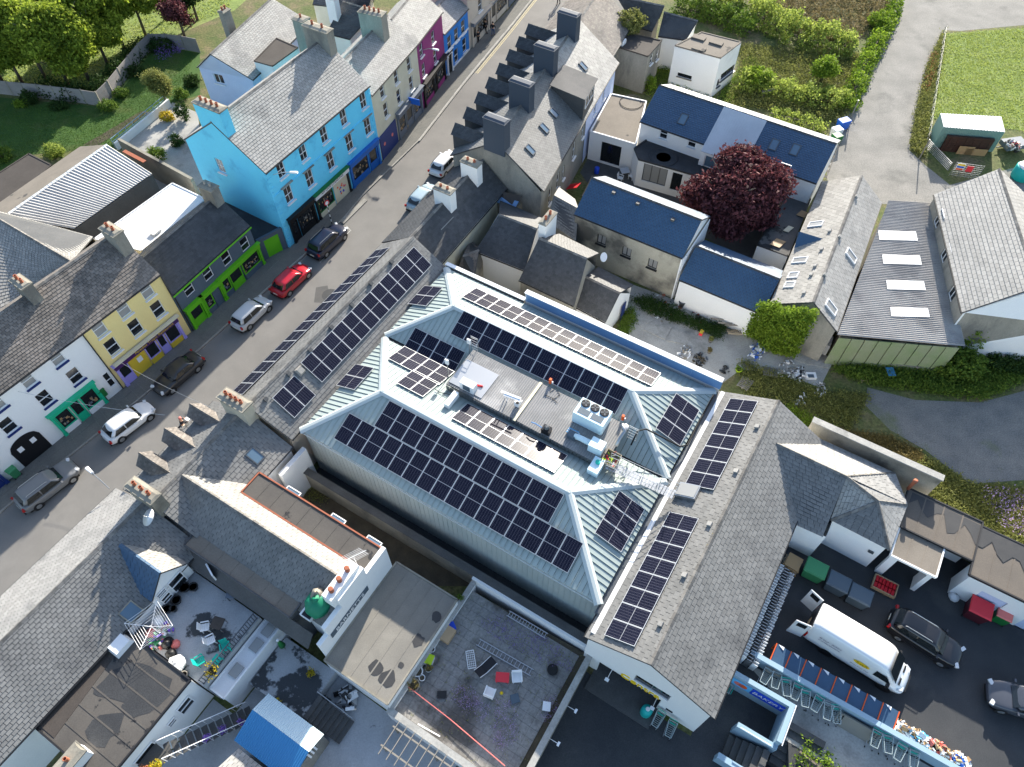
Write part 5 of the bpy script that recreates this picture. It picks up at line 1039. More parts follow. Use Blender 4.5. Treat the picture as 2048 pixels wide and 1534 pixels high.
m = MB(); m.box(Q(16.97, 6.2, 1.55), .03, 2.0, 1.0, UD, VD, ZD); m.build('food_banner', 'skyblue' if 'skyblue' in MT else flat('skyblue', hexc('#63b5e6'), .5) and 'skyblue', H)
m = MB(); m.box(Q(16.97, 8.3, 1.55), .03, 2.1, 1.0, UD, VD, ZD); bo = m.build('blue_banner', 'blue_bright', H)
text(bo, 'BAKERY', Q(16.945, 8.3, 1.55), VD, ZD, .55, 'white_paint', .004, shear=.2)
for i, (s, mm) in enumerate(((5.7, 'lime'), (6.4, 'salmon'), (6.7, 'orange'))): m = MB(); m.lathe(Q(16.95, s, 1.55), [(.28, 0), (.28, .01)], 12, -UD); m.build('food_picture', mm, H)
m = MB(); m.tube([Q(17.2, 9.7, 2.55), Q(17.2, 9.7, 2.75), Q(14.6, 9.7, 2.75)], .03); m.tube([Q(14.5, 9.3, 1.85), Q(14.5, 9.3, 2.0), Q(14.5, 7.4, 2.0), Q(14.5, 7.4, 1.85)], .03); m.build('handrail', 'white_paint', H)
H = thing('outdoor_steps', 'dark concrete steps climbing from the front yard to trolley path', 'steps', Q(14, 10, 0))
for i in range(6): m = MB(); m.box(Q(13.55, 7.4 + i * .38, .12 + i * .125), 1.5, .37, .25 + i * .25, UD, VD, ZD); m.build('step', 'concrete_dark' if 'concrete_dark' in MT else mk('concrete_dark', (.10, .10, .098), (.075, .075, .074), .8, .9, .2, 10, fine=.15) and 'concrete_dark', H)
for i in range(6): m = MB(); m.box(Q(14.2 + i * .42, 10.9, .75 + i * .125 - .35), .41, 2.4, 1.5 - .7 + i * .12, UD, VD, ZD); m.build('step', 'concrete_dark', H)
m = MB(); m.box(Q(12.6, 8.6, .6), .35, 3.4, 1.2, UD, VD, ZD); m.build('side_wall', 'wall_bluegrey', H)

# gable front of the rear block: window, porch, lettering, lamps
p, q = gr['wd'], gr['wa']; n = out_n(p, q, gr['cen']); xg = (q - p).normalized()
window(RR, p, q, n, 3.45, 3.37, 2.3, 1.25, frame='steel', style='pair', pane='glass_dark', sill=False)
m = MB(); m.box(G(4.75, 1.05, -.9), 4.2, .05, 2.1, xg, n, ZD); m.build('entrance_glazing', 'glass_dark', RR)
for s in (2.65, 4.1, 5.5, 6.85): m = MB(); m.box(G(s, 1.05, -.85), .08, .1, 2.1, xg, n, ZD); m.build('entrance_post', 'steel_dark', RR)
m = MB(); m.box(G(4.75, .06, .3), 4.6, 2.2, .1, xg, n, ZD); m.build('entrance_step', 'concrete_dark', RR)
text(RR, 'Centra', G(4.1, 2.45, .03), (-xg if xg.cross(ZD).dot(n) < 0 else xg), ZD, .95, 'yellow', .03)
for s in (2.9, 6.0):
    m = MB(); m.tube([G(s, 2.35, 0), G(s, 2.45, .7)], .02); m.box(G(s, 2.45, .78), .26, .2, .08, xg, n, ZD); m.build('flood_lamp', 'white_plastic', RR)
m = MB(); m.box(G(1.9, 1.3, .04), .45, .06, .12, xg, n, ZD); m.build('letter_slot', 'black_paint', RR)
al, up, n3 = plane_axes(gr['a'], gr['b'], gr['r1'], UD)
for px, py in ((1322, 1250), (1370, 1152), (1420, 1050), (1473, 944), (1515, 855)):
    c, _ = on_plane(px, py, gr['a'], gr['b'], gr['r1']); m = MB(); m.box(c + n3 * .1, .3, .3, .2, al, up, n3); m.build('roof_vent', 'slate_light', gr['roof'])
c, _ = on_plane(1377, 986, gr['a'], gr['b'], gr['r1']); t = thing('roof_hatch', 'grey glazed roof hatch between the two rear panel strips', 'roof hatch', c); m = MB(); m.box(c + n3 * .15, 1.1, 1.5, .3, al, up, n3); m.build('curb', 'steel', t); m = MB(); m.box(c + n3 * .32, .95, 1.35, .03, al, up, n3); m.build('pane', 'glass_curtain', t)
al, up, n3 = plane_axes(g2['c'], g2['d'], g2['r1'], UD)
for px, py in ((531, 799), (577, 748), (620, 701), (662, 655), (703, 611), (741, 568), (782, 525)):
    c, _ = on_plane(px, py, g2['c'], g2['d'], g2['r1']); m = MB(); m.box(c + n3 * .1, .28, .28, .2, al, up, n3); m.build('roof_vent', 'slate_dark', g2['roof'])
c, _ = on_plane(600, 742, g2['c'], g2['d'], g2['r1']); m = MB(); m.hexa([c + al * a * .32 + up * b * .32 + n3 * .02 for a, b in ((-1, -1), (1, -1), (1, 1), (-1, 1))], [c + al * a * .22 + up * b * .22 + n3 * .3 for a, b in ((-1, -1), (1, -1), (1, 1), (-1, 1))]); m.build('roof_extract', 'slate_pale', g2['roof'])

# ================================================================ alley, flagged terrace, tan roof, concrete terrace
H = thing('alley_wall', 'long stained concrete wall beside the dark alley under the metal roof', 'wall', Q(14.1, -15, 0))
m = MB(); m.box(Q(14.15, -19.1, 1.1), .38, 15.2, 2.2, UD, VD, ZD); m.build('wall', 'concrete_wall', H)
m = MB(); m.box(Q(13.95, -6.9, 1.15), .5, 9.2, 2.3, UD, VD, ZD); m.build('white_wall', 'render_white', H); m = MB(); m.box(Q(14.15, -14.5, 2.33), .55, 24.2, .06, UD, VD, ZD); m.build('coping', 'concrete_dark', H)
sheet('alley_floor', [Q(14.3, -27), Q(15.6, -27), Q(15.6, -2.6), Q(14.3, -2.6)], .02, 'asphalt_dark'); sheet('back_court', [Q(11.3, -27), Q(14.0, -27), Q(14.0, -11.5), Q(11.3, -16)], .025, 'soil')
m = MB(); m.box(Q(13.6, -26.6, 2.2), 2.6, .35, 4.4, UD, VD, ZD); o = m.build('end_wall', 'render_white', None); tag(o, 'flaking white end wall at the head of the dark alley', 'wall')
H = thing('tan_flat_extension', 'flat roofed extension with tan felt and dark damp patches', 'extension', Q(8, -14, 0))
mk('felt_damp', (.24, .225, .195), (.19, .178, .155), .5, .9, .1, 12, fine=.1, c3=(.18, .17, .15), s3=.2, t3=(.5, .66))
flatroof(H, 4.3, 11.8, -16.25, -11.35, 3.0, 'felt_damp', under='render_white_clean', zb=0, edge='concrete_wall', seams=5)
rr = random.Random(8)
for px, py, r in ((873, 1233, .38), (836, 1281, .42), (752, 1336, .5), (776, 1356, .55), (802, 1330, .2)):
    c = A(px, py, 3.016); m = MB(); m.poly([c + Vector((math.cos(t * .42) * r * rr.uniform(.75, 1.15), math.sin(t * .42) * r * rr.uniform(.75, 1.15), 0)) for t in range(15)]); m.build('damp_patch', 'wet_patch', H)
# flagged terrace
td = MB(); td.prism([Q(4.2, -11.2), Q(13.2, -11.2), Q(13.6, -2.4), Q(4.2, -2.4)], 0, 1.45); ter = struct('flagged_terrace', td, 'soil')
fl = MB(); fl.box((0, 0, 0), .572, .572, .05); FLM = fl.mesh('flagstone', 'flagstone'); cnt = 0
for i in range(15):
    for j in range(15):
        u, v = 4.75 + i * .585, -10.85 + j * .585
        if u > 13.3 or v > -2.75: continue
        o = bpy.data.objects.new('flagstone', FLM); COL.objects.link(o); o.location = Q(u, v, 1.47 + random.uniform(-.008, .008)); o.rotation_euler = (random.uniform(-.01, .01), random.uniform(-.01, .01), UA + random.uniform(-.01, .01)); o.parent = ter
H = thing('terrace_parapet', 'white rendered parapet round the flagged terrace with lavender', 'wall', Q(8, -7, 0))
for c, su, sv, z, mm in ((Q(9, -11.3), 9.2, .28, 2.0, 'render_white'), (Q(4.2, -6.9), .35, 9.0, 1.9, 'render_white'), (Q(9.0, -2.35), 9.4, .32, 2.15, 'concrete_wall')):
    m = MB(); m.box(c + ZD * z / 2, su, sv, z, UD, VD, ZD); m.build('wall', mm, H); m = MB(); m.box(c + ZD * (z + .03), su + .06, sv + .08, .06, UD, VD, ZD); m.build('coping', 'concrete', H)
for px, py in ((1140, 1413), (1105, 1478)):
    c = A(px - 12, py - 5, 1.9); t = thing('wall_lamp', ('upper' if py < 1450 else 'lower') + ' white lamp on an arm over the front yard wall', 'lamp', c, group='yard wall lamps'); m = MB(); m.tube([c, c + VD * .75 + ZD * .15], .02); m.build('arm', 'white_paint', t); m = MB(); m.box(c + VD * .82 + ZD * .12, .26, .14, .1, UD, VD, ZD); m.build('lamp_head', 'white_plastic', t)
# concrete roof terrace of the corner house
td = MB(); td.prism([Q(-.75, -27.6), Q(4.2, -27.6), Q(4.2, -21.4), Q(-.75, -21.4)], 0, 3.2); struct('roof_terrace', td, 'concrete_terrace')
H = thing('terrace_railing', 'dark metal railing along the concrete roof terrace', 'railing', Q(2, -21.4, 3.2))
m = MB()
for i in range(26): m.bar(Q(-.6 + i * .185, -21.5, 3.25), Q(-.6 + i * .185, -21.5, 4.15), .035)
m.build('baluster_row', 'steel_dark', H); m = MB(); m.bar(Q(-.65, -21.5, 4.18), Q(4.1, -21.5, 4.18), .06); m.bar(Q(-.65, -21.5, 3.3), Q(4.1, -21.5, 3.3), .05); m.build('rail', 'steel_dark', H)
H = thing('yard_outbuilding', 'narrow white flat roofed outbuilding with rooflights under the terrace railing', 'outbuilding', Q(1.5, -20.6, 0))
flatroof(H, -.6, 4.6, -21.25, -20.1, 2.7, 'membrane_white', under='render_white_clean', zb=0, edge='render_white_clean')
for u in (3.9, 2.8, 1.0): m = MB(); m.box(Q(u, -20.6, 2.78), .8, .6, .1, UD, VD, ZD); m.build('roof_light', 'glass_curtain', H)
sheet('back_yard', [Q(4.4, -20), Q(4.2, -11.4), Q(4.0, -2.5), Q(-9, -2.5), Q(-9, -21.8), Q(-1, -21.8), Q(-1, -20)], .03, 'concrete_terrace')
H = thing('blue_metal_shed', 'small blue and white corrugated metal shed in the back yard', 'shed', Q(-.4, -16, 0))
flat('sheet_blue', hexc('#3f86b8'), .45); flat('sheet_pale', hexc('#c4d5da'), .45)
corrugated('roof_sheet', [Q(-.15, -18.1, 2.95), Q(-.15, -13.7, 2.95), Q(1.05, -13.7, 2.45), Q(1.05, -18.1, 2.45)], 'sheet_pale', H, .14, .02); corrugated('roof_sheet', [Q(-.15, -18.1, 2.95), Q(-.15, -13.7, 2.95), Q(-2.0, -13.7, 2.3), Q(-2.0, -18.1, 2.3)], 'sheet_blue', H, .14, .02)
m = MB(); m.prism([Q(-1.9, -18), Q(.95, -18), Q(.95, -13.8), Q(-1.9, -13.8)], 0, 2.25); m.build('wall', 'render_grey', H)
m = MB()
for i in range(3): m.box(Q(-.3 + i * .25, -13.75, 2.2), .12, .06, 1.0, UD, VD, ZD)
m.build('louvre', 'white_paint', H)

# ================================================================ behind the left hand row
H = thing('corrugated_warehouse', 'broad metal roofed shed with bright ribbed slope behind the yellow house', 'shed', A(170, 400, 0))
rA, rB = A(214, 289, 6.0), A(8, 433, 6.0); eA, eB = A(304, 347, 4.4), A(148, 457, 4.4); wA, wB = A(160, 293, 4.4), A(-40, 432, 4.4)
corrugated('ribbed_slope', [rA, rB, eB, eA], 'corrugated_pale', H, .34, .045)
m = MB(); m.slab([rA, rB, wB, wA], .06); m.build('grey_slope', 'felt_tan', H)
m = MB(); m.prism([wA, wB, eB, eA], 0, 4.3); m.build('wall', 'slate_dark', H)
C = MB(); ridge_caps(C, rA + ZD * .05, rB + ZD * .05); C.build('ridge_cap', 'render_white', H)
H = thing('brown_flat_shed', 'brown felted low shed at the left edge by the lawn', 'shed', A(40, 370, 0))
flatbox(H, [A(58, 307, 2.6), A(104, 330, 2.6), A(-10, 425, 2.6), A(-40, 370, 2.6)], 0, 2.6, 'render_grey', 'felt_brown', parapet=.05, capm='felt_brown')
H = thing('white_flat_extension', 'white membrane flat roof behind the grey house, half in shadow', 'extension', A(310, 430, 0))
flatbox(H, [A(345, 366, 3.6), A(412, 398, 3.6), A(283, 502, 3.6), A(188, 478, 3.6)], 0, 3.6, 'render_white', 'membrane_white', parapet=.06, capm='membrane_white')
m = MB(); m.box(A(311, 463, 3.75), .9, .6, .2, UD, VD, ZD); m.build('roof_light', 'white_plastic', H)
H = thing('yard_wall', 'weathered concrete yard wall with red tiled end between shed and blue house', 'wall', A(320, 330, 0))
m = MB(); m.bar(A(250, 303, 1.6), A(395, 383, 1.6), .3, 3.2); m.build('wall', 'concrete_wall', H); m = MB(); m.bar(A(248, 302, 3.25), A(290, 324, 3.25), .4, .12); m.build('tile_coping', 'clay', H)
H = thing('rear_slate_range', 'rear range with bright sunlit slate slope behind yellow house', 'house', A(90, 500, 0))
pgable(H, (0, 640), (92, 572), 6.2, (-25, 425), (143, 524), 8.4, ((-20, 418), (186, 474), 6.6), wallm='render_grey', roofm='slate_pale', ov=.1, sw=.32, sh=.24)
gz = None
H = thing('garden_house', 'pale blue gabled house with grey slate roof behind the big blue house', 'house', A(470, 130, 0))
pgable(H, (505, 160), (623, 45), 5.4, (420, 108), (543, -4), 8.2, None, wallm='render_paleblue', roofm='slate_light', ov=.15, sw=.34, sh=.26, wins=[('left', 'px', 438, 158, 1.2, 1.1, dict(style='pair'))])
chimney(H, A(459, 55, 7.5), UD, 1.0, .8, 6.5, 9.3, 'render_grey', 2)
H = thing('brown_roof_annexe', 'brown felt roofed annexe wedged between pale blue and sky blue houses', 'annexe', A(550, 110, 0))
flatbox(H, [A(508, 122, 6.6), A(553, 76, 6.6), A(596, 95, 6.6), A(545, 132, 6.6)], 0, 6.6, 'render_white', 'felt_brown', parapet=.05, capm='felt_brown')
chimney(H, A(608, 64, 8.2), VD, 1.4, 1.2, 5.5, 9.6, 'render_grey', 1)
H = thing('navy_slate_cottage', 'cottage with dark navy slate roof and white walls behind cream house', 'house', A(700, 70, 0))
pgable(H, (653, 66), (700, 78), 4.6, (686, 2), (750, 22), 6.8, None, wallm='render_white', roofm='slate_dark', ov=.1, sw=.34, sh=.26)
chimney(H, A(668, 20, 6.5), VD, 1.3, .8, 5, 8.2, 'render_white', 1)
H = thing('far_dark_house', 'dark slate house at the top edge behind the cottages', 'house', A(680, 0, 0))
pgable(H, (625, 8), (735, 20), 5.0, (640, -45), (750, -30), 7.5, None, wallm='render_cream', roofm='slate_dark', ov=.1, sw=.36, sh=.28)
# garden ground
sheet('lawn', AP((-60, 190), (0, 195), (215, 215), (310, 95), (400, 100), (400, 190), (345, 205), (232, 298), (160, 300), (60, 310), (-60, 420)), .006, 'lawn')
sheet('garden_path', AP((165, 291), (196, 291), (290, 232), (330, 234), (330, 227), (283, 222)), .012, 'soil')
sheet('far_meadow', AP((-400, -900), (600, -900), (560, -60), (470, 20), (330, 80), (230, 200), (0, 168), (-400, 168)), .004, 'field_grass')
sheet('patio', AP((245, 292), (345, 205), (395, 225), (420, 400), (330, 340)), .008, 'concrete')
sheet('side_yard', AP((330, 345), (304, 350), (150, 462), (190, 490), (345, 370)), .012, 'concrete')
H = thing('panel_fence', 'grey concrete panel fence bounding the lawn under the conifers', 'fence', A(110, 190, 0))
FL = [A(x, y) for x, y in ((-40, 180), (0, 188), (28, 191), (57, 194), (87, 197), (117, 201), (146, 204), (175, 208), (205, 213), (228, 190), (248, 165), (268, 140), (287, 116), (308, 96), (340, 96), (372, 100), (402, 106))]
fp = mk('fence_panel', (.24, .22, .215), (.29, .27, .255), .6, .85, .15, 10, fine=.1, island=.1)
for i in range(len(FL) - 1):
    a, b = FL[i], FL[i + 1]
    for k in range(3): m = MB(); m.bar(lerp(a, b, .03) + ZD * (.32 + k * .6), lerp(a, b, .97) + ZD * (.32 + k * .6), .06, .585); m.build('fence_panel', 'fence_panel', H)
    m = MB(); m.box(a + ZD * .95, .14, .14, 1.9); m.build('fence_post', 'concrete_wall', H)
H = thing('white_garden_wall', 'white wall with blue grey rail between lawn and patio', 'wall', A(290, 250, 0))
a, b = A(236, 300), A(342, 212); m = MB(); m.bar(a + ZD * .45, b + ZD * .45, .22, .9); m.build('wall', 'render_white', H); m = MB(); n_ = (b - a).normalized(); n_ = Vector((-n_.y, n_.x, 0))
for k in (.95, 1.35): m.bar(a + n_ * .25 + ZD * k, b + n_ * .25 + ZD * k, .05)
for i in range(9): c = lerp(a, b, i / 8) + n_ * .25; m.bar(c, c + ZD * 1.38, .05)
m.build('rail', 'wall_bluegrey', H)
# ================================================================ ground on the right
sheet('lane', AP((1660, 430), (1650, 300), (1700, 200), (1745, 120), (1790, 0), (1860, -300), (2400, -300), (2400, 60), (2048, 50), (1920, 62), (1885, 60), (1862, 130), (1850, 170), (1820, 280), (1820, 302), (1850, 330), (1900, 370), (2048, 330), (2200, 330), (2200, 420), (1860, 412), (1765, 408)), .005, 'asphalt_lane')
sheet('green_field', AP((1886, 68), (2048, 56), (2500, 40), (2500, 360), (2048, 262), (1858, 235), (1866, 170)), .007, 'field_grass')
sheet('concrete_yard', AP((1240, 560), (1350, 600), (1560, 690), (1660, 735), (1640, 775), (1560, 745), (1480, 740), (1440, 770), (1260, 680)), .008, 'concrete')
sheet('gravel_yard', AP((1735, 775), (1830, 800), (1960, 805), (2400, 690), (2400, 1010), (2048, 960), (1940, 968), (1850, 900), (1780, 860), (1730, 810)), .009, 'gravel')
sheet('courtyard', AP((1160, 345), (1180, 310), (1280, 355), (1420, 400), (1600, 450), (1560, 560), (1420, 480), (1200, 400)), .008, 'concrete_dark')
H = thing('courtyard_shed', 'long felt roofed shed with white end wall beside purple tree', 'shed', A(1560, 440, 0))
flatbox(H, [A(1580, 385, 2.6), A(1622, 398, 2.6), A(1576, 512, 2.6), A(1515, 490, 2.6)], 0, 2.6, 'render_white', 'felt_grey', parapet=.04, capm='felt_grey')
for k, (px, py, w, h) in enumerate(((1606, 428, .9, .8), (1577, 458, .9, .5), (1556, 486, 1.1, .9))):
    m = MB(); m.box(A(px, py, 2.72), w, h, .04, UD.lerp(VD, .2).normalized(), VD, ZD); o = m.build('loose_board', 'cardboard' if k != 1 else 'render_cream', None); tag(o, ['square stained board nearest the barn on felt shed roof', 'small pale board in the middle of felt shed roof', 'tilted stained board at the white end of felt shed roof'][k], 'board', 'boards on the shed roof')
H = thing('timber_stair', 'mossy timber stair climbing beside the end of navy roofed house', 'steps', A(1640, 345, 0))
a, b = A(1632, 372), A(1650, 318)
for i in range(10): m = MB(); c = lerp(a, b, i / 9); m.box(c + ZD * (.15 + i * .26), 1.4, .3, .07, VD, UD, ZD); m.build('tread', 'wood_grey', H)
for s in (-.7, .7): m = MB(); m.bar(a + VD * s + ZD * .1, b + VD * s + ZD * 2.6, .06, .2); m.build('stringer', 'wood_grey', H)
# retaining wall, lane gate, fence
H = thing('field_gate', 'open galvanised bar gate at the mouth of the lane', 'gate', A(1870, 310, 0))
a, b = A(1850, 300), A(1893, 345)
for k in range(6): m = MB(); m.bar(a + ZD * (.3 + k * .18), b + ZD * (.3 + k * .18), .045); m.build('bar', 'steel', H)
for t_ in (0, .33, .66, 1): m = MB(); c = lerp(a, b, t_); m.bar(c + ZD * .25, c + ZD * 1.25, .05); m.build('upright', 'steel', H)
H = thing('mesh_fence', 'grey mesh fence panel with coloured notices beside the bar gate', 'fence', A(1920, 350, 0))
a, b = A(1897, 352), A(1952, 360); m = MB()
for k in range(8): m.bar(a + ZD * (.2 + k * .22), b + ZD * (.2 + k * .22), .02)
for k in range(8): c = lerp(a, b, k / 7); m.bar(c, c + ZD * 1.8, .025)
m.build('mesh', 'steel', H); n_ = Vector((.1, -1, 0)).normalized(); x_ = (b - a).normalized()
m = MB(); m.box(lerp(a, b, .2) + ZD * 1.3 + n_ * .05, .8, .03, .8, x_, n_, ZD); m.build('notice', 'white_paint', H)
for k, c_ in enumerate(('yellow', 'signblue', 'orange')): m = MB(); m.box(lerp(a, b, .2) + ZD * (1.56 - k * .26) + n_ * .075, .7, .012, .2, x_, n_, ZD); m.build('notice_field', c_, H)
m = MB(); m.box(lerp(a, b, .55) + ZD * 1.2 + n_ * .05, .6, .03, .7, x_, n_, ZD); m.build('warning_notice', 'red_bin', H)
H = thing('wire_fence', 'long wire fence along the verge of the bright field', 'fence', A(1870, 160, 0)); m = MB(); a, b = A(1886, 66), A(1852, 285)
for k in range(14): c = lerp(a, b, k / 13); p_ = MB(); p_.bar(c, c + ZD * 1.1, .06); p_.build('post', 'wood_grey', H)
for k in (.35, .7, 1.05): m.bar(a + ZD * k, b + ZD * k, .012)
m.build('wire', 'steel', H)

# ================================================================ vehicles
def paint(name, c, rough=.28, metal=.0): return flat(name, c, rough, metal, .5, .6)
for n_, c_ in dict(car_grey=(.16, .165, .17), car_white=(.72, .73, .74), car_charcoal=(.028, .028, .03), car_silver=(.46, .48, .50), car_red=(.42, .008, .02), car_navy=(.010, .013, .035), car_black=(.008, .008, .01), car_slate=(.06, .065, .08), car_ice=(.32, .42, .48), van_white=(.78, .79, .79)).items(): paint(n_, c_)
flat('car_glass', (.012, .016, .018), .04, 0, .7); flat('lamp_red', (.35, .01, .01), .25); flat('lamp_clear', (.6, .62, .64), .15, 0, .6); flat('plate_white', (.7, .7, .62), .5); flat('trim_black', (.012, .012, .013), .5)
def loft(rings, closed_ends=True):
    mb = MB(); k = len(rings[0]); vs = [p for r in rings for p in r]; fs = [(i * k + j, i * k + (j + 1) % k, (i + 1) * k + (j + 1) % k, (i + 1) * k + j) for i in range(len(rings) - 1) for j in range(k)]
    if closed_ends: fs += [tuple(range(k))[::-1], tuple((len(rings) - 1) * k + j for j in range(k))]
    mb.add(vs, fs); return mb
CARS = dict(
    hatch=dict(L=4.25, W=1.79, H=1.46, belt=.93, hood=.80, cowl=1.05, wsb=.35, rt=-1.35, rb=-1.95, tail=.90, wb=2.62, bump=.42),
    suv=dict(L=4.6, W=1.88, H=1.68, belt=1.06, hood=1.0, cowl=1.15, wsb=.45, rt=-1.75, rb=-2.15, tail=1.05, wb=2.72, bump=.5),
    estate=dict(L=4.7, W=1.88, H=1.60, belt=1.0, hood=.92, cowl=1.15, wsb=.40, rt=-1.75, rb=-2.2, tail=1.0, wb=2.82, bump=.48),
    saloon=dict(L=4.6, W=1.82, H=1.44, belt=.93, hood=.80, cowl=1.0, wsb=.30, rt=-.95, rb=-1.65, tail=.97, wb=2.7, bump=.42),
    mpv=dict(L=4.05, W=1.70, H=1.56, belt=.98, hood=.86, cowl=1.15, wsb=.35, rt=-1.55, rb=-1.90, tail=.98, wb=2.48, bump=.45))
def car(kind, name, label, loc, heading, col, cat='car', group=None, roofm=None, rails=False):
    c = CARS[kind]; L, W, H = c['L'], c['W'], c['H']; t = thing(name, label, cat, loc, heading, group); h = W / 2; xf, xr = L / 2, -L / 2
    def V(x, y, z): return Vector((x, y, z))
    # lower body: stations along the length
    st = [(xr, .62, .40, c['tail'] - .35), (xr + .06, .84, .30, c['tail'] - .10), (xr + .25, .95, .22, c['tail']), (xr + .8, .99, .20, c['belt']), (c['rt'] * .3, 1.0, .19, c['belt'] - .01), (c['cowl'] - .35, 1.0, .19, c['belt'] - .03), (c['cowl'], .99, .20, c['belt'] - .02), (c['cowl'] + .35, .985, .21, (c['belt'] + c['hood']) / 2 + .02), (xf - .55, .95, .22, c['hood'] - .02), (xf - .22, .84, .26, c['hood'] - .12), (xf - .05, .66, .32, c['hood'] - .22), (xf, .45, .42, .58)]
    rings = []
    for x, w, zb, zt in st:
        w *= h; r = [V(x, -w * .9, zb), V(x, -w, zb + .18), V(x, -w, zt - .22), V(x, -w * .95, zt - .06), V(x, -w * .80, zt), V(x, 0, zt + .035)]
        rings.append(r + [V(p.x, -p.y, p.z) for p in r[-2::-1]])
    o = loft(rings).build('body', col, None, True); o.parent = t; m_ = o.modifiers.new('s', 'SUBSURF'); m_.levels = 1; m_.render_levels = 2
    # cabin
    b0, b1, t0, t1 = c['rb'], c['cowl'] + .05, c['rt'], c['wsb']; zb, zt = c['belt'] - .05, H; wbm, wtm = h * .93, h * .70
    rows = [(b0, b1, zb, wbm), (lerp(b0, t0, .55), lerp(b1, t1, .5), lerp(zb, zt, .5), lerp(wbm, wtm, .42)), (lerp(b0, t0, .93), lerp(b1, t1, .93), zt - .09, wtm * 1.03), (t0 + .06, t1 - .06, zt - .02, wtm * .90), (t0 + .4, t1 - .4, zt + .01, wtm * .55)]
    rr = []
    for a, b, z, w in rows:
        xs = [lerp(a, b, s) for s in (0, .02, .3, .65, .98, 1)]; k = [.80, 1, 1.02, 1.02, 1, .80]
        rr.append([V(x, -w * q, z) for x, q in zip(xs, k)] + [V(x, w * q, z) for x, q in zip(xs[::-1], k[::-1])])
    o = loft(rr).build('cabin', roofm or col, None, True); o.parent = t; m_ = o.modifiers.new('s', 'SUBSURF'); m_.levels = 1; m_.render_levels = 2
    def pane(nm, pts, mm='car_glass'):
        mb = MB(); pts = [V(*p) for p in pts]; n = (pts[1] - pts[0]).cross(pts[2] - pts[0]).normalized(); mid = sum(pts, V(0, 0, 0)) / len(pts)
        if n.dot(mid - V(0, 0, .9)) < 0: n = -n
        mb.add([p + n * .018 for p in pts] + [p - n * .03 for p in pts], [tuple(range(len(pts)))] + [(i, (i + 1) % len(pts), (i + 1) % len(pts) + len(pts), i + len(pts)) for i in range(len(pts))]); q = mb.build(nm, mm, None); q.parent = t; return q
    g0, g1 = .10, .90
    def edge(bx, tx, s): return lerp(bx, tx, s), lerp(zb, zt - .09, s), lerp(wbm, wtm * 1.03, s)
    xa, za, wa = edge(b1, t1, g0 + .02); xb_, zb_, wb_ = edge(b1, t1, g1)
    pane('windscreen', [(xa, -wa * .80, za), (xa, wa * .80, za), (xb_, wb_ * .84, zb_), (xb_, -wb_ * .84, zb_)])
    xa, za, wa = edge(b0, t0, g0 + .18); xb_, zb_, wb_ = edge(b0, t0, g1)
    pane('rear_window', [(xa, -wa * .78, za), (xa, wa * .78, za), (xb_, wb_ * .80, zb_), (xb_, -wb_ * .80, zb_)])
    z1, z2 = lerp(zb, zt, .17), lerp(zb, zt, .80); w1, w2 = lerp(wbm, wtm, .16), lerp(wbm, wtm, .78)
    xR1, xR2, xF1, xF2 = lerp(b0, t0, .2) + .30, lerp(b0, t0, .8) + .28, lerp(b1, t1, .2) - .22, lerp(b1, t1, .8) - .16; mid = (xR2 + xF2) / 2 - .05
    for s in (-1, 1):
        pane('side_window', [(xR1, s * w1 * 1.03, z1), (mid - .04, s * w1 * 1.035, z1), (mid - .04, s * w2 * 1.04, z2), (xR2, s * w2 * 1.03, z2)])
        pane('side_window', [(mid + .04, s * w1 * 1.035, z1), (xF1, s * w1 * 1.02, z1), (xF2, s * w2 * 1.02, z2), (mid + .04, s * w2 * 1.04, z2)])
        mb = MB(); mb.box((c['cowl'] - .28, s * (h + .07), c['belt'] + .03), .12, .2, .14); q = mb.build('door_mirror', col, None); q.parent = t
        for x in (c['wb'] / 2 + .05, -c['wb'] / 2 + .05):
            y = s * (h - .12); mb = MB(); mb.lathe((x, y - .11, .32), [(.2, 0), (.31, .01), (.325, .05), (.325, .17), (.31, .215), (.2, .22)], 18, V(0, 1, 0)); w_ = mb.build('wheel', 'rubber', None, True); w_.parent = t
            mb = MB(); yo = y + s * .112; mb.lathe((x, yo, .32), [(.205, 0), (.19, -.01 * 1), (.05, .004), (.045, .012)], 14, V(0, s, 0))
            for k in range(5): a = k * 2 * math.pi / 5; mb.bar((x, yo + s * .008, .32), (x + math.cos(a) * .19, yo + s * .008, .32 + math.sin(a) * .19), .045, .02, V(0, s, 0))
            q = mb.build('rim', 'steel', None); q.parent = w_
            mb = MB(); mb.lathe((x, s * (h - .03), .33), [(.39, 0), (.39, .012), (.33, .02)], 18, V(0, s, 0)); q = mb.build('wheel_arch', 'trim_black', None); q.parent = t
        mb = MB(); mb.box((xf - .19, s * h * .66, c['hood'] - .17), .22, .34, .12, V(1, -s * .5, -.1).normalized(), V(s * .5, 1, 0).normalized()); q = mb.build('headlight', 'lamp_clear', None); q.parent = t
        mb = MB(); mb.box((xr + .12, s * h * .80, c['tail'] - .17), .16, .26, .2, V(1, s * .35, 0).normalized(), V(-s * .35, 1, 0).normalized()); q = mb.build('tail_light', 'lamp_red', None); q.parent = t
        if rails: mb = MB(); mb.tube([(t0 + .25, s * wtm * .86, zt - .01), (t0 + .35, s * wtm * .86, zt + .05), (t1 - .35, s * wtm * .86, zt + .05), (t1 - .25, s * wtm * .86, zt - .01)], .022); q = mb.build('roof_rail', 'steel', None); q.parent = t
    for x, z in ((xr - .012, .62), (xf + .005, .42)): mb = MB(); mb.box((x, 0, z), .02, .5, .11); q = mb.build('number_plate', 'plate_white', None); q.parent = t
    mb = MB(); mb.box((xf - .03, 0, .40), .1, W * .55, .16); q = mb.build('grille', 'trim_black', None); q.parent = t
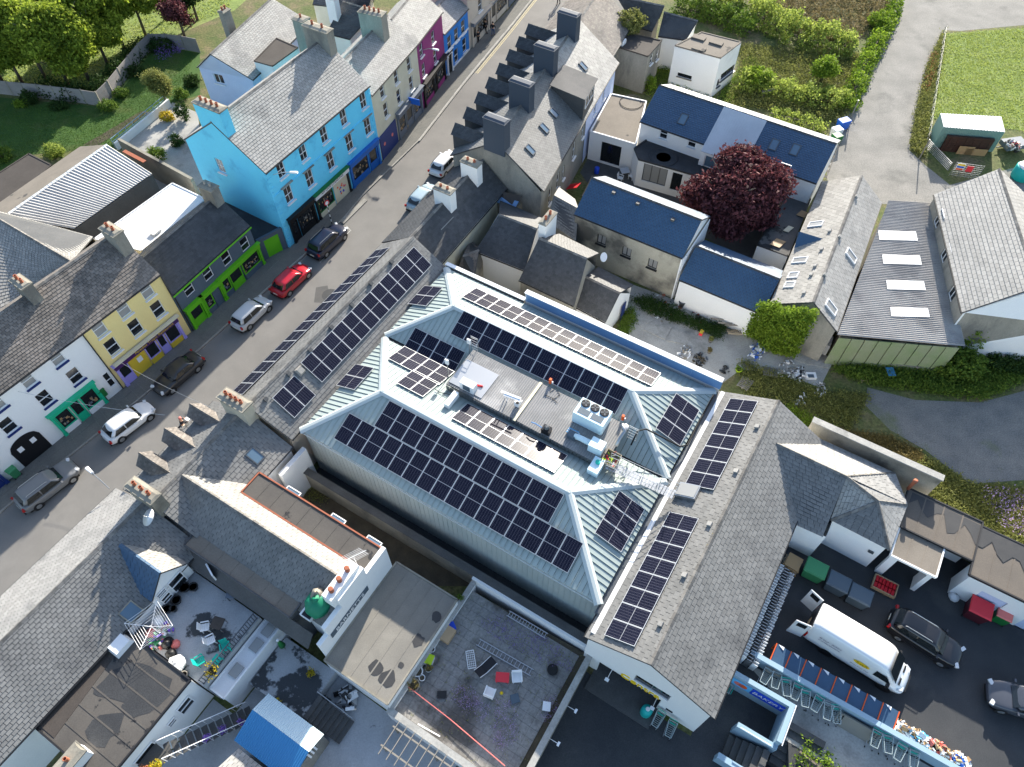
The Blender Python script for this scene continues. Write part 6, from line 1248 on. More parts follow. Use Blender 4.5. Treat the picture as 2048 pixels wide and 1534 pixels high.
    mb = MB(); mb.box((xr + .03, 0, .33), .1, W * .78, .12); q = mb.build('rear_bumper', 'trim_black', None); q.parent = t
    mb = MB(); mb.box((0, 0, .2), L * .86, W * .86, .08); q = mb.build('underbody', 'trim_black', None); q.parent = t
    return t
def azk(a, b): d = A(*b) - A(*a); return math.atan2(d.y, d.x)
K1, K2, K3 = azk((36, 1012), (300, 812)), azk((287, 794), (450, 657)), azk((450, 657), (660, 462))
gc_ = 'cars parked along the left kerb'
car('estate', 'parked_car', 'grey estate car parked by the arched gate', A(97, 972, .45) * Vector((1, 1, 0)), K1, 'car_grey', group=gc_, rails=True)
car('hatch', 'parked_car', 'white hatchback parked before the mint green shop', A(258, 845, .45) * Vector((1, 1, 0)), K1, 'car_white', group=gc_)
car('saloon', 'parked_car', 'charcoal saloon parked nose down before the lilac restaurant', A(357, 748, .45) * Vector((1, 1, 0)), K2 + math.pi, 'car_charcoal', group=gc_)
car('mpv', 'parked_car', 'silver compact people carrier by the lime green shop', A(504, 628, .45) * Vector((1, 1, 0)), K3, 'car_silver', group=gc_)
car('hatch', 'parked_car', 'bright red hatchback parked near the green garage door', A(583, 561, .45) * Vector((1, 1, 0)), K3, 'car_red', group=gc_)
car('suv', 'parked_car', 'dark navy crossover parked before the black shopfront', A(656, 484, .45) * Vector((1, 1, 0)), K3, 'car_navy', group=gc_, rails=True)
gd_ = 'cars on the right kerb'
car('hatch', 'parked_car', 'ice blue hatchback half hidden by the dark slate eaves', A(846, 396, .45) * Vector((1, 1, 0)), K3 + .05, 'car_ice', group=gd_)
car('hatch', 'parked_car', 'white hatchback half hidden below the first dormers', A(890, 328, .45) * Vector((1, 1, 0)), K3 + .05, 'car_white', group=gd_)
car('estate', 'parked_car', 'white estate car on the street beyond the last dormer', A(1117, 54, .45) * Vector((1, 1, 0)), K3 + .12, 'car_white', group=gd_)
def wheelbase_place(r, f, z, W, side):
    a, b = A(*r, z + .33), A(*f, z + .33); d = (b - a).normalized(); n = Vector((d.y, -d.x, 0)) * side; m = (a + b) / 2 - n * (W / 2 - .1); return Vector((m.x, m.y, z)), math.atan2(d.y, d.x), (b - a).length
pz, hd, wb_ = wheelbase_place((1791.7, 1271.8), (1882.7, 1328), ZY, 1.88, 1)
car('suv', 'yard_car', 'black off-roader with ribbed roof parked beside the white van', pz, hd, 'car_black', rails=True)
yc = car('estate', 'yard_car', 'slate grey car nosing in from the right edge of yard', A(2052, 1408, ZY + .4) * Vector((1, 1, 0)) + ZD * ZY, math.radians(163), 'car_slate')
# --- delivery van with its rear doors open
pz, hd, wb_ = wheelbase_place((1643, 1298.3), (1762.8, 1372.3), ZY, 2.05, 1)
VN = thing('delivery_van', 'long white delivery van with both rear doors open', 'van', pz, hd)
def vadd(mb, nm, mm, par=None, smooth=False, sub=0):
    o = mb.build(nm, mm, None, smooth); o.parent = par or VN
    if sub: k = o.modifiers.new('s', 'SUBSURF'); k.levels = 1; k.render_levels = sub
    return o
LV, WV, HV = 6.5, 2.05, 2.75; hw = WV / 2; xr, xf = -3.35, 3.05
def ring(x, w, zb, zt, tw=.86):
    w *= hw; r = [Vector((x, -w * .96, zb)), Vector((x, -w, zb + .3)), Vector((x, -w, min(1.3, zt - .2))), Vector((x, -w * .97, max(zb + .4, zt - .45))), Vector((x, -w * tw, zt - .06)), Vector((x, -w * tw * .8, zt)), Vector((x, 0, zt + .03))]
    return r + [Vector((p.x, -p.y, p.z)) for p in r[-2::-1]]
vadd(loft([ring(xr, 1, .35, HV - .02), ring(xr + .05, 1, .32, HV), ring(-1.5, 1, .3, HV), ring(.6, 1, .3, HV - .01), ring(1.15, 1, .3, HV - .08), ring(1.5, 1, .3, HV - .3), ring(2.15, .99, .3, 1.62), ring(2.35, .98, .3, 1.35), ring(2.8, .94, .32, 1.1), ring(3.0, .82, .36, .92), ring(3.1, .6, .42, .7)]), 'body', 'van_white', None, True, 1)
m = MB()
m.add([Vector((1.54, -.78, HV - .30)), Vector((1.54, .78, HV - .30)), Vector((2.22, .92, 1.60)), Vector((2.22, -.92, 1.60))], ((0, 1, 2, 3),)); m.v = [tuple(Vector(v) + Vector((.05, 0, .05))) for v in m.v]; vadd(m, 'windscreen', 'car_glass')
for s in (-1, 1):
    m = MB(); m.poly([Vector((1.0, s * (hw + .012), 1.35)), Vector((2.1, s * (hw + .005), 1.35)), Vector((1.65, s * (hw * .99 + .008), 2.02)), Vector((1.0, s * (hw * .985 + .012), 2.05))]); vadd(m, 'side_window', 'car_glass')
    m = MB(); m.box((1.95, s * (hw + .16), 1.4), .14, .26, .36); vadd(m, 'door_mirror', 'trim_black')
    for x in (2.06, -1.69):
        y = s * (hw - .13); m = MB(); m.lathe((x, y - .12, .35), [(.2, 0), (.34, .01), (.355, .06), (.355, .18), (.34, .235), (.2, .24)], 18, Vector((0, 1, 0))); w_ = vadd(m, 'wheel', 'rubber', None, True)
        m = MB(); m.lathe((x, y + s * .122, .35), [(.215, 0), (.2, -.02), (.06, .01)], 12, Vector((0, s, 0))); vadd(m, 'rim', 'steel', w_)
        m = MB(); m.lathe((x, s * (hw - .02), .36), [(.44, 0), (.44, .02), (.36, .03)], 18, Vector((0, s, 0))); vadd(m, 'wheel_arch', 'trim_black')
    m = MB(); m.box((2.78, s * .72, .98), .35, .3, .16, Vector((1, -s * .4, -.3)).normalized()); vadd(m, 'headlight', 'lamp_clear')
    m = MB(); m.box((xr + .06, s * (hw - .04), 1.2), .1, .1, .7); vadd(m, 'tail_light', 'lamp_red')
    m = MB(); m.box((.0, s * (hw + .012), .52), 4.6, .03, .16); vadd(m, 'side_moulding', 'trim_black')
    # rear doors swung open
    a = math.radians(100 if s < 0 else 105); hx, hy = xr - .02, s * (hw - .03); d = Vector((-math.sin(a) * .96, s * -math.cos(a) * .96, 0)); nn = Vector((-d.y, d.x, 0)); c = Vector((hx, hy, 1.52)) + d * .5
    m = MB(); m.box(c, .98, .06, 2.15, d, nn, ZD); dr = vadd(m, 'rear_door', 'van_white'); m = MB(); m.box(c + ZD * .62, .62, .08, .55, d, nn, ZD); vadd(m, 'pane', 'car_glass', dr)
m = MB(); m.box((xr + .0, 0, 1.5), .04, WV * .86, 2.0); vadd(m, 'cargo_shade_panel', 'black_paint'); m = MB(); m.box((xr - .02, -.2, .9), .05, .9, .7); vadd(m, 'cargo_crates', 'wood_tan')  # black panel on the closed body stands in for the shaded interior
for y in (-.45, .45): m = MB(); m.box((2.55, y, 1.28), .12, .5, .03, Vector((1, 0, -.55)).normalized(), Vector((0, 1, 0))); vadd(m, 'bonnet_vent', 'trim_black')
m = MB(); m.box((3.12, 0, .6), .08, 1.2, .28); vadd(m, 'grille', 'trim_black')
m = MB(); m.lathe((0, 0, 0), [(.5, 0), (.5, .01)], 18); m.v = [(v[0] * 1.0 + .15, -(hw + .016) - v[2], v[1] * .42 + 1.75) for v in m.v]; em = vadd(m, 'round_emblem', 'yellow')
def vtext(s, x, z, size, mm):
    cu = bpy.data.curves.new('t', 'FONT'); cu.body = s; cu.size = size; cu.align_x = 'CENTER'; cu.align_y = 'CENTER'; cu.shear = .25; o = bpy.data.objects.new('t', cu); COL.objects.link(o)
    me = bpy.data.meshes.new_from_object(o.evaluated_get(bpy.context.evaluated_depsgraph_get())); bpy.data.objects.remove(o); me.materials.clear(); me.materials.append(MT[mm]); o = bpy.data.objects.new('lettering', me); COL.objects.link(o); o.parent = VN
    o.rotation_euler = (math.pi / 2, 0, 0); o.location = (x, -(hw + .03), z); return o
vtext('Irish', .15, 1.74, .42, 'black_paint'); vtext('Bread - Bakery', -1.9, 1.95, .24, 'aubergine'); vtext('Confectionery', -1.9, 1.65, .24, 'aubergine'); vtext('Baked Fresh Daily', .2, 1.22, .16, 'aubergine')

# ================================================================ people
flat('cloth_black', (.02, .02, .024), .9); flat('cloth_grey', (.22, .22, .22), .9); flat('hair_dark', (.03, .02, .015), .8); flat('hair_grey', (.35, .33, .3), .8); flat('cloth_cream', (.6, .56, .48), .9)
def skinmesh(name, verts, edges, radii, mat, parent, root=0):
    me = bpy.data.meshes.new(name); me.from_pydata([tuple(v) for v in verts], edges, []); me.materials.append(MT[mat]); o = bpy.data.objects.new(name, me); COL.objects.link(o); o.parent = parent
    md = o.modifiers.new('skin', 'SKIN'); md.use_smooth_shade = True
    for i, r in enumerate(radii): me.skin_vertices[0].data[i].radius = (r, r)
    me.skin_vertices[0].data[root].use_root = True
    sb = o.modifiers.new('sub', 'SUBSURF'); sb.levels = 1; sb.render_levels = 1; return o
def person(label, loc, heading, top, legs, hair='hair_dark', stride=.18, arm=.1, lean=0., seated=False, group=None, scale=1.0):
    t = thing('person', label, 'person', loc, heading, group); t.scale = (scale,) * 3
    hz = .92; sh = 1.42; fx = lean
    if seated: kn = [(.42, -.12, .78), (.38, .12, .62)]; an = [(.28, -.12, .36), (.18, .12, .22)]; ft = [(.42, -.12, .32), (.32, .12, .18)]
    else: kn = [(stride * .6, -.1, .5), (-stride * .35, .1, .5)]; an = [(stride, -.1, .08), (-stride, .1, .09)]; ft = [(stride + .16, -.1, .04), (-stride + .14, .1, .04)]
    el = [(fx * .7 + arm, -.29, 1.13), (fx * .7 - arm, .29, 1.13)]; ha = [(fx + arm * 2.2 + .05, -.27, .88), (fx - arm * 1.2 + .08, .27, .88)]
    if seated: el = [(fx + .12, -.28, 1.16), (fx + .12, .28, 1.16)]; ha = [(fx + .38, -.22, 1.05), (fx + .38, .22, 1.05)]
    V_ = [(0, 0, hz), (fx * .5, 0, 1.2), (fx, 0, sh), (fx * 1.05, 0, 1.52), (fx * 1.1 + .02, 0, 1.63), (fx * 1.1 + .01, 0, 1.74)]; E = [(0, 1), (1, 2), (2, 3), (3, 4), (4, 5)]; R = [.13, .12, .12, .055, .10, .075]
    for k in (0, 1):
        s = -1 if k == 0 else 1; i = len(V_); V_ += [(0, s * .1, hz - .06), kn[k], an[k], ft[k]]; E += [(0, i), (i, i + 1), (i + 1, i + 2), (i + 2, i + 3)]; R += [.095, .062, .045, .04]
        i = len(V_); V_ += [(fx, s * .18, sh - .02), el[k], ha[k]]; E += [(2, i), (i, i + 1), (i + 1, i + 2)]; R += [.065, .048, .04]
    skinmesh('body', V_, E, R, 'skin', t)
    jv = [(0, 0, hz + .02), (fx * .5, 0, 1.2), (fx, 0, sh)]; je = [(0, 1), (1, 2)]; jr = [.155, .15, .145]
    for k in (0, 1):
        s = -1 if k == 0 else 1; i = len(jv); jv += [(fx, s * .19, sh - .02), el[k], tuple(lerp(Vector(el[k]), Vector(ha[k]), .8))]; je += [(2, i), (i, i + 1), (i + 1, i + 2)]; jr += [.085, .066, .055]
    skinmesh('jacket', jv, je, jr, top, t)
    tv = [(0, 0, hz)]; te = []; tr = [.15]
    for k in (0, 1):
        s = -1 if k == 0 else 1; i = len(tv); tv += [(0, s * .1, hz - .08), kn[k], an[k]]; te += [(0, i), (i, i + 1), (i + 1, i + 2)]; tr += [.11, .08, .065]
    skinmesh('trousers', tv, te, tr, legs, t)
    m = MB(); m.lathe((fx * 1.1 - .005, 0, 1.66), [(.115, 0), (.118, .05), (.1, .11), (.05, .15)], 10); o = m.build('hair', hair, None, True); o.parent = t
    for s in (-1, 1): m = MB(); c_ = Vector(ft[0 if s < 0 else 1]); m.box((c_.x - .06, c_.y, c_.z + .0), .26, .1, .08); o = m.build('shoe', 'cloth_black', None); o.parent = t
    return t
def onpave(px, py): v = A(px, py, ZP); return v
person('person in yellow badged dark jacket and jeans walking up the far pavement', onpave(986, 71), K3 + .1, 'cloth_black', 'denim')
m = MB(); o = bpy.data.objects[-1] if False else None
person('person in dark coat beside the beige shop window', onpave(972, 66), K3 - 1.2, 'cloth_black', 'cloth_black', stride=.05)
person('person in grey coat nearest the beige shop door', onpave(962, 70), K3 + 2.5, 'cloth_grey', 'cloth_black', 'hair_grey', .06)
person('small dark clothed person by the royal blue house corner', onpave(957, 84), K3 + 1.0, 'cloth_black', 'cloth_black', stride=.1, scale=.85)
person('lone walker in dark clothes crossing the top of the street', A(1117, 8, .01), -2.0, 'cloth_black', 'cloth_black', stride=.24)
# cyclist
cb = A(372, 862, .01); hdg = K2
cy = person('cyclist in black jacket riding past the front dormers', cb, hdg, 'cloth_black', 'cloth_cream', 'salmon', seated=True, lean=.16)
B = thing('bicycle', 'pale bicycle ridden along the street past the dormers', 'bicycle', cb, hdg)
for x in (-.5, .55):
    m = MB(); pts = [Vector((x + math.cos(a * math.pi / 10) * .33, 0, .34 + math.sin(a * math.pi / 10) * .33)) for a in range(21)]; m.tube(pts, .02, 6, cap=False); w_ = m.build('wheel', 'rubber', None); w_.parent = B
    m = MB()
    for k in range(8): a = k * math.pi / 4; m.bar((x, 0, .34), (x + math.cos(a) * .32, 0, .34 + math.sin(a) * .32), .008)
    o = m.build('spoke_set', 'steel', None); o.parent = w_
m = MB()
for a, b in (((-.5, 0, .34), (-.08, 0, .32)), ((-.08, 0, .32), (.42, 0, .78)), ((-.2, 0, .86), (.42, 0, .86)), ((-.08, 0, .32), (-.2, 0, .9)), ((-.5, 0, .34), (-.2, 0, .8)), ((.55, 0, .34), (.40, 0, .98))): m.tube([a, b], .018)
o = m.build('frame', 'car_white', None); o.parent = B
m = MB(); m.tube([(.42, -.28, 1.03), (.38, 0, .98), (.42, .28, 1.03)], .014); o = m.build('handlebar', 'steel_dark', None); o.parent = B
m = MB(); m.box((-.22, 0, .92), .26, .14, .06); o = m.build('saddle', 'cloth_black', None); o.parent = B
m = MB(); m.box((.62, 0, .92), .3, .4, .24); o = m.build('basket', 'white_plastic', None); o.parent = B
# ================================================================ street furniture
def street_lamp(label, base, arm_dir, z, L=1.6, col='white_plastic'):
    t = thing('street_lamp', label, 'street lamp', base, group='bracket street lamps'); m = MB(); e = base + arm_dir * L + ZD * .35; m.tube([base, base + arm_dir * L * .6 + ZD * .3, e], .035); m.build('arm', 'steel', t)
    m = MB(); d = arm_dir; s = Vector((d.y, -d.x, 0)); c = e + d * .3; m.hexa([c + d * a * .38 + s * b * .14 - ZD * .06 for a, b in ((-1, -.6), (1, -1), (1, 1), (-1, .6))], [c + d * a * .32 + s * b * .10 + ZD * .08 for a, b in ((-1, -.6), (1, -1), (1, 1), (-1, .6))]); m.build('lamp_head', col, t); return t
street_lamp('white lamp on a bracket at the corner of the sky blue house', gb['p'] + ZD * 8.3 + gb['n'] * .1 + (gb['q'] - gb['p']).normalized() * .8, (gb['n'] + (gb['q'] - gb['p']).normalized() * .5).normalized(), 8.3)
street_lamp('white lamp on the magenta house above its windows', gp['p'] + ZD * 6.6 + gp['n'] * .1 + (gp['q'] - gp['p']).normalized() * 1.2, gp['n'], 6.6, 1.2)
lp = A(245, 985, 5.2); street_lamp('white lamp over the road beside the clay potted chimney', Q(5.2, -35.2, 5.4), (-VD + UD * .1).normalized(), 5.4, 1.7)
t = thing('sign_post', 'black and white striped post with round red sign by the kerb', 'sign post', A(664, 447, ZP)); b_ = A(664, 447, ZP)
for i in range(8): m = MB(); m.lathe(b_ + ZD * (i * .3), [(.05, 0), (.05, .3)], 8); m.build('post_band', 'white_paint' if i % 2 else 'black_paint', t)
m = MB(); d_ = Vector((.75, -.6, .0)).normalized(); m.lathe(b_ + ZD * 2.62, [(.3, 0), (.3, .03)], 16, d_); o = m.build('sign_disc', 'red', t); m = MB(); m.lathe(b_ + ZD * 2.62 + d_ * .032, [(.2, 0), (.2, .01)], 16, d_); m.build('sign_face', 'white_paint', o)
t = thing('post_box', 'green pillar letter box against the white house', 'post box', A(215, 800, ZP)); b_ = A(215, 800, ZP); m = MB(); m.lathe(b_, [(.08, 0), (.07, .7)], 8); m.build('stem', 'black_paint', t); m = MB(); m.box(b_ + ZD * 1.05, .55, .45, .75, UD, VD, ZD); m.box(b_ + ZD * 1.46, .6, .5, .08, UD, VD, ZD); m.build('box', 'green_post', t)
t = thing('wheelie_bin', 'green wheeled bin with brown lid on pavement by the arch', 'bin', A(33, 950, ZP)); 
def bin_(t, c, w, d, h, body, lid, ax, tilt=.0):
    ay = Vector((-ax.y, ax.x, 0)); m = MB(); m.hexa([c + ax * a * w * .42 + ay * b * d * .42 + ZD * .08 for a, b in ((-1, -1), (1, -1), (1, 1), (-1, 1))], [c + ax * a * w / 2 + ay * b * d / 2 + ZD * h for a, b in ((-1, -1), (1, -1), (1, 1), (-1, 1))]); m.build('body', body, t)
    m = MB(); m.hexa([c + ax * a * w * .54 + ay * b * d * .54 + ZD * (h + .01) for a, b in ((-1, -1), (1, -1), (1, 1), (-1, 1))], [c + ax * a * w * .5 + ay * b * d * .46 + ZD * (h + .09) for a, b in ((-1, -1), (1, -1), (1, 1), (-1, 1))]); m.build('lid', lid, t)
    for s in (-1, 1): m = MB(); m.lathe(c + ax * s * w * .42 - ay * d * .4 + ZD * .1 - ax * .03, [(.1, 0), (.1, .06)], 10, ax); m.build('wheel', 'rubber', t)
bin_(t, A(33, 950, ZP), .65, .75, 1.0, 'green_bin', 'green_bin', UD)
t = thing('wheelie_bin', 'second green bin leaning beside the first near the blue door', 'bin', A(24, 945, ZP)); bin_(t, A(22, 943, ZP), .6, .7, 1.05, 'green_bin', 'green_post', UD)
# overhead wires across the street
for k, (a, b) in enumerate(((A(236, 722, 5), A(430, 818, 5.2)), (A(0, 775, 6.8), A(330, 830, 5.5)))):
    m = MB(); m.tube([lerp(a, b, i / 12) - ZD * 1.2 * (1 - (2 * i / 12 - 1) ** 2) * .35 for i in range(13)], .012, 4); o = m.build('overhead_wire', 'steel', None); tag(o, ['thin overhead wire crossing the street from the restaurant', 'thin overhead wire strung along the white house'][k], 'wire')

# ================================================================ vegetation
import numpy as np
RG = np.random.default_rng(11)
def leafmat(name, c1, c2, trans=.3, rough=.7):
    m = bpy.data.materials.new(name); m.use_nodes = True; N = m.node_tree.nodes; K = m.node_tree.links; b = N['Principled BSDF']; out = N['Material Output']
    g = N.new('ShaderNodeNewGeometry'); nz = N.new('ShaderNodeTexNoise'); nz.inputs['Scale'].default_value = .9; K.new(g.outputs['Position'], nz.inputs['Vector'])
    a = N.new('ShaderNodeMath'); a.operation = 'ADD'; K.new(g.outputs['Random Per Island'], a.inputs[0]); K.new(nz.outputs['Fac'], a.inputs[1]); h = N.new('ShaderNodeMapRange'); K.new(a.outputs[0], h.inputs[0]); h.inputs[1].default_value = .35; h.inputs[2].default_value = 1.25
    x = N.new('ShaderNodeMix'); x.data_type = 'RGBA'; K.new(h.outputs[0], x.inputs[0]); x.inputs[6].default_value = (*c1, 1); x.inputs[7].default_value = (*c2, 1)
    K.new(x.outputs[2], b.inputs['Base Color']); b.inputs['Roughness'].default_value = rough; b.inputs['Specular IOR Level'].default_value = .2
    t = N.new('ShaderNodeBsdfTranslucent'); K.new(x.outputs[2], t.inputs[0]); s = N.new('ShaderNodeMixShader'); s.inputs[0].default_value = trans; K.new(b.outputs[0], s.inputs[1]); K.new(t.outputs[0], s.inputs[2]); K.new(s.outputs[0], out.inputs[0]); MT[name] = m
leafmat('leaf_conifer', (.06, .11, .014), (.34, .42, .05), .45); leafmat('leaf_green', (.045, .10, .014), (.16, .24, .035)); leafmat('leaf_bright', (.07, .15, .014), (.24, .34, .035), .38); leafmat('leaf_copper', (.03, .014, .018), (.17, .055, .06), .25)
leafmat('leaf_hedge', (.07, .13, .02), (.36, .43, .09), .45); leafmat('leaf_dark', (.018, .045, .012), (.05, .095, .02)); leafmat('leaf_yellow', (.35, .28, .02), (.55, .42, .03)); leafmat('leaf_dry', (.12, .10, .035), (.24, .19, .07)); leafmat('leaf_olive', (.10, .12, .03), (.26, .27, .08), .35)
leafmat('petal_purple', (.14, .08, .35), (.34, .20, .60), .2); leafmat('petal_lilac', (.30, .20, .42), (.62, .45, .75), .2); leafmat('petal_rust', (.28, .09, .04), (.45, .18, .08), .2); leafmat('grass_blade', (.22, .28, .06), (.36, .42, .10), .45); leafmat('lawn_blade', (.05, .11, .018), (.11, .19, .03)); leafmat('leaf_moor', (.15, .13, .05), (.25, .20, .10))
mk('bark', (.14, .12, .095), (.09, .075, .06), 3, .9, .5, 12)
def quads(name, C, size, mat, parent=None, kind=None, flat_=0., up=0., aspect=.6):
    """a leaf-sized face at every point"""
    n = len(C); a = RG.normal(size=(n, 3)); a[:, 2] *= (1 - flat_); a += np.array([0, 0, up]); a /= np.linalg.norm(a, axis=1)[:, None] + 1e-9
    r = RG.normal(size=(n, 3)); b = np.cross(a, r); b /= np.linalg.norm(b, axis=1)[:, None] + 1e-9; s = (size * RG.uniform(.6, 1.3, n))[:, None]
    a = a * s; b = b * s * aspect; V_ = np.stack([C - a, C + b * .9, C + a, C - b * .9], 1).reshape(-1, 3)
    me = bpy.data.meshes.new(name); me.vertices.add(n * 4); me.vertices.foreach_set('co', V_.astype(np.float32).ravel()); me.loops.add(n * 4); me.loops.foreach_set('vertex_index', np.arange(n * 4, dtype=np.int32)); me.polygons.add(n); me.polygons.foreach_set('loop_start', np.arange(0, n * 4, 4, dtype=np.int32)); me.polygons.foreach_set('loop_total', np.full(n, 4, np.int32)); me.materials.append(MT[mat]); me.update(calc_edges=True)
    o = bpy.data.objects.new(name, me); COL.objects.link(o)
    if parent is not None: put(o, parent)
    if kind: o['kind'] = kind
    return o
def clump_pts(c, rad, nc, nl, spread, shell=.55, zmin=None):
    d = RG.normal(size=(nc, 3)); d /= np.linalg.norm(d, axis=1)[:, None]; k = shell + (1 - shell) * RG.random(nc) ** .6; P = np.array(c) + d * np.array(rad) * k[:, None] * RG.uniform(.82, 1.12, (nc, 1))
    L = np.repeat(P, nl, 0) + RG.normal(size=(nc * nl, 3)) * np.array(spread)
    if zmin is not None: L[:, 2] = np.maximum(L[:, 2], zmin)
    return L
def tree(label, base, h, r, mat, name='tree', z0=.25, dens=1., leaf=.16, group=None, trunk=.2, flatten=1., cat='tree', lean=None):
    base = Vector(base); t = thing(name, label, cat, base, group=group); lean = lean or Vector((0, 0, 0)); top = base + ZD * h + lean
    m = MB(); m.tube([base - ZD * .1, lerp(base, top, .3) + Vector((.08, .05, 0)), lerp(base, top, .65), lerp(base, top, .9)], [trunk, trunk * .75, trunk * .45, trunk * .15], 7)
    rr = random.Random(int(px_hash(base)))
    for k in range(7):
        f = .3 + .5 * k / 7; a = rr.uniform(0, 6.28); p = lerp(base, top, f); m.tube([p, p + Vector((math.cos(a), math.sin(a), .5)) * r * .4, p + Vector((math.cos(a), math.sin(a), .75)) * r * .75], [trunk * .4, trunk * .25, trunk * .08], 5)
    m.build('trunk', 'bark', t, True); zc = h * (z0 + 1) / 2; rz = h * (1 - z0) / 2; c = base + ZD * zc + lean * .5
    n = int(150 * r * r * dens); parts = []; k_ = 9
    for i in range(k_):
        a = 6.283 * i / k_ + rr.uniform(-.3, .3); f = rr.uniform(.35, .68); cc = c + Vector((math.cos(a) * r * f, math.sin(a) * r * f, rz * rr.uniform(-.45, .55))); q_ = r * rr.uniform(.38, .58); parts.append(clump_pts(cc, (q_, q_, q_ * .75), max(4, int(n / k_ * .8)), 24, (.26, .26, .2), .35))
    parts.append(clump_pts(c + ZD * rz * .35, (r * .55, r * .55, rz * .6), max(4, int(n * .16)), 24, (.3, .3, .22), .3)); P = np.concatenate(parts); P[:, 2] = np.maximum(P[:, 2], base.z + .3); quads('crown', P, leaf, mat, t); return t
def bush(label, base, rx, ry, h, mat, name='bush', dens=1., leaf=.1, group=None, rz=0., cat='bush', nl=22):
    base = Vector(base); t = thing(name, label, cat, base, group=group); n = max(8, int(60 * rx * ry * dens + 20)); P = clump_pts((0, 0, h * .5), (rx, ry, h * .55), n, nl, (.13, .13, .1), .5)
    ca, sa = math.cos(rz), math.sin(rz); P = P @ np.array([[ca, sa, 0], [-sa, ca, 0], [0, 0, 1]]); P[:, 2] = np.maximum(P[:, 2], .02); P += np.array(base); quads('foliage', P, leaf, mat, t)
    m = MB()
    for k in range(4): a = k * 1.6; m.tube([base, base + Vector((math.cos(a) * rx * .4, math.sin(a) * ry * .4, h * .6))], [.04, .015], 5)
    m.build('stem', 'bark', t); return t
def hedge(label, path, w, h, mat, dens=1., leaf=.16, name='hedge', cat='hedge', z=0.):
    t = thing(name, label, cat, path[0]); pts = along(path, 60); C = []
    for i in range(60):
        L = (pts[i + 1] - pts[i]).length; k = max(1, int(L * w * 16 * dens)); f = RG.random(k)[:, None]; a = np.array(pts[i]); b = np.array(pts[i + 1]); d = np.array((pts[i + 1] - pts[i]).normalized()); nrm = np.array([d[1], -d[0], 0]); hh = h * (.75 + .35 * math.sin(i * .9) * math.sin(i * .37 + 1))
        th = RG.uniform(0, math.pi, k); rad = .6 + .4 * RG.random(k); P = a + (b - a) * f + nrm * (np.cos(th) * rad * w / 2)[:, None]; P[:, 2] = z + np.sin(th) * rad * hh; C.append(P)
    C = np.concatenate(C); L = np.repeat(C, 9, 0) + RG.normal(size=(len(C) * 9, 3)) * np.array([.2, .2, .16]); L[:, 2] = np.maximum(L[:, 2], z + .02); quads('foliage', L, leaf, mat, t)
    m = MB(); m.tube([p + ZD * .3 for p in pts[::6]], .12, 5); m.build('stem', 'bark', t); return t
def poly_pts(poly, n):
    P = np.array([(p.x, p.y) for p in poly]); lo, hi = P.min(0), P.max(0); out = []
    while sum(map(len, out)) < n:
        q = RG.uniform(lo, hi, (n * 2, 2)); x, y = q[:, 0], q[:, 1]; ins = np.zeros(len(q), bool); j = len(P) - 1
        for i in range(len(P)):
            c = ((P[i, 1] > y) != (P[j, 1] > y)) & (x < (P[j, 0] - P[i, 0]) * (y - P[i, 1]) / (P[j, 1] - P[i, 1] + 1e-12) + P[i, 0]); ins ^= c; j = i
        out.append(q[ins])
    return np.concatenate(out)[:n]
def weeds(name, label, cat, poly, n, h, mat, size=.1, clump=6, z=0., up=.6, sp=.2, flat_=0.):
    q = poly_pts(poly, n); k = np.repeat(q, clump, 0) + RG.normal(size=(n * clump, 2)) * sp; Z = z + RG.random(n * clump) * h * np.repeat(RG.uniform(.3, 1, n), clump); o = quads(name, np.column_stack([k, Z]), size, mat, None, 'stuff', flat_, up, .4); o['label'] = label; o['category'] = cat; return o
# conifer belt at top left
cb_ = [((8, 168), 9.0, 3.2), ((48, 172), 9.5, 3.2), ((92, 158), 10, 3.4), ((138, 172), 9.5, 3.2), ((178, 160), 9.5, 3.3), ((215, 128), 10, 3.3), ((250, 100), 9.5, 3.1), ((20, 95), 10, 3.0), ((80, 85), 10.5, 3.0), ((140, 95), 10.5, 3.0), ((190, 70), 10, 3.0), ((292, 72), 9, 2.6), ((330, 40), 9, 2.6), ((120, 20), 10, 3.0)]
pos_ = ['leftmost conifer by the panel fence', 'second conifer from the left along the panel fence', 'broad third conifer along the panel fence', 'fourth conifer above the fence corner', 'conifer nearest the corner of the panel fence', 'conifer at the bend of the fence', 'conifer beyond the fence bend towards pale blue house', 'back row conifer at the left edge', 'second back row conifer', 'third back row conifer', 'fourth back row conifer behind fence corner', 'conifer behind the blue flowering shrubs', 'conifer nearest the pale blue house chimney', 'conifer at the top edge behind the belt']
for (p_, h_, r_), l_ in zip(cb_, pos_): tree('tall bushy ' + l_, A(*p_), h_, r_, 'leaf_conifer', 'conifer_tree', .12, 1.15, .2, 'conifers behind the lawn', .2)
hedge('dark ivy undergrowth between the conifer trunks', AP((90, 185), (150, 195), (200, 195), (235, 160), (290, 95)), 2.6, 2.2, 'leaf_dark', .8, .15)
tree('dark copper leaved tree beside the conifers', A(372, 82), 5.5, 1.6, 'leaf_copper', 'copper_tree', .2, .9, .14)
tree('rounded dark conifer behind the pale blue house', A(395, 40), 7.5, 2.4, 'leaf_dark', 'conifer_tree', .15, 1.0, .18)
tree('big purple copper beech in the courtyard', A(1452, 462), 7.6, 4.3, 'leaf_copper', 'copper_beech', .22, 1.15, .19, None, .28, cat='tree')
tree('small golden green garden tree by the white wall', A(335, 214), 4.6, 1.15, 'leaf_olive', 'garden_tree', .3, 3.0, .1, None, .12)
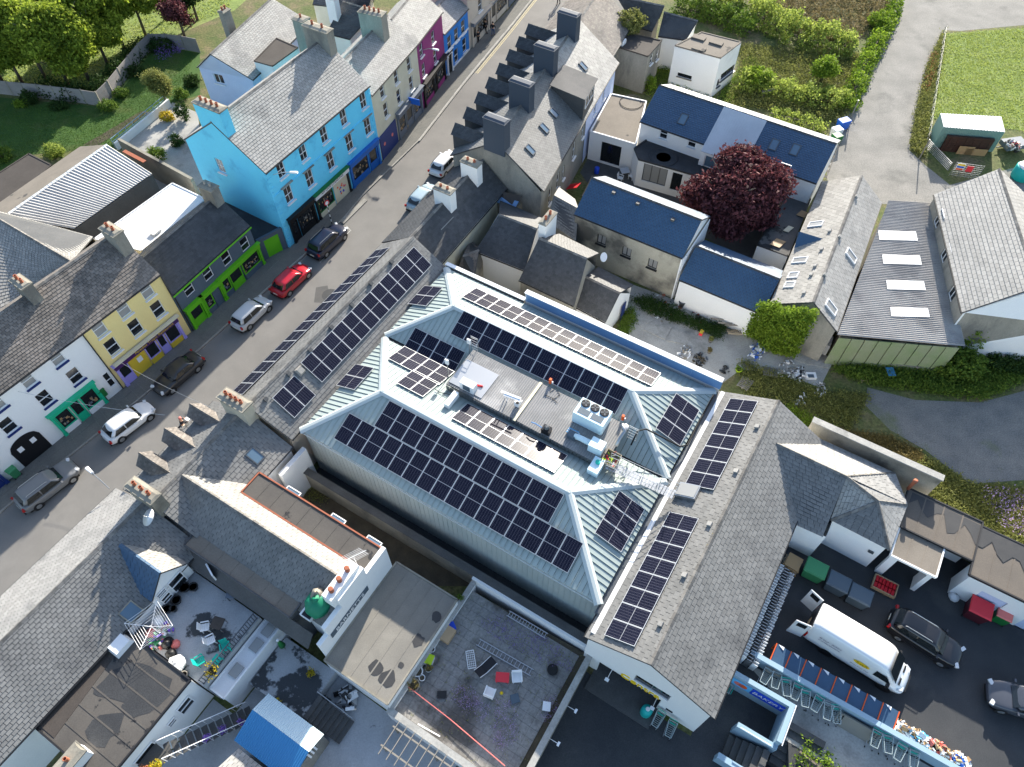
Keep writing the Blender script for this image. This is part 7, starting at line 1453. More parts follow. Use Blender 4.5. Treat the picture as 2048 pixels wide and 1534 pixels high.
for (p_, rx, ry, h_, mm, l_) in [((316, 320), 1.0, 1.0, 1.3, 'leaf_green', 'clipped round bush on the patio'), ((112, 310), 1.2, 1.0, 1.2, 'leaf_hedge', 'variegated round bush at the lawn edge by the shed'), ((372, 240), .8, .8, 2.4, 'leaf_dark', 'dark columnar conifer by the patio'), ((338, 240), .7, .6, .9, 'leaf_yellow', 'golden yellow flowering bush on the patio edge'), ((357, 290), .7, .7, 1.2, 'leaf_dark', 'dark bush against the sky blue gable'), ((10, 318), 1.2, 1.0, 1.3, 'leaf_green', 'green bush at the left edge beside the brown shed'), ((218, 218), 1.1, .8, .9, 'leaf_green', 'low green bush at the fence corner'), ((245, 192), .8, .7, .9, 'leaf_green', 'low bush inside the fence bend'), ((62, 206), 1.1, .8, 1.4, 'leaf_dark', 'dark shrub below the fence at left'), ((45, 212), .8, .6, .8, 'leaf_bright', 'bright small shrub below the fence at left'), ((120, 216), 1.2, .6, .7, 'leaf_dark', 'low dark planting along the fence'), ((325, 100), 1.8, 1.2, 1.4, 'leaf_dark', 'leafy mound under the flowering shrubs'), ((385, 170), 1.0, .9, 1.2, 'leaf_dark', 'dark bush below the pale blue gable'), ((275, 150), 1.0, .8, 1.1, 'leaf_dark', 'dark shrub along the inner fence'), ((365, 195), .8, .8, 1.0, 'leaf_green', 'green shrub beside the small golden tree')]:
    bush(l_, A(*p_), rx, ry, h_, mm)
weeds('blue_flowers', 'blue and violet flower heads in the garden corner', 'flowers', AP((312, 95), (355, 80), (365, 105), (318, 125)), 160, 1.5, 'petal_purple', .09, 5)
# hedges and scrub at top right
hedge('broad overgrown hedge running to the lane', AP((1400, 12), (1480, 18), (1540, 48), (1600, 82), (1665, 95), (1705, 100)), 5.5, 3.2, 'leaf_hedge', .75, .17)
hedge('overgrown hedge above the navy roofed house', AP((1478, 172), (1530, 182), (1590, 196), (1650, 208), (1695, 205)), 3.6, 2.2, 'leaf_hedge', .9, .15)
hedge('leafy bank along the left side of the lane', AP((1790, 10), (1768, 60), (1735, 120), (1715, 165), (1690, 225)), 2.2, 2.0, 'leaf_bright', 1.0, .14)
hedge('low scrub behind the ridge of navy roofed house', AP((1540, 232), (1600, 246), (1650, 262)), 2.6, 1.1, 'leaf_hedge', .9, .13)
hedge('dark hedge behind the slate annexe', AP((1350, 18), (1400, 30), (1450, 45), (1500, 70)), 3.4, 2.6, 'leaf_green', .9, .16)
tree('young leafy tree in the hedge above navy roof', A(1640, 165), 3.0, 1.2, 'leaf_bright', 'young_tree', .2, 2.2, .13)
bush('rounded bright bush beside the white box building', A(1513, 172), 1.9, 1.6, 2.0, 'leaf_bright', dens=1.1, leaf=.13)
bush('golden bush on the lane bank', A(1752, 52), 1.4, 1.3, 1.7, 'leaf_bright')
bush('wild bush sprouting from the derelict roof', A(1258, 60, 4.5), 1.9, 1.6, 2.0, 'leaf_olive', dens=1.3, leaf=.12)
bush('bush behind the grey garage roof', A(1297, 180), .8, .8, 1.8, 'leaf_bright')
weeds('scrub', 'rough weedy ground between the hedges', 'weeds', AP((1480, 90), (1720, 110), (1690, 250), (1500, 215), (1440, 230), (1480, 150)), 5200, .8, 'leaf_olive', .12, 6)
weeds('scrub', 'brown grass and brambles at the top edge', 'weeds', AP((1500, -60), (1800, -60), (1780, 30), (1700, 95), (1600, 70), (1520, 30)), 4200, 1.0, 'leaf_moor', .14, 6)
weeds('scrub', 'weeds round the white box building', 'weeds', AP((1320, 100), (1350, 100), (1345, 170), (1430, 205), (1500, 110), (1520, 140), (1440, 240), (1290, 190)), 2200, .7, 'leaf_green', .1, 6)
weeds('verge', 'flowering weeds on the verge beside the wire fence', 'weeds', AP((1888, 62), (1855, 130), (1830, 230), (1822, 300), (1848, 318), (1858, 240), (1880, 120)), 2600, .7, 'leaf_olive', .11, 6)
weeds('verge', 'rust coloured docks on the lane verge', 'weeds', AP((1862, 110), (1845, 180), (1855, 190), (1872, 120)), 120, .9, 'petal_rust', .09, 6)
weeds('grass', 'mown tufts of the bright field', 'grass', AP((1886, 68), (2048, 56), (2200, 50), (2200, 290), (2048, 262), (1858, 235), (1866, 170)), 22000, .12, 'grass_blade', .09, 2, up=1.2)
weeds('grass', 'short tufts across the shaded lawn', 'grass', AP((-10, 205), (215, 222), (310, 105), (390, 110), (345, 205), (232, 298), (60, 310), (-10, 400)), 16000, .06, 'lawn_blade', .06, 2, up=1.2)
weeds('grass', 'bright meadow grass beyond the conifers', 'grass', AP((-10, -60), (480, -60), (460, 20), (300, 80), (230, 195), (0, 165)), 9000, .2, 'grass_blade', .12, 2, up=1.2)
# weeds and rubble margin round the back yards
weeds('weeds', 'tall weeds along the edge of the gravel yard', 'weeds', AP((1660, 740), (1740, 770), (1960, 800), (2100, 740), (2100, 690), (1930, 700), (1760, 720)), 6500, .8, 'leaf_green', .11, 6)
weeds('weeds', 'sunlit weeds below the gravel yard', 'weeds', AP((1580, 850), (1680, 880), (1800, 940), (1860, 920), (1940, 970), (2100, 985), (2100, 1130), (1990, 1065), (1850, 985), (1720, 905)), 5200, .6, 'leaf_olive', .1, 6)
weeds('weeds', 'dry straw coloured grass beside the gravel', 'weeds', AP((1660, 860), (1780, 875), (1830, 900), (1850, 920), (1790, 935), (1690, 890)), 2200, .35, 'leaf_dry', .09, 6)
weeds('weeds', 'weedy rubble margin behind the blue parapet end', 'weeds', AP((1480, 720), (1640, 780), (1740, 790), (1700, 860), (1600, 850), (1490, 790)), 3000, .45, 'leaf_olive', .09, 6)
weeds('weeds', 'green weeds by the store wing parapet', 'weeds', AP((1570, 810), (1680, 870), (1660, 880), (1560, 830)), 900, .5, 'leaf_bright', .1, 6)
weeds('weeds', 'lilac flowering weeds at the right edge', 'flowers', AP((1960, 980), (2100, 990), (2100, 1100), (2000, 1060)), 500, .9, 'petal_lilac', .07, 6)
weeds('weeds', 'weeds growing along the stained barn foot', 'weeds', AP((1262, 600), (1300, 596), (1390, 640), (1450, 655), (1440, 680), (1370, 650), (1290, 625)), 1500, .7, 'leaf_dark', .09, 6)
weeds('weeds', 'weeds beside the white gabled outhouse', 'weeds', AP((1245, 640), (1262, 612), (1272, 640), (1250, 670), (1230, 690)), 500, .8, 'leaf_green', .09, 6)
weeds('weeds', 'mossy weeds on the floor of the back court', 'weeds', AP((600, 960), (640, 955), (660, 1000), (610, 1005)), 220, .25, 'leaf_olive', .07, 6)
hedge('creeper along the eaves of the low navy range', AP((1420, 600), (1470, 622), (1515, 645)), 1.1, 1.5, 'leaf_bright', 1.8, .1, 'creeper', 'creeper')
bush('creeper climbing the corner of the stained barn', A(1370, 590), .9, .5, 2.2, 'leaf_bright', 'creeper', 1.5, .09, cat='creeper')
t = thing('ivy_mass', 'thick bright green ivy covering the barn end wall', 'ivy', Q(45.6, -1.4)); C = []
for k in range(900):
    v = RG.uniform(-3.6, .8); z = RG.uniform(.2, 4.4 + max(0, (v + 3.4) * .45)); C.append(np.array(Q(45.7 - .25 - .55 * RG.random() * (1 - abs(v + 1.4) / 3.2) - (.3 if v > -2 else 0), v, z)))
C = np.array(C); L = np.repeat(C, 16, 0) + RG.normal(size=(len(C) * 16, 3)) * .16; quads('foliage', L, .11, 'leaf_bright', t)
m = MB()
for k in range(5): m.tube([Q(45.5, -3 + k * .8, 0), Q(45.45, -3.1 + k * .85, 3.5)], [.05, .02], 5)
m.build('stem', 'bark', t)
bush('large leafy shrub at the corner of slate warehouse', A(1908, 742), 2.2, 1.5, 2.2, 'leaf_green', dens=1.2, leaf=.12); bush('ivy shrub climbing the warehouse gable', A(1922, 705), 1.0, .9, 3.6, 'leaf_bright', dens=1.4, leaf=.1); bush('dark undergrowth below warehouse gable', A(2010, 730), 2.2, 1.2, 1.2, 'leaf_dark')
hedge('sunlit hedge with bronze shoots at the bottom edge beside steps', [Q(15.1, 10.9, ZY), Q(14.7, 13.6, ZY), Q(14.3, 17, ZY)], 2.6, 1.3, 'leaf_bright', 1.4, .1, z=ZY * .7)
hedge('bronze leaved shrubs at the bottom edge', [Q(13.0, 11.2, ZY), Q(12.4, 15, ZY)], 1.4, .9, 'leaf_moor', 1.4, .08, z=ZY * .7)
# terrace flowers
for poly, n in ((AP((958, 1235, ), (1010, 1230), (1120, 1290), (1150, 1345), (1090, 1330), (980, 1275), z=1.5), 260), (AP((900, 1375), (935, 1370), (985, 1420), (965, 1445), (905, 1400), z=1.5), 150), (AP((985, 1400), (1030, 1405), (1040, 1480), (990, 1500), z=1.5), 170), (AP((1085, 1400), (1110, 1390), (1125, 1430), (1080, 1440), z=1.5), 60)):
    o = weeds('lavender', 'purple flowering weeds between terrace flags', 'flowers', poly, n, .35, 'petal_purple' if n > 200 else 'petal_lilac', .035, 7, 1.5, sp=.1); o['label'] = ['purple flowers along the ladder on the flagged terrace', 'lilac flowers beside the white chair on the terrace', 'lilac flowers near the bottom of flagged terrace', 'purple flowers by the front yard parapet'][[260, 150, 170, 60].index(n)]
    weeds('weeds', 'green stems under the terrace flowers', 'weeds', poly, n, .22, 'leaf_olive', .04, 4, 1.49, sp=.12)
weeds('weeds', 'scattered small weeds in the terrace joints', 'weeds', [Q(4.6, -11), Q(13, -11), Q(13.3, -2.6), Q(4.6, -2.6)], 160, .18, 'leaf_olive', .05, 5, 1.49, sp=.08)

# ================================================================ plant deck on the metal roofs
D = thing('plant_deck', 'grey ribbed service deck bridging the valley between the metal roofs', 'deck', Q(25.2, -13.5, 7))
corrugated('deck_sheet', [Q(27.1, -19.9, 7.02), Q(27.1, -7.1, 7.02), Q(23.35, -7.1, 7.0), Q(23.5, -19.9, 7.0)], 'metal_deck', D, .17, .022)
m = MB(); m.slab([Q(27.1, -19.9, 6.96), Q(27.1, -7.1, 6.96), Q(23.35, -7.1, 6.94), Q(23.5, -19.9, 6.94)], .1); m.build('deck_base', 'metal_deck', D)
for i in range(44): m = MB(); v = -19.7 + i * .29; m.box(Q(23.38, v, 6.72), .04, .24, .5, UD, VD, ZD); m.build('fascia_sheet', 'steel_dark2' if 'steel_dark2' in MT else mk('steel_dark2', (.14, .15, .15), (.11, .12, .12), 1, .6) and 'steel_dark2', D)
m = MB(); m.box(Q(25.2, -14.05, 7.08), 3.8, .22, .08, UD, VD, ZD); m.build('deck_joint', 'render_cream', D)
m = MB(); m.box(Q(24.9, -18.4, 7.055), 2.4, 2.8, .02, UD, VD, ZD); m.build('pale_patch', 'steel', D)
def dk(px, py, z=7.05): return A(px, py, z)
t = thing('chiller_unit', 'pale blue air conditioning condenser with three black fans on the deck', 'air conditioner', dk(1185, 835)); flat('unit_blue', hexc('#cfe6ee'), .45)
c = Q(26.1, -9.45, 7.05); m = MB(); m.box(c + ZD * .6, 1.45, 2.3, 1.15, UD, VD, ZD); m.build('cabinet', 'unit_blue', t)
for k in range(3): m = MB(); q_ = c + UD * .35 + VD * (k - 1) * .72 + ZD * 1.185; m.lathe(q_, [(.33, 0), (.33, .05), (.27, .06)], 16); f_ = m.build('fan', 'black_paint', t); m = MB(); [m.bar(q_ + ZD * .065, q_ + ZD * .065 + Vector((math.cos(a), math.sin(a), 0)) * .27, .09, .015) for a in (0, 1.57, 3.14, 4.71)]; m.build('fan_blade', 'steel_dark', f_)
for k in (-1, 1): m = MB(); m.box(c - UD * .32 + VD * k * .5 + ZD * 1.185, .5, .85, .02, UD, VD, ZD); m.build('grille', 'bin_grey', t)
for s in (-1, 1): m = MB(); m.box(c + UD * s * .65 + ZD * .03, .12, 2.3, .06, UD, VD, ZD); m.build('skid', 'steel_dark', t)
t = thing('wall_unit', 'white box air unit with dark side at the street end of deck', 'air conditioner', dk(937, 775)); c = dk(937, 773, 7.3); m = MB(); m.box(c + ZD * .1, .55, 1.15, .75, UD, VD, ZD); m.build('cabinet', 'white_plastic', t); m = MB(); m.box(c - UD * .285 + ZD * .1 + VD * .0, .02, .6, .55, UD, VD, ZD); m.build('grille', 'bin_grey', t)
for px, py, s_ in ((903, 800, 'slim white cabinet standing at the deck corner'),): t = thing('cable_cabinet', s_, 'cabinet', dk(px, py)); c = dk(px, py, 7.2); m = MB(); m.box(c, 1.3, .4, .5, UD, VD, ZD); m.build('cabinet', 'white_plastic', t); m = MB(); m.box(c - ZD * .3, 1.1, .3, .1, UD, VD, ZD); m.build('foot', 'steel_dark', t)
t = thing('red_bottle', 'small red cylinder lying beside the white air unit', 'cylinder', dk(958, 768)); m = MB(); m.lathe(dk(954, 770, 7.12), [(.06, 0), (.07, .05), (.07, .4), (.03, .45)], 10, (UD * .3 + VD).normalized()); m.build('bottle', 'red', t, True)
for k, (px, py, w) in enumerate(((1022, 790, 1.5), (1026, 796, 1.4))): m = MB(); m.box(dk(px, py, 7.9 - k * .05), w, .16, .05, (VD * .95 + UD * .12).normalized(), UD, ZD); m.box(dk(px - 12, py, 7.4), .06, .06, .85); o = m.build('cable_tray', 'white_paint', None); tag(o, ['upper white tray raised over the deck', 'lower white tray raised over the deck'][k], 'tray')
t = thing('small_condenser', 'small white fan box beside the raised trays', 'air conditioner', dk(1035, 806)); m = MB(); m.box(dk(1035, 806, 7.35), .35, .35, .5, UD, VD, ZD); m.build('cabinet', 'white_plastic', t); m = MB(); m.lathe(dk(1035, 806, 7.6), [(.12, 0), (.12, .02)], 12); m.build('fan', 'black_paint', t)
t = thing('black_pump', 'black motor unit with blue fittings near the deck edge', 'pump', dk(1093, 858)); c = dk(1093, 860, 7.25); m = MB(); m.box(c, .5, .6, .45, UD, VD, ZD); m.build('casing', 'black_paint', t); m = MB(); m.lathe(c + ZD * .22, [(.18, 0), (.2, .1), (.1, .25)], 10); m.build('motor', 'steel_dark', t); m = MB(); m.tube([c + VD * -.3, c - VD * .9 + ZD * .1, c - VD * 1.2], .05); m.build('pipe', 'metal_blue_fascia', t)
t = thing('ventilation_unit', 'silver duct unit with pale box at the rear end of deck', 'air handler', dk(1190, 900)); c = dk(1194, 893, 7.4); m = MB(); m.box(c, .8, 1.0, .75, UD, VD, ZD); m.build('cabinet', 'unit_blue', t); m = MB(); m.box(c + VD * .3 + ZD * .38, .75, .4, .03, UD, VD, ZD); m.build('lid', 'membrane_white', t)
m = MB(); m.tube([c - VD * .4, c - VD * 1.2, c - VD * 1.7 - ZD * .1], [.22, .2, .2], 10); m.build('duct', 'unit_blue', t, True); m = MB(); m.box(c - VD * 1.9 - ZD * .15, .5, .6, .35, UD, VD, ZD); m.build('filter_box', 'bin_grey', t)
for k in range(5): m = MB(); m.tube([c - VD * (1.2 + k * .1) + UD * (.15 + k * .08) - ZD * .2, c - VD * 2.4 + UD * (.1 + k * .09) - ZD * .25], .035); m.build('pipe', 'white_plastic' if k % 2 else 'skyblue', t)
t = thing('roof_tank', 'white flat topped tank with green cap beside the duct unit', 'tank', dk(1192, 935)); c = dk(1192, 934, 7.0); m = MB(); m.box(c, 1.2, .75, .6, UD, VD, ZD); m.build('tank', 'unit_blue', t); m = MB(); m.lathe(c + ZD * .3 + UD * .2, [(.17, 0), (.17, .12), (.1, .14)], 12); m.build('cap', 'teal', t)
t = thing('scrap_tray', 'open tray of red and dark tangled fittings at the deck corner', 'scrap tray', dk(1222, 918)); c = dk(1222, 918, 7.15); m = MB()
for s in (-1, 1): m.box(c + UD * s * .55, .05, .95, .3, UD, VD, ZD); m.box(c + VD * s * .5, 1.15, .05, .3, UD, VD, ZD)
m.box(c - ZD * .13, 1.1, .95, .04, UD, VD, ZD); m.build('tray', 'timber', t); rr = random.Random(4); m = MB()
for k in range(26): q_ = c + UD * rr.uniform(-.45, .45) + VD * rr.uniform(-.4, .4); m.tube([q_, q_ + Vector((rr.uniform(-.25, .25), rr.uniform(-.25, .25), rr.uniform(.02, .2)))], .03, 5, rr.randrange(4))
m.build('fittings', ['red', 'black_paint', 'lime', 'steel'], t, kind='stuff')
t = thing('flue_duct', 'bent silver flue with clamps at the chiller end', 'duct', dk(1245, 868)); m = MB(); m.tube([dk(1232, 892, 7.3), dk(1240, 876, 7.5), dk(1250, 862, 7.8), dk(1244, 848, 7.9)], .12, 10); m.build('duct', 'steel', t, True); m = MB(); m.lathe(dk(1250, 858, 7.4), [(.25, 0), (.25, .3), (.18, .32)], 12); m.build('cowl', 'steel', t, True)
def hoop(label, px, py, h, w):
    t = thing('ladder_hoop', label, 'ladder', dk(px, py)); c = dk(px, py, 6.6); m = MB()
    for s in (-1, 1): m.tube([c + VD * s * w / 2, c + VD * s * w / 2 + ZD * h], .025)
    m.tube([c - VD * w / 2 + ZD * h, c + VD * w / 2 + ZD * h], .025); m.build('rail', 'steel', t); m = MB()
    for k in range(5): m.tube([c - VD * w / 2 + ZD * h * (k + .5) / 5, c + VD * w / 2 + ZD * h * (k + .5) / 5], .018)
    m.build('rung', 'steel', t)
hoop('bent steel ladder hoop at the street end of the deck', 950, 700, 1.5, .6); hoop('steel access hoop by the rear hip panels', 1262, 880, 1.6, .7)
for k, (px, py, l_) in enumerate(((940, 712, 'white aerial pole by the ladder hoop'), (897, 752, 'thin aerial pole at the valley end of the inner panels'))): t = thing('aerial_pole', l_, 'aerial', dk(px, py, 6.2)); c = dk(px, py, 6.2); m = MB(); m.tube([c, c + ZD * 1.9], .03); m.build('pole', 'steel', t); m = MB(); m.box(c + ZD * 1.75, .12, .3, .5, UD, VD, ZD); m.build('antenna', 'white_plastic', t)
for k, (px, py) in enumerate(((1101, 762), (1246, 835))): t = thing('warning_beacon', ['orange junction box against the ridge row', 'orange junction box beside the chiller'][k], 'junction box', dk(px, py)); m = MB(); m.box(dk(px, py, 7.3), .18, .18, .5, UD, VD, ZD); m.build('box', 'orange', t); m = MB(); m.box(dk(px + 4, py + 3, 7.2), .1, .1, .2); m.build('fitting', 'white_plastic', t)
# access gangway down to the rear block
t = thing('access_gangway', 'steel mesh gangway with handrails from deck to the rear roof hatch', 'gangway', dk(1290, 960)); a, b = Q(23.6, -6.9, 7.1), Q(24.2, -2.2, 6.5)
for i in range(22): m = MB(); q_ = lerp(a, b, (i + .5) / 22); m.box(q_, .7, .17, .04, UD, VD, ZD); m.build('tread', 'steel', t)
for s in (-1, 1):
    for z in (.5, 1.0): m = MB(); m.tube([a + UD * s * .36 + ZD * z, b + UD * s * .36 + ZD * z], .022); m.build('handrail', 'steel', t)
    for i in range(5): m = MB(); q_ = lerp(a, b, i / 4) + UD * s * .36; m.tube([q_, q_ + ZD], .022); m.build('rail_post', 'steel', t)
m = MB(); pts = [dk(1262, 890, 7.3), dk(1275, 862, 7.6), dk(1292, 858, 7.2), dk(1320, 872, 6.9), dk(1360, 893, 6.2), dk(1375, 890, 5.95), dk(1400, 840, 5.75), dk(1425, 795, 5.75)]; m.tube(pts, .06, 7); o = m.build('black_hose', 'rubber', None, True); tag(o, 'thick black hose looping over the rear hip', 'hose')
m = MB(); m.tube([dk(905, 790, 6.9), dk(880, 785, 6.75), dk(870, 778, 6.8)], .03); m.tube([dk(1104, 800, 7.06), dk(1120, 790, 7.06), dk(1112, 775, 7.06), dk(1100, 785, 7.06)], .02); m.tube([dk(1090, 790, 7.06), dk(1105, 796, 7.06), dk(1115, 806, 7.06)], .02); o = m.build('loose_cable', 'rubber', None); tag(o, 'loose black cables lying across the deck', 'cable'); o['kind'] = 'stuff'
# ================================================================ clutter kit
def rot(a): return Vector((math.cos(a), math.sin(a), 0)), Vector((-math.sin(a), math.cos(a), 0))
def chair(label, c, a, col, arms=True, group=None):
    t = thing('garden_chair', label, 'chair', c, group=group); x, y = rot(a); m = MB()
    for k in range(5): m.box(c + x * (-.2 + k * .1) + ZD * .40, .085, .46, .03, x, y, ZD)
    m.build('seat', col, t); m = MB()
    for k in range(5): m.box(c - x * (.27 + .03) + y * (-.18 + k * .09) + ZD * .66, .03, .07, .5, (x + ZD * .2).normalized(), y, (ZD - x * .2).normalized())
    m.box(c - x * .34 + ZD * .9, .035, .46, .07, x, y, ZD); m.build('backrest', col, t)
    for sx in (-.22, .22):
        for sy in (-.22, .22): m = MB(); m.bar(c + x * sx + y * sy, c + x * sx * .9 + y * sy + ZD * .4, .05); m.build('leg', col, t)
    if arms:
        for s in (-1, 1): m = MB(); m.box(c + y * s * .28 + ZD * .6, .5, .07, .03, x, y, ZD); m.bar(c + y * s * .28 + x * .22 + ZD * .38, c + y * s * .28 + x * .22 + ZD * .6, .05); m.build('arm', col, t)
def table(label, c, a, w, d, h, col, legm=None):
    t = thing('garden_table', label, 'table', c); x, y = rot(a); m = MB(); m.box(c + ZD * h, w, d, .04, x, y, ZD); m.build('tabletop', col, t)
    for sx in (-1, 1):
        for sy in (-1, 1): m = MB(); m.bar(c + x * sx * w * .42 + y * sy * d * .42, c + x * sx * w * .42 + y * sy * d * .42 + ZD * (h - .02), .05); m.build('leg', legm or col, t)
def pot(label, c, r, h, col, plant=None, cat='plant pot', pr=None):
    t = thing('plant_pot', label, cat, c); m = MB(); m.lathe(c, [(r * .7, 0), (r * .95, h * .85), (r * 1.05, h * .87), (r * 1.05, h), (r * .85, h), (r * .8, h * .85)], 12); m.build('pot', col, t, True)
    m = MB(); m.lathe(c + ZD * h * .8, [(r * .85, 0), (r * .8, .02)], 12); m.build('soil', 'soil', t)
    if plant: P = clump_pts(c + ZD * (h + (pr or r) * .6), ((pr or r),) * 3, 14, 14, (.06,) * 3, .4); quads('plant', P, .06, plant, t)
def ladder(label, a, b, w, col='steel', n=12):
    t = thing('ladder', label, 'ladder', a); d = (b - a).normalized(); s = d.cross(ZD).normalized()
    for k in (-1, 1): m = MB(); m.bar(a + s * k * w / 2, b + s * k * w / 2, .05, .07); m.build('stile', col, t)
    for k in range(n): m = MB(); q_ = lerp(a, b, (k + .5) / n); m.bar(q_ - s * w / 2, q_ + s * w / 2, .035); m.build('rung', col, t)
def pallet(label, c, a, tilt=0., col='timber', group=None):
    t = thing('pallet', label, 'pallet', c, group=group); x, y = rot(a); z = (ZD + y * math.tan(tilt)).normalized(); y2 = z.cross(x)
    for k in range(7): m = MB(); m.box(c + x * (-.54 + k * .18) + z * .125, .1, .98, .02, x, y2, z); m.build('slat', col, t)
    for k in (-1, 0, 1): m = MB(); m.box(c + y2 * k * .44 + z * .06, 1.18, .1, .1, x, y2, z); m.build('bearer', col, t)
    for k in (-1, 0, 1): m = MB(); m.box(c + y2 * k * .44 + z * .005, 1.18, .1, .02, x, y2, z); m.build('slat', col, t)
flat('trolley_wire', (.42, .50, .50), .4, .2)
def trolley(label, c, a, col='teal', group='shopping trolleys', fill=None):
    t = thing('shopping_trolley', label, 'trolley', c, group=group); x, y = rot(a); m = MB()
    B = lambda s, yy, z: c + x * s + y * yy + ZD * z
    lo = [B(-.3, -.2, .55), B(.42, -.16, .6), B(.42, .16, .6), B(-.3, .2, .55)]; hi = [B(-.45, -.28, .98), B(.5, -.2, .92), B(.5, .2, .92), B(-.45, .28, .98)]
    for L in (lo, hi):
        for i in range(4): m.bar(L[i], L[(i + 1) % 4], .03)
    for i in range(4):
        for k in range(6): f = k / 6; m.bar(lerp(lo[i], lo[(i + 1) % 4], f), lerp(hi[i], hi[(i + 1) % 4], f), .022)
    for k in range(1, 6): m.bar(lerp(lo[0], lo[1], k / 6), lerp(lo[3], lo[2], k / 6), .022)
    m.build('basket', 'trolley_wire', t); m = MB(); m.bar(B(-.55, -.28, 1.0), B(-.55, .28, 1.0), .035); m.build('handle', col, t)
    m = MB(); m.bar(B(-.4, -.24, .15), B(.45, -.2, .12), .025); m.bar(B(-.4, .24, .15), B(.45, .2, .12), .025); m.bar(B(-.4, -.24, .15), B(-.5, -.27, .98), .025); m.bar(B(-.4, .24, .15), B(-.5, .27, .98), .025); m.build('chassis', 'steel', t)
    for sx in (-.4, .45):
        for sy in (-.22, .22): m = MB(); m.lathe(B(sx, sy - .015, .06), [(.06, 0), (.06, .03)], 8, y); m.build('castor', 'rubber', t)
    m = MB(); m.box(B(-.36, 0, .8), .03, .4, .2, x, y, ZD); m.build('child_seat', col, t)
def heap(name, label, cat, c, rx, ry, h, n, mats, size=.16, seed=1, parent=None):
    rr = random.Random(seed); m = MB()
    for k in range(n):
        a, r = rr.uniform(0, 6.28), rr.random() ** .5; q_ = Vector(c) + UD * math.cos(a) * r * rx + VD * math.sin(a) * r * ry + ZD * rr.uniform(.03, h * (1.1 - r * .8)); x = Vector((rr.gauss(0, 1), rr.gauss(0, 1), rr.gauss(0, .4))).normalized(); y = x.cross(Vector((rr.gauss(0, 1), rr.gauss(0, 1), rr.gauss(0, 1)))).normalized()
        m.box(q_, size * rr.uniform(.5, 2), size * rr.uniform(.4, 1.4), size * rr.uniform(.05, .5), x, y, x.cross(y), rr.randrange(len(mats)))
    o = m.build(name, mats, None, kind='stuff'); o['label'] = label; o['category'] = cat; return o
def sack(label, c, r, col, cat='bag', seed=1, name='bin_bag'):
    rr = random.Random(seed); m = MB(); m.lathe(c, [(r * .7, 0), (r, r * .35), (r * .9, r * .9), (r * .35, r * 1.3), (r * .15, r * 1.4), (r * .25, r * 1.6)], 10); m.v = [tuple(Vector(v) + Vector((rr.uniform(-1, 1), rr.uniform(-1, 1), rr.uniform(-.5, .5))) * r * .14) for v in m.v]; o = m.build(name, col, None, True); return tag(o, label, cat)
# ---- concrete roof terrace
T = lambda px, py: A(px, py, 3.2)
chair('turquoise plastic armchair beside the railing', T(455, 1298), UA - 2.2, 'teal'); chair('turquoise plastic armchair in the middle of roof terrace', T(405, 1325), UA - .4, 'teal'); table('small turquoise plastic table between armchairs', T(438, 1322), UA, .5, .5, .42, 'teal')
chair('white slatted chair nearest the brown table', T(415, 1258), .2, 'white_plastic'); chair('white slatted chair nearest the turquoise armchairs', T(426, 1284), .5, 'white_plastic'); table('square brown topped folding table on the roof terrace', T(442, 1253), UA + .3, .75, .75, .7, 'felt_patch', 'steel')
D_ = thing('rotary_dryer', 'white rotary clothes dryer with square line frame', 'clothes dryer', T(322, 1260)); c = T(322, 1268); m = MB(); m.tube([c, c + ZD * 1.7], .03); m.build('pole', 'white_paint', D_); tips = [c + ZD * 1.95 + rot(UA + .5 + k * 1.571)[0] * 1.5 for k in range(4)]
for k in range(4): m = MB(); m.tube([c + ZD * 1.5, tips[k]], .02); m.build('arm', 'white_paint', D_)
m = MB()
for f in (.35, .48, .61, .74, .87, 1.0):
    for k in range(4): m.tube([lerp(c + ZD * 1.5, tips[k], f), lerp(c + ZD * 1.5, tips[(k + 1) % 4], f)], .012, 4)
m.build('washing_line', 'white_paint', D_)
for k, (px, py, r) in enumerate(((372, 1178, .35), (390, 1177, .3), (356, 1203, .32), (350, 1220, .24), (337, 1221, .3))): pot(['big dark pot nearest the white gable', 'dark pot second from the white gable', 'round dark pot in front of gable window', 'small dark pot by the dryer', 'dark pot beside the door under the gable'][k], T(px, py), r, .4, 'black_paint')
for k, (px, py, r, mm) in enumerate(((336, 1290, .35, 'black_paint'), (345, 1310, .35, 'trim_black'), (358, 1330, .55, 'membrane_white'), (305, 1268, .35, 'salmon'), (318, 1245, .4, 'white_plastic'))): sack(['black refuse sack under the dryer', 'second black sack beside the brown roof', 'big white builders bag on the roof terrace', 'pink sack under the dryer lines', 'white sack near the dryer pole'][k], T(px, py), r, mm, seed=k)
heap('household_clutter', 'mixed clutter below the rotary dryer', 'clutter', T(320, 1275), 1.0, .7, .5, 60, ['white_plastic', 'salmon', 'steel', 'green_bin', 'purple_flower'], .2, 3)
t = thing('tyre', 'black tyre leaning by the clutter on roof terrace', 'tyre', T(338, 1285)); m = MB(); m.lathe(T(338, 1285), [(.2, 0), (.33, .02), (.34, .15), (.33, .2), (.2, .2)], 16); m.build('tread', 'rubber', t, True)
m = MB(); m.lathe(T(353, 1290), [(.25, 0), (.3, .2), (.05, .3)], 9); o = m.build('red_cloth', 'salmon', None, True); tag(o, 'red crumpled cloth on the roof terrace', 'cloth')
pot('potted fern at the end of the terrace railing', T(428, 1345), .25, .35, 'trim_black', 'leaf_yellow', pr=.5); pot('plain clay pot beside white builders bag', T(372, 1352), .22, .4, 'wood_grey')
t = thing('glazed_door', 'white framed glazed door leaning at the head of terrace', 'door', T(437, 1160)); m = MB(); c = T(437, 1160); x, y = rot(UA + 1.2); 
for s in (-1, 1): m.box(c + x * s * .45 + ZD * .9, .1, .1, 1.8, x, y, ZD)
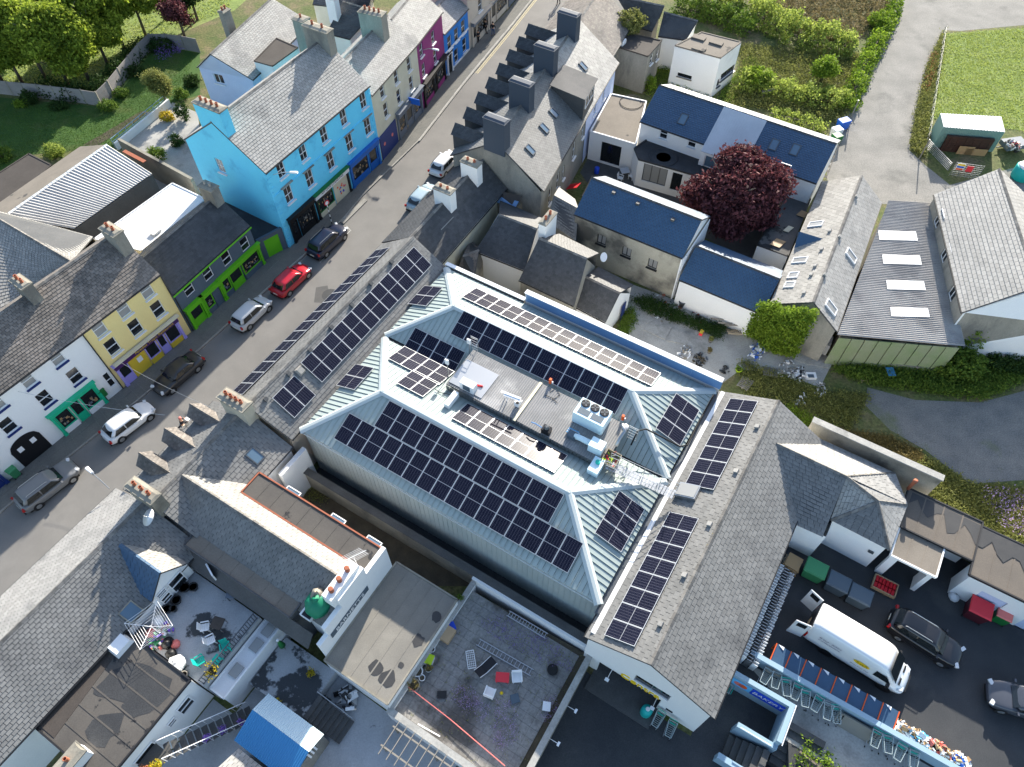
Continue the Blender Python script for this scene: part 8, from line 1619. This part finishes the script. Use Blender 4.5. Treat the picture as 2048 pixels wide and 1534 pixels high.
m.box(c + ZD * 1.8, 1.0, .1, .1, x, y, ZD); m.build('frame', 'white_paint', t); m = MB(); m.box(c + ZD * .9, .8, .03, 1.7, x, y, ZD); m.build('pane', 'glass_curtain', t)
table('grey bench table along the slate apron', T(478, 1195), UA - 1.0, 1.3, .5, .6, 'shop_grey', 'steel_dark')
sack('green tarpaulin heap over a water tank by the name board', A(640, 1212, 5.3), .9, 'tarp_green', 'tarpaulin', 7, 'tarpaulin_heap'); t = thing('open_basin', 'black open basin with white rim beside the green tarpaulin', 'basin', A(615, 1230, 5.35)); m = MB(); m.box(A(616, 1228, 5.5), .6, .8, .3, UD, VD, ZD); m.build('rim', 'white_plastic', t); m = MB(); m.box(A(616, 1228, 5.64), .46, .64, .06, UD, VD, ZD); m.build('basin', 'black_paint', t)
sack('pale rubble sack on top of the green tarpaulin', A(635, 1190, 6.2), .4, 'grey_card', seed=5)
# ---- flagged terrace
F = lambda px, py: A(px, py, 1.5)
ladder('aluminium ladder lying beside the purple flowers', F(956, 1284) + ZD * .05, F(1064, 1346) + ZD * .05, .42, 'steel', 15); ladder('aluminium ladder leaning along the white alley wall', F(1016, 1228) + ZD * .2, F(1093, 1274) + ZD * .2, .35, 'steel', 14)
t = thing('wire_rack', 'white wire rack lying on the flags', 'rack', F(942, 1320)); c = F(942, 1320) + ZD * .15; x, y = rot(1.75); m = MB()
for k in range(9): m.bar(c + x * (-.55 + k * .1375) - y * .25, c + x * (-.55 + k * .1375) + y * .25, .02)
for k in range(5): m.bar(c - x * .55 + y * (-.25 + k * .125), c + x * .55 + y * (-.25 + k * .125), .02)
m.build('grid', 'white_paint', t); m = MB()
for s in (-1, 1): m.bar(c - x * .55 + y * s * .25, c + x * .55 + y * s * .25, .04); m.bar(c + x * s * .55 - y * .25, c + x * s * .55 + y * .25, .04)
m.build('rim', 'white_paint', t)
t = thing('sun_lounger', 'black fabric sun lounger with white frame on the flags', 'lounger', F(972, 1335)); c = F(973, 1336); x, y = rot(.75); m = MB(); m.box(c + x * .2 + ZD * .32, .9, .55, .05, x, y, ZD); m.box(c - x * .5 + ZD * .5, .6, .55, .05, (x - ZD * .5).normalized(), y, (ZD + x * .5).normalized()); m.build('fabric', 'cloth_black', t)
for s in (-1, 1): m = MB(); m.tube([c - x * .75 + y * s * .3 + ZD * .65, c - x * .25 + y * s * .3 + ZD * .33, c + x * .65 + y * s * .3 + ZD * .3, c + x * .65 + y * s * .3], .025); m.build('frame', 'white_paint', t)
table('bright red plastic stool on the flagged terrace', F(1005, 1358), 1.5, .6, .85, .45, 'red_bin'); 
def tub(label, px, py, a):
    t = thing('tub_chair', label, 'chair', F(px, py), group='white tub chairs'); c = F(px, py); x, y = rot(a); m = MB(); m.box(c + ZD * .4, .6, .6, .06, x, y, ZD); m.build('seat', 'white_plastic', t); m = MB(); m.box(c - x * .3 + ZD * .65, .06, .62, .55, x, y, ZD); m.build('backrest', 'white_plastic', t)
    for s in (-1, 1): m = MB(); m.box(c + y * s * .3 + ZD * .55, .58, .06, .28, x, y, ZD); m.build('arm', 'white_plastic', t)
    for sx in (-1, 1):
        for sy in (-1, 1): m = MB(); m.bar(c + x * sx * .25 + y * sy * .25, c + x * sx * .25 + y * sy * .25 + ZD * .4, .05); m.build('leg', 'white_plastic', t)
tub('white plastic tub chair right of the red stool', 1034, 1358, -1.5); tub('white plastic tub chair below the red stool', 980, 1388, 1.2)
t = thing('tyre', 'black tyre lying among purple flowers on the flags', 'tyre', F(1105, 1340)); m = MB(); m.lathe(F(1105, 1340), [(.22, 0), (.34, .02), (.35, .14), (.33, .18), (.22, .18)], 18); m.build('tread', 'rubber', t, True)
for k, (px, py, w, d, h, mm, l_) in enumerate(((894, 1271, .95, .85, .5, 'wood_tan', 'tan wooden board box against the terrace parapet'), (858, 1322, .6, .6, .5, 'lime', 'green lidded crate by the white parapet'), (1093, 1414, .5, .45, .2, 'white_plastic', 'crumpled white tub near the front yard parapet'), (884, 1390, .4, .55, .08, 'trim_black', 'dark mat on the flags'), (1030, 1398, .5, .5, .12, 'bin_grey', 'dark grey slab box beside the tub chair'), (905, 1255, .5, .35, .3, 'blue_bright', 'bright blue crate behind the tan board'))):
    t = thing('storage_box', l_, 'box', F(px, py)); c = F(px, py); x, y = rot(UA + k * .2); m = MB(); m.box(c + ZD * h / 2, w, d, h, x, y, ZD); m.build('box', mm if mm != 'lime' else 'white_plastic', t); m = MB(); m.box(c + ZD * (h + .02), w + .04, d + .04, .04, x, y, ZD); m.build('lid', mm, t)
for k, (px, py, r, mm, pl) in enumerate(((836, 1345, .35, 'white_plastic', None), (845, 1358, .2, 'white_plastic', None), (865, 1301, .2, 'white_plastic', None), (858, 1340, .22, 'steel', 'leaf_dry'), (828, 1372, .4, 'grey_card', 'leaf_dry'), (922, 1200, .25, 'trim_black', 'leaf_green'))): pot(['large white bucket by the parapet', 'small white bucket beside the large one', 'round white lid pot by the parapet', 'metal pot with dry plant', 'withered plant tub at the parapet end', 'leafy plant at the top corner of flags'][k], F(px, py), r, .35, mm, pl)
m = MB(); m.tube([F(812, 1372) + ZD * .4, F(900, 1440) + ZD * .35, F(1010, 1534) + ZD * .4], .03, 6); o = m.build('orange_rope', 'salmon', None); tag(o, 'orange rope stretched across the flagged terrace', 'rope')
m = MB(); m.tube([F(836, 1448), F(880, 1473)], .04, 6); o = m.build('white_pipe', 'white_plastic', None); tag(o, 'white pipe lying by the lower terrace wall', 'pipe')
m = MB(); m.lathe(F(1003, 1386), [(.12, 0), (.06, .08)], 6); o = m.build('yellow_glove', 'yellow', None); tag(o, 'small yellow glove beside the white tub chair', 'glove')
# ---- lower back yard
Y = lambda px, py, z=.04: A(px, py, z)
P_ = thing('pergola', 'open timber pergola beside the lower terrace wall', 'pergola', Y(800, 1480)); 
for s, e in ((Q(2.4, -10.6), Q(2.4, -4.4)), (Q(3.6, -10.6), Q(3.6, -4.4))): m = MB(); m.bar(s + ZD * 1.9, e + ZD * 1.9, .1); m.build('beam', 'wood_grey', P_)
for k in range(11): m = MB(); q_ = -10.4 + k * .58; m.bar(Q(1.9, q_, 1.98), Q(4.0, q_, 1.98), .05, .08); m.build('rafter', 'wood_grey', P_)
for u in (2.4, 3.6):
    for v in (-10.5, -7.5, -4.5): m = MB(); m.bar(Q(u, v), Q(u, v, 1.9), .1); m.build('post', 'wood_grey', P_)
S_ = thing('yard_steps', 'grey steps with railing descending beside the blue shed', 'steps', Y(660, 1450))
for k in range(8): m = MB(); m.box(Q(1.9, -15.6 + k * .32, 1.25 - k * .15), 1.5, .31, .16, UD, VD, ZD); m.build('tread', 'concrete_dark', S_)
m = MB(); m.tube([Q(2.7, -15.7, 2.2), Q(2.7, -13.2, 1.0)], .03); [m.tube([Q(2.7, -15.6 + k * .3, 1.2 - k * .14), Q(2.7, -15.6 + k * .3, 2.15 - k * .14)], .015) for k in range(9)]; m.build('handrail', 'steel', S_)
m = MB(); m.prism([Q(.9, -20), Q(4.3, -20), Q(4.3, -15.8), Q(.9, -15.8)], .03, 1.2); o = struct('raised_yard', m, 'concrete_terrace')
heap('household_clutter', 'white appliances and boxes beside the yard steps', 'clutter', Q(3.4, -14.4, .05), .7, .9, .6, 24, ['white_plastic', 'steel', 'black_paint'], .4, 9)
pot('potted lime shrub on the raised yard', Q(3.4, -17.0, 1.2), .22, .3, 'trim_black', 'leaf_yellow', pr=.3); pot('potted lime shrub behind the blue shed', Q(.9, -17.6, 1.2), .2, .3, 'trim_black', 'leaf_yellow', pr=.28)
t = thing('parasol', 'folded green parasol with white tip on the raised yard', 'parasol', Q(3.7, -19.5, 1.2)); c = Q(3.7, -19.5, 1.2); m = MB(); m.tube([c, c + ZD * 2.0], .03); m.build('pole', 'wood_grey', t); m = MB(); m.lathe(c + ZD * .8, [(.22, 0), (.16, .5), (.05, 1.1)], 9); m.build('canopy', 'green_post', t, True); m = MB(); m.lathe(c + ZD * 1.9, [(.09, 0), (.09, .12), (.03, .16)], 8); m.build('tip', 'white_plastic', t)
SR = thing('iron_stair', 'white railed iron stair with flower pots beside the low white house', 'steps', Q(-2.5, -20.5, 0)); a, b = Q(-4.6, -21.0, 2.6), Q(-.3, -19.0, .2)
for k in range(12): m = MB(); m.box(lerp(a, b, (k + .5) / 12), .36, 1.0, .05, (b - a).normalized().cross(ZD).cross(ZD).normalized(), (b - a).cross(ZD).normalized(), ZD); m.build('tread', 'concrete_dark', SR)
for s in (-.55, .55):
    o_ = (b - a).cross(ZD).normalized() * s; m = MB(); m.tube([a + o_ + ZD * .9, b + o_ + ZD * .9], .03); m.build('handrail', 'white_paint', SR)
    for k in range(13): m = MB(); q_ = lerp(a, b, k / 12) + o_; m.tube([q_, q_ + ZD * .9], .016); m.build('baluster', 'white_paint', SR)
m = MB(); m.box(Q(-5.2, -21.2, 2.6), 1.4, 1.2, .08, UD, VD, ZD); m.build('landing', 'concrete_dark', SR)
for k, (u, v, mm) in enumerate(((-5.6, -20.8, 'leaf_yellow'), (-5.2, -20.7, 'leaf_yellow'), (-5.8, -21.2, 'petal_rust'))): pot(['lime plant pot on the stair landing', 'second lime plant pot on the landing', 'orange flower pot on the landing'][k], Q(u, v, 2.66), .18, .25, 'lime' if k < 2 else 'orange', mm, pr=.26)
for k in range(3): q_ = lerp(a, b, .45 + k * .2) + (b - a).cross(ZD).normalized() * .35 + ZD * .1; pot(['purple flower pot high on the iron stair', 'purple flower pot midway down the iron stair', 'purple flower pot low on the iron stair'][k], q_, .14, .2, 'purple_flower', 'petal_purple', pr=.2)
H = thing('slate_privy', 'small slate roofed outhouse at the bottom edge beside blue shed', 'outhouse', Q(-3.5, -15, 0)); gable(H, Q(-5.6, -17.6, 2.2), Q(-5.6, -13.2, 2.2), Q(-3.9, -17.6, 3.3), Q(-3.9, -13.2, 3.3), wallm='render_white', roofm='slate_light', ov=.1, sw=.32, sh=.25, gutter=None)
H = thing('brown_roof_privy', 'brown felt roofed outhouse at the bottom edge', 'outhouse', Q(-3.5, -10, 0)); flatroof(H, -6.2, -3.2, -12.4, -8.6, 2.4, 'felt_tan', under='render_grey', zb=0)
chimney(thing('roof_aerial_stack', 'pale chimney with white dish loops at the bottom edge', 'chimney', A(140, 1510, 4)), A(142, 1522, 5.0), UD, 1.6, .8, 4.0, 5.2, 'render_white', 1)
# ---- loading yard
L_ = lambda px, py: A(px, py, ZY)
def skipbin(label, c, a, w, d, h, body, lid): t = thing('waste_bin', label, 'bin', c); bin_(t, c, w, d, h, body, lid, rot(a)[0])
skipbin('large green lidded waste bin by the cardboard bale', Q(26.3, 8.0, ZY), UA - 1.57, 1.35, 1.1, 1.2, 'green_bin', 'green_bin'); skipbin('grey lidded waste bin next to the green bin', Q(26.2, 9.6, ZY), UA - 1.57, 1.35, 1.1, 1.15, 'bin_grey', 'bin_grey'); skipbin('grey lidded waste bin nearest the loading canopy', Q(26.1, 11.1, ZY), UA - 1.57, 1.35, 1.1, 1.15, 'bin_grey', 'bin_grey')
skipbin('bright red lidded maroon clothing bin by the store wall', L_(1943, 1228), UA - 1.57, 1.3, 1.2, 1.3, 'maroon_bin', 'red_bin'); skipbin('green bin with salmon pink lid by the store wall', L_(1993, 1238), UA - 1.57, .9, .8, 1.05, 'green_post', 'salmon')
t = thing('cardboard_bale', 'baled brown cardboard at the head of the loading yard', 'bale', Q(26.0, 6.6, ZY)); rr = random.Random(2)
for k in range(9): m = MB(); x, y = rot(UA + rr.uniform(-.2, .2)); m.box(Q(26.0 + rr.uniform(-.06, .06), 6.6 + rr.uniform(-.06, .06), ZY + .06 + k * .11), 1.05, .95, .1, x, y, ZD); m.build('sheet_stack', 'cardboard' if k % 3 else 'grey_card', t)
t = thing('crate_dolly', 'flat red crate tray under the loading canopy', 'crate', Q(28.0, 12.4, ZY)); c = Q(28.0, 12.5, ZY + .25)
for s in (-1, 1): m = MB(); m.box(c + UD * s * .5, .06, 1.5, .3, UD, VD, ZD); m.build('side', 'wood_tan', t); m = MB(); m.box(c + VD * s * .75, 1.05, .06, .3, UD, VD, ZD); m.build('side', 'wood_tan', t)
for k in range(12): m = MB(); m.box(c + UD * (-.25 + .5 * (k % 2)) + VD * (-.58 + .23 * (k // 2)), .4, .18, .2, UD, VD, ZD); m.build('crate', 'red', t)
t = thing('blue_kettle', 'blue plastic drum beside the store recess', 'drum', L_(1925, 1165)); m = MB(); m.lathe(L_(1925, 1165), [(.3, 0), (.34, .1), (.34, .7), (.25, .8)], 14); m.build('drum', 'signblue', t, True)
sack('white sack by the blue drum', L_(1905, 1195), .35, 'membrane_white', seed=6)
RK_ = thing('shelving_rack', 'long bundle of silver shelving frames stacked along the store wall', 'shelving', Q(21, 6.4, ZY))
for k in range(3):
    for i in range(34): m = MB(); u = 18.2 + i * .21; m.box(Q(u, 5.9 + k * .42 + .02 * (i % 3), ZY + .8 - k * .12), .035, .34, 1.5 - k * .2, UD, VD, ZD); m.build('frame', 'white_plastic' if k != 1 else 'steel', RK_)
t = thing('roll_cage', 'dark roll cage beside the cardboard bale', 'roll cage', Q(24.6, 6.4, ZY)); c = Q(24.6, 6.4, ZY); m = MB()
for z in (.2, .7, 1.2): [m.bar(c + UD * a * .4 + VD * b * .35 + ZD * z, c + UD * a2 * .4 + VD * b2 * .35 + ZD * z, .025) for (a, b), (a2, b2) in (((-1, -1), (1, -1)), ((1, -1), (1, 1)), ((1, 1), (-1, 1)), ((-1, 1), (-1, -1)))]
for a in (-1, 1):
    for b in (-1, 1): m.bar(c + UD * a * .4 + VD * b * .35, c + UD * a * .4 + VD * b * .35 + ZD * 1.5, .03)
m.build('cage', 'steel', t); m = MB(); m.box(c + ZD * .15, .8, .7, .06, UD, VD, ZD); m.build('base', 'steel_dark', t)
wh = ['at the wall end nearest the shelving frames', 'second from the shelving frames', 'third from the shelving frames', 'fourth from the shelving frames with red panel', 'fifth from the shelving frames', 'sixth from the shelving frames', 'seventh from the shelving frames', 'next to the dark pallets', 'beyond the dark pallets', 'second beyond the dark pallets', 'third beyond the dark pallets', 'last in the row at the bottom edge']
for k, v in enumerate((7.6, 8.2, 8.9, 9.5, 10.1, 10.8, 11.5, 12.0, 14.4, 15.1, 15.8, 16.6)): trolley('wire shopping trolley ' + wh[k], Q(18.0 + .08 * (k % 2), v, ZY), UA + 3.3 + .12 * ((k * 7) % 5 - 2), ['grey_card', 'grey_card', 'teal', 'teal', 'teal', 'teal', 'steel', 'teal', 'teal', 'teal', 'teal', 'teal'][k])
trolley('wire shopping trolley beside the turquoise bin at the gable', Q(12.6, 3.0, .02), UA + 3.1, 'teal'); trolley('short wire trolley at the white gable corner', Q(12.5, 3.9, .02), UA + 3.2, 'teal'); trolley('wire trolley tucked under the store eaves by the stair well', Q(16.6, 5.75, .02), UA + 1.5, 'teal')
t = thing('round_bin', 'turquoise domed bin against the white gable', 'bin', Q(12.7, 2.2, .02)); m = MB(); m.lathe(Q(12.75, 2.2, .02), [(.32, 0), (.36, .1), (.36, .8), (.33, .95), (.2, 1.08), (.08, 1.12)], 16); m.build('body', 'turquoise', t, True); m = MB(); m.lathe(Q(12.75, 2.2, 1.12), [(.14, 0), (.12, .05)], 12); m.build('lid', 'white_plastic', t)
for k in range(4): pallet(['dark pallet leaning on the trolley wall', 'second pallet leaning on trolley wall', 'third pallet beside the orange crates', 'fourth pallet at the end of the trolley wall'][k], Q(18.2, 12.7 + k * .45, ZY + .35), UA + 1.57, 1.0, 'wood_grey', 'pallets by the trolley wall')
for k, (v, mats) in enumerate(((15.6, ['cardboard', 'membrane_white', 'steel', 'wood_tan']), (16.8, ['membrane_white', 'white_plastic', 'skyblue', 'cardboard']), (18.0, ['wood_tan', 'cardboard', 'salmon', 'membrane_white']), (19.2, ['membrane_white', 'white_plastic', 'cardboard', 'signblue']))): heap('packaging_waste', ['nearest heap of packaging waste behind the trolley wall', 'second heap of packaging with plastic film', 'third heap of packaging behind the wall', 'last heap of packaging at the bottom edge'][k], 'waste', Q(19.6, v, ZY), .5, .7, .7, 90, mats, .2, 20 + k)
# ---- concrete back yard and rubble
for k, (px, py, a, tl) in enumerate(((1435, 640, .4, .9), (1448, 648, .4, .9), (1462, 652, .45, .9), (1478, 650, .5, .8), (1468, 665, .4, .5), (1496, 655, 1.3, .9), (1490, 768, 1.4, .05), (1540, 745, .3, .1))): pallet(['leftmost weathered pallet on edge below the navy range', 'second weathered pallet on edge', 'third weathered pallet on edge', 'fourth weathered pallet nearest the orange netting', 'pale pallet leaning in front of the pallet row', 'pallet standing against the ivy', 'pallet lying in weeds by the blue parapet end', 'broken pallet in the rubble strip'][k], A(px, py, .05 if tl < .3 else .3), a - .5, tl, 'wood_grey' if k != 4 else 'timber', 'pallets in the back yard')
sack('orange netting bundle on the pallets', A(1500, 628, .9), .45, 'salmon', 'netting', 3, 'netting_bundle')
for k, (px, py, mats, n, rx) in enumerate(((1513, 705, ['membrane_white', 'signblue', 'white_plastic', 'steel'], 60, 1.0), (1575, 738, ['membrane_white', 'steel', 'grey_card'], 50, 1.2), (1600, 750, ['white_plastic', 'membrane_white', 'black_paint'], 40, .9), (1370, 705, ['steel', 'white_plastic', 'grey_card'], 40, .8), (1640, 780, ['grey_card', 'membrane_white'], 30, .8), (1600, 800, ['membrane_white', 'white_plastic'], 24, .7), (1540, 690, ['grey_card', 'steel', 'membrane_white'], 24, .6), (1330, 610, ['clay', 'grey_card', 'black_paint', 'membrane_white', 'wood_grey'], 90, 2.2), (1400, 632, ['black_paint', 'grey_card', 'clay'], 60, 1.2), (1450, 740, ['trim_black', 'steel_dark'], 24, .5), (1400, 720, ['trim_black', 'steel_dark', 'soil'], 40, .8), (1860, 730, ['wood_grey', 'grey_card'], 14, .8))):
    heap('rubble', ['blue and white plastic scrap beside the rubble strip', 'scrap metal and plaster in the rubble strip', 'white plastic rubbish in the weeds', 'silver offcuts on the concrete yard', 'pale rubbish near the gravel', 'white sheeting in the weeds', 'rubbish below the ivy wall', 'broken pots and rubble below the stained barn', 'dark rubble by the planter', 'burnt scrap by the blue parapet', 'dark debris trail on the concrete yard', 'timber scraps by the large shrub'][k], 'rubble', A(px, py), rx, rx * .7, .25, n, mats, .17, 40 + k)
t = thing('white_sink', 'white square sink dumped in the weeds', 'sink', A(1622, 752)); m = MB(); m.box(A(1622, 752, .2), .8, .6, .3); m.build('basin', 'white_plastic', t); m = MB(); m.box(A(1622, 752, .355), .5, .35, .02); m.build('bowl', 'bin_grey', t)
t = thing('crate_block', 'yellow and red box on the concrete yard', 'box', A(1402, 668)); c = A(1402, 668); m = MB(); m.box(c + ZD * .15, .45, .3, .3, UD, VD, ZD); m.build('red_side', 'red_bin', t); m = MB(); m.box(c + ZD * .31 + UD * .02, .46, .31, .03, UD, VD, ZD); m.build('lid', 'yellow_gold', t)
pot('grey metal planter bucket by the stained barn', A(1363, 612), .35, .7, 'steel_dark'); pot('mossy round pot on the concrete yard', A(1420, 683), .22, .3, 'wood_grey', 'leaf_olive', pr=.2); pot('second mossy pot on the concrete yard', A(1418, 705), .22, .3, 'wood_grey', 'leaf_dry', pr=.2); pot('lime yellow bucket with plant at the rubble edge', A(1476, 743), .28, .35, 'lime', 'leaf_green', pr=.3)
def slabs(poly, n, name, label): pass
for k, pl in enumerate((((1268, 628), (1290, 618), (1310, 640), (1280, 655)), ((1310, 640), (1345, 655), (1330, 680), (1285, 660)), ((1345, 655), (1385, 672), (1372, 690), (1332, 682)), ((1290, 665), (1330, 684), (1318, 700), (1275, 685)), ((1520, 695), (1610, 728), (1640, 705), (1550, 680)), ((1612, 729), (1660, 738), (1668, 720), (1642, 706)))):
    P4 = AP(*pl); m = MB(); cc = sum(P4, Vector()) / 4; m.prism([cc + (p - cc) * .97 for p in P4], 0, .05 + .012 * (k % 3)); o = m.build('concrete_slab', 'concrete', bpy.data.objects['concrete_yard'])
def bench(label, c, a, col, L=1.8, back=False):
    t = thing('garden_bench', label, 'bench', c); x, y = rot(a); m = MB()
    for k in (-1, 0, 1): m = MB(); m.box(c + y * k * .16 + ZD * .72, L, .14, .05, x, y, ZD); m.build('slat', col, t)
    for s in (-1, 1): m = MB(); m.box(c + x * s * L * .4 + ZD * .35, .07, .45, .7, x, y, ZD); m.build('leg', col, t)
bench('rust brown workbench against the green sheet wall', A(1742, 710), .05, 'clay', 2.0); bench('grey picnic table in the weeds by the gravel yard', A(1802, 738), -.15, 'wood_grey', 2.6); bench('grey weathered bench among the upper hedges', A(1534, 192), .35, 'wood_grey', 1.6); bench('bench with orange tan top in the narrow left yard', A(176, 458), UA, 'wood_tan', 1.3)
t = thing('wheelbarrow', 'old blue wheelbarrow beside the picnic table', 'wheelbarrow', A(1776, 752)); c = A(1776, 750); m = MB(); m.hexa([c + Vector(v) + ZD * .3 for v in ((-.2, -.3, 0), (.2, -.3, 0), (.2, .2, 0), (-.2, .2, 0))], [c + Vector(v) + ZD * .55 for v in ((-.32, -.5, 0), (.32, -.5, 0), (.32, .4, 0), (-.32, .4, 0))]); m.build('tray', 'sheet_blue', t)
for s in (-1, 1): m = MB(); m.tube([c + Vector((s * .1, -.6, .3)), c + Vector((s * .25, .3, .35)), c + Vector((s * .3, .95, .5))], .02); m.build('handle', 'steel', t)
m = MB(); m.lathe(c + Vector((-.03, -.65, .18)), [(.18, 0), (.18, .06)], 12, Vector((1, 0, 0))); m.build('wheel', 'rubber', t)
ladder('rusty trolley frame lying in the weeds', A(1720, 735, .1), A(1730, 765, .1), .5, 'wood_tan', 4)
# ---- upper right corner
t = thing('water_tank', 'teal tank with white lid at the right edge', 'tank', A(2035, 355)); c = A(2040, 355); m = MB(); m.lathe(c, [(.9, 0), (1.0, .1), (1.0, 1.3), (.9, 1.4)], 18); m.build('tank', 'turquoise', t, True); m = MB(); m.lathe(c + ZD * 1.4, [(.85, 0), (.8, .12), (.5, .2)], 18); m.build('lid', 'white_plastic', t, True)
t = thing('cargo_trailer', 'grey trailer loaded with sacks beside the container', 'trailer', A(2020, 300)); c = A(2022, 296); x, y = rot(.2); m = MB(); m.box(c + ZD * .55, 2.4, 1.5, .5, x, y, ZD); m.build('body', 'shop_grey', t)
for s in (-1, 1): m = MB(); m.lathe(c + y * s * .8 - y * .08 + ZD * .3, [(.3, 0), (.3, .16)], 14, y); m.build('wheel', 'rubber', t)
m = MB(); m.bar(c - x * 1.2 + ZD * .4, c - x * 2.0 + ZD * .4, .08); m.build('drawbar', 'steel_dark', t)
heap('trailer_load', 'sacks and red bits piled on the grey trailer', 'load', A(2024, 292, .8), .8, .8, .5, 40, ['white_plastic', 'grey_card', 'red', 'steel_dark'], .3, 71)
for k, (px, py, mm, w) in enumerate(((1682, 258, 'signblue', 1.2), (1668, 275, 'white_plastic', 1.0), (1668, 288, 'green_post', .9))): skipbin(['blue lidded bin by the lane behind navy house', 'white topped bin beside the lane', 'green bin at the end of navy house'][k], A(px, py), .4, w, .9, 1.1, mm, mm if k != 1 else 'membrane_white')
for k, (px, py) in enumerate(((1700, 240), (1838, 318))): t = thing('utility_pole', ['short grey pole by the bins on the lane', 'gate post pole at the mouth of the lane'][k], 'pole', A(px, py)); m = MB(); m.tube([A(px, py), A(px, py) + ZD * 2.4], .06); m.build('pole', 'wood_grey', t); m = MB(); m.lathe(A(px, py) + ZD * 2.4, [(.08, 0), (.06, .08)], 8); m.build('cap', 'steel', t)
# courtyard items
m = MB(); m.box(A(1147, 372, .9), .9, 1.4, .06, UD, (VD + ZD * .6).normalized(), ZD); o = m.build('red_sheet', 'red', None); tag(o, 'red sheet leaning by the tall house yard', 'sheet')
for k in range(4): m = MB(); m.bar(A(1165 + k * 5, 392, .2 + k * .05), A(1185 + k * 4, 352, .3 + k * .05), .16, .05); o = m.build('plank', 'timber', None); tag(o, ['leftmost', 'second', 'third', 'rightmost'][k] + ' long plank in the pile behind the barn', 'plank', 'plank pile')
table('round topped metal table on the courtyard patio', A(1248, 352), .2, .9, .9, .72, 'metal_grey_roof', 'steel'); chair('white chair by the courtyard patio table', A(1262, 358), 2.5, 'white_plastic'); chair('white chair left of the courtyard patio table', A(1240, 362), -.5, 'white_plastic')
t = thing('blue_drum', 'small blue drum in the narrow courtyard', 'drum', A(1193, 346)); m = MB(); m.lathe(A(1193, 346), [(.25, 0), (.27, .1), (.25, .7), (.15, .75)], 12); m.build('drum', 'blue_bright', t, True)
t = thing('wire_baskets', 'stacked brown baskets of goods outside the grey arched shop', 'basket', onpave(812, 248)); rr = random.Random(6)
for k in range(6): m = MB(); c = onpave(808 + k * 4 + rr.uniform(-2, 2), 262 - k * 5); m.lathe(c, [(.22, 0), (.3, .35), (.26, .55), (.1, .7)], 9); m.build('basket', ['wood_tan', 'timber', 'cardboard'][k % 3], t, True)
t = thing('satellite_dish', 'white satellite dish behind the clay potted chimney', 'satellite dish', Q(4.6, -30.2, 6.8)); c = Q(4.9, -29.6, 7.6); d_ = Vector((-.5, -.2, .8)).normalized(); m = MB(); m.lathe(c, [(.08, 0), (.35, .06), (.55, .17)], 18, d_); m.build('dish', 'white_plastic', t, True); m = MB(); m.tube([Q(5.6, -30.4, 7.2), c - d_ * .05], .03); m.tube([c, c + d_ * .5 + ZD * .1], .015); m.build('bracket', 'steel', t)
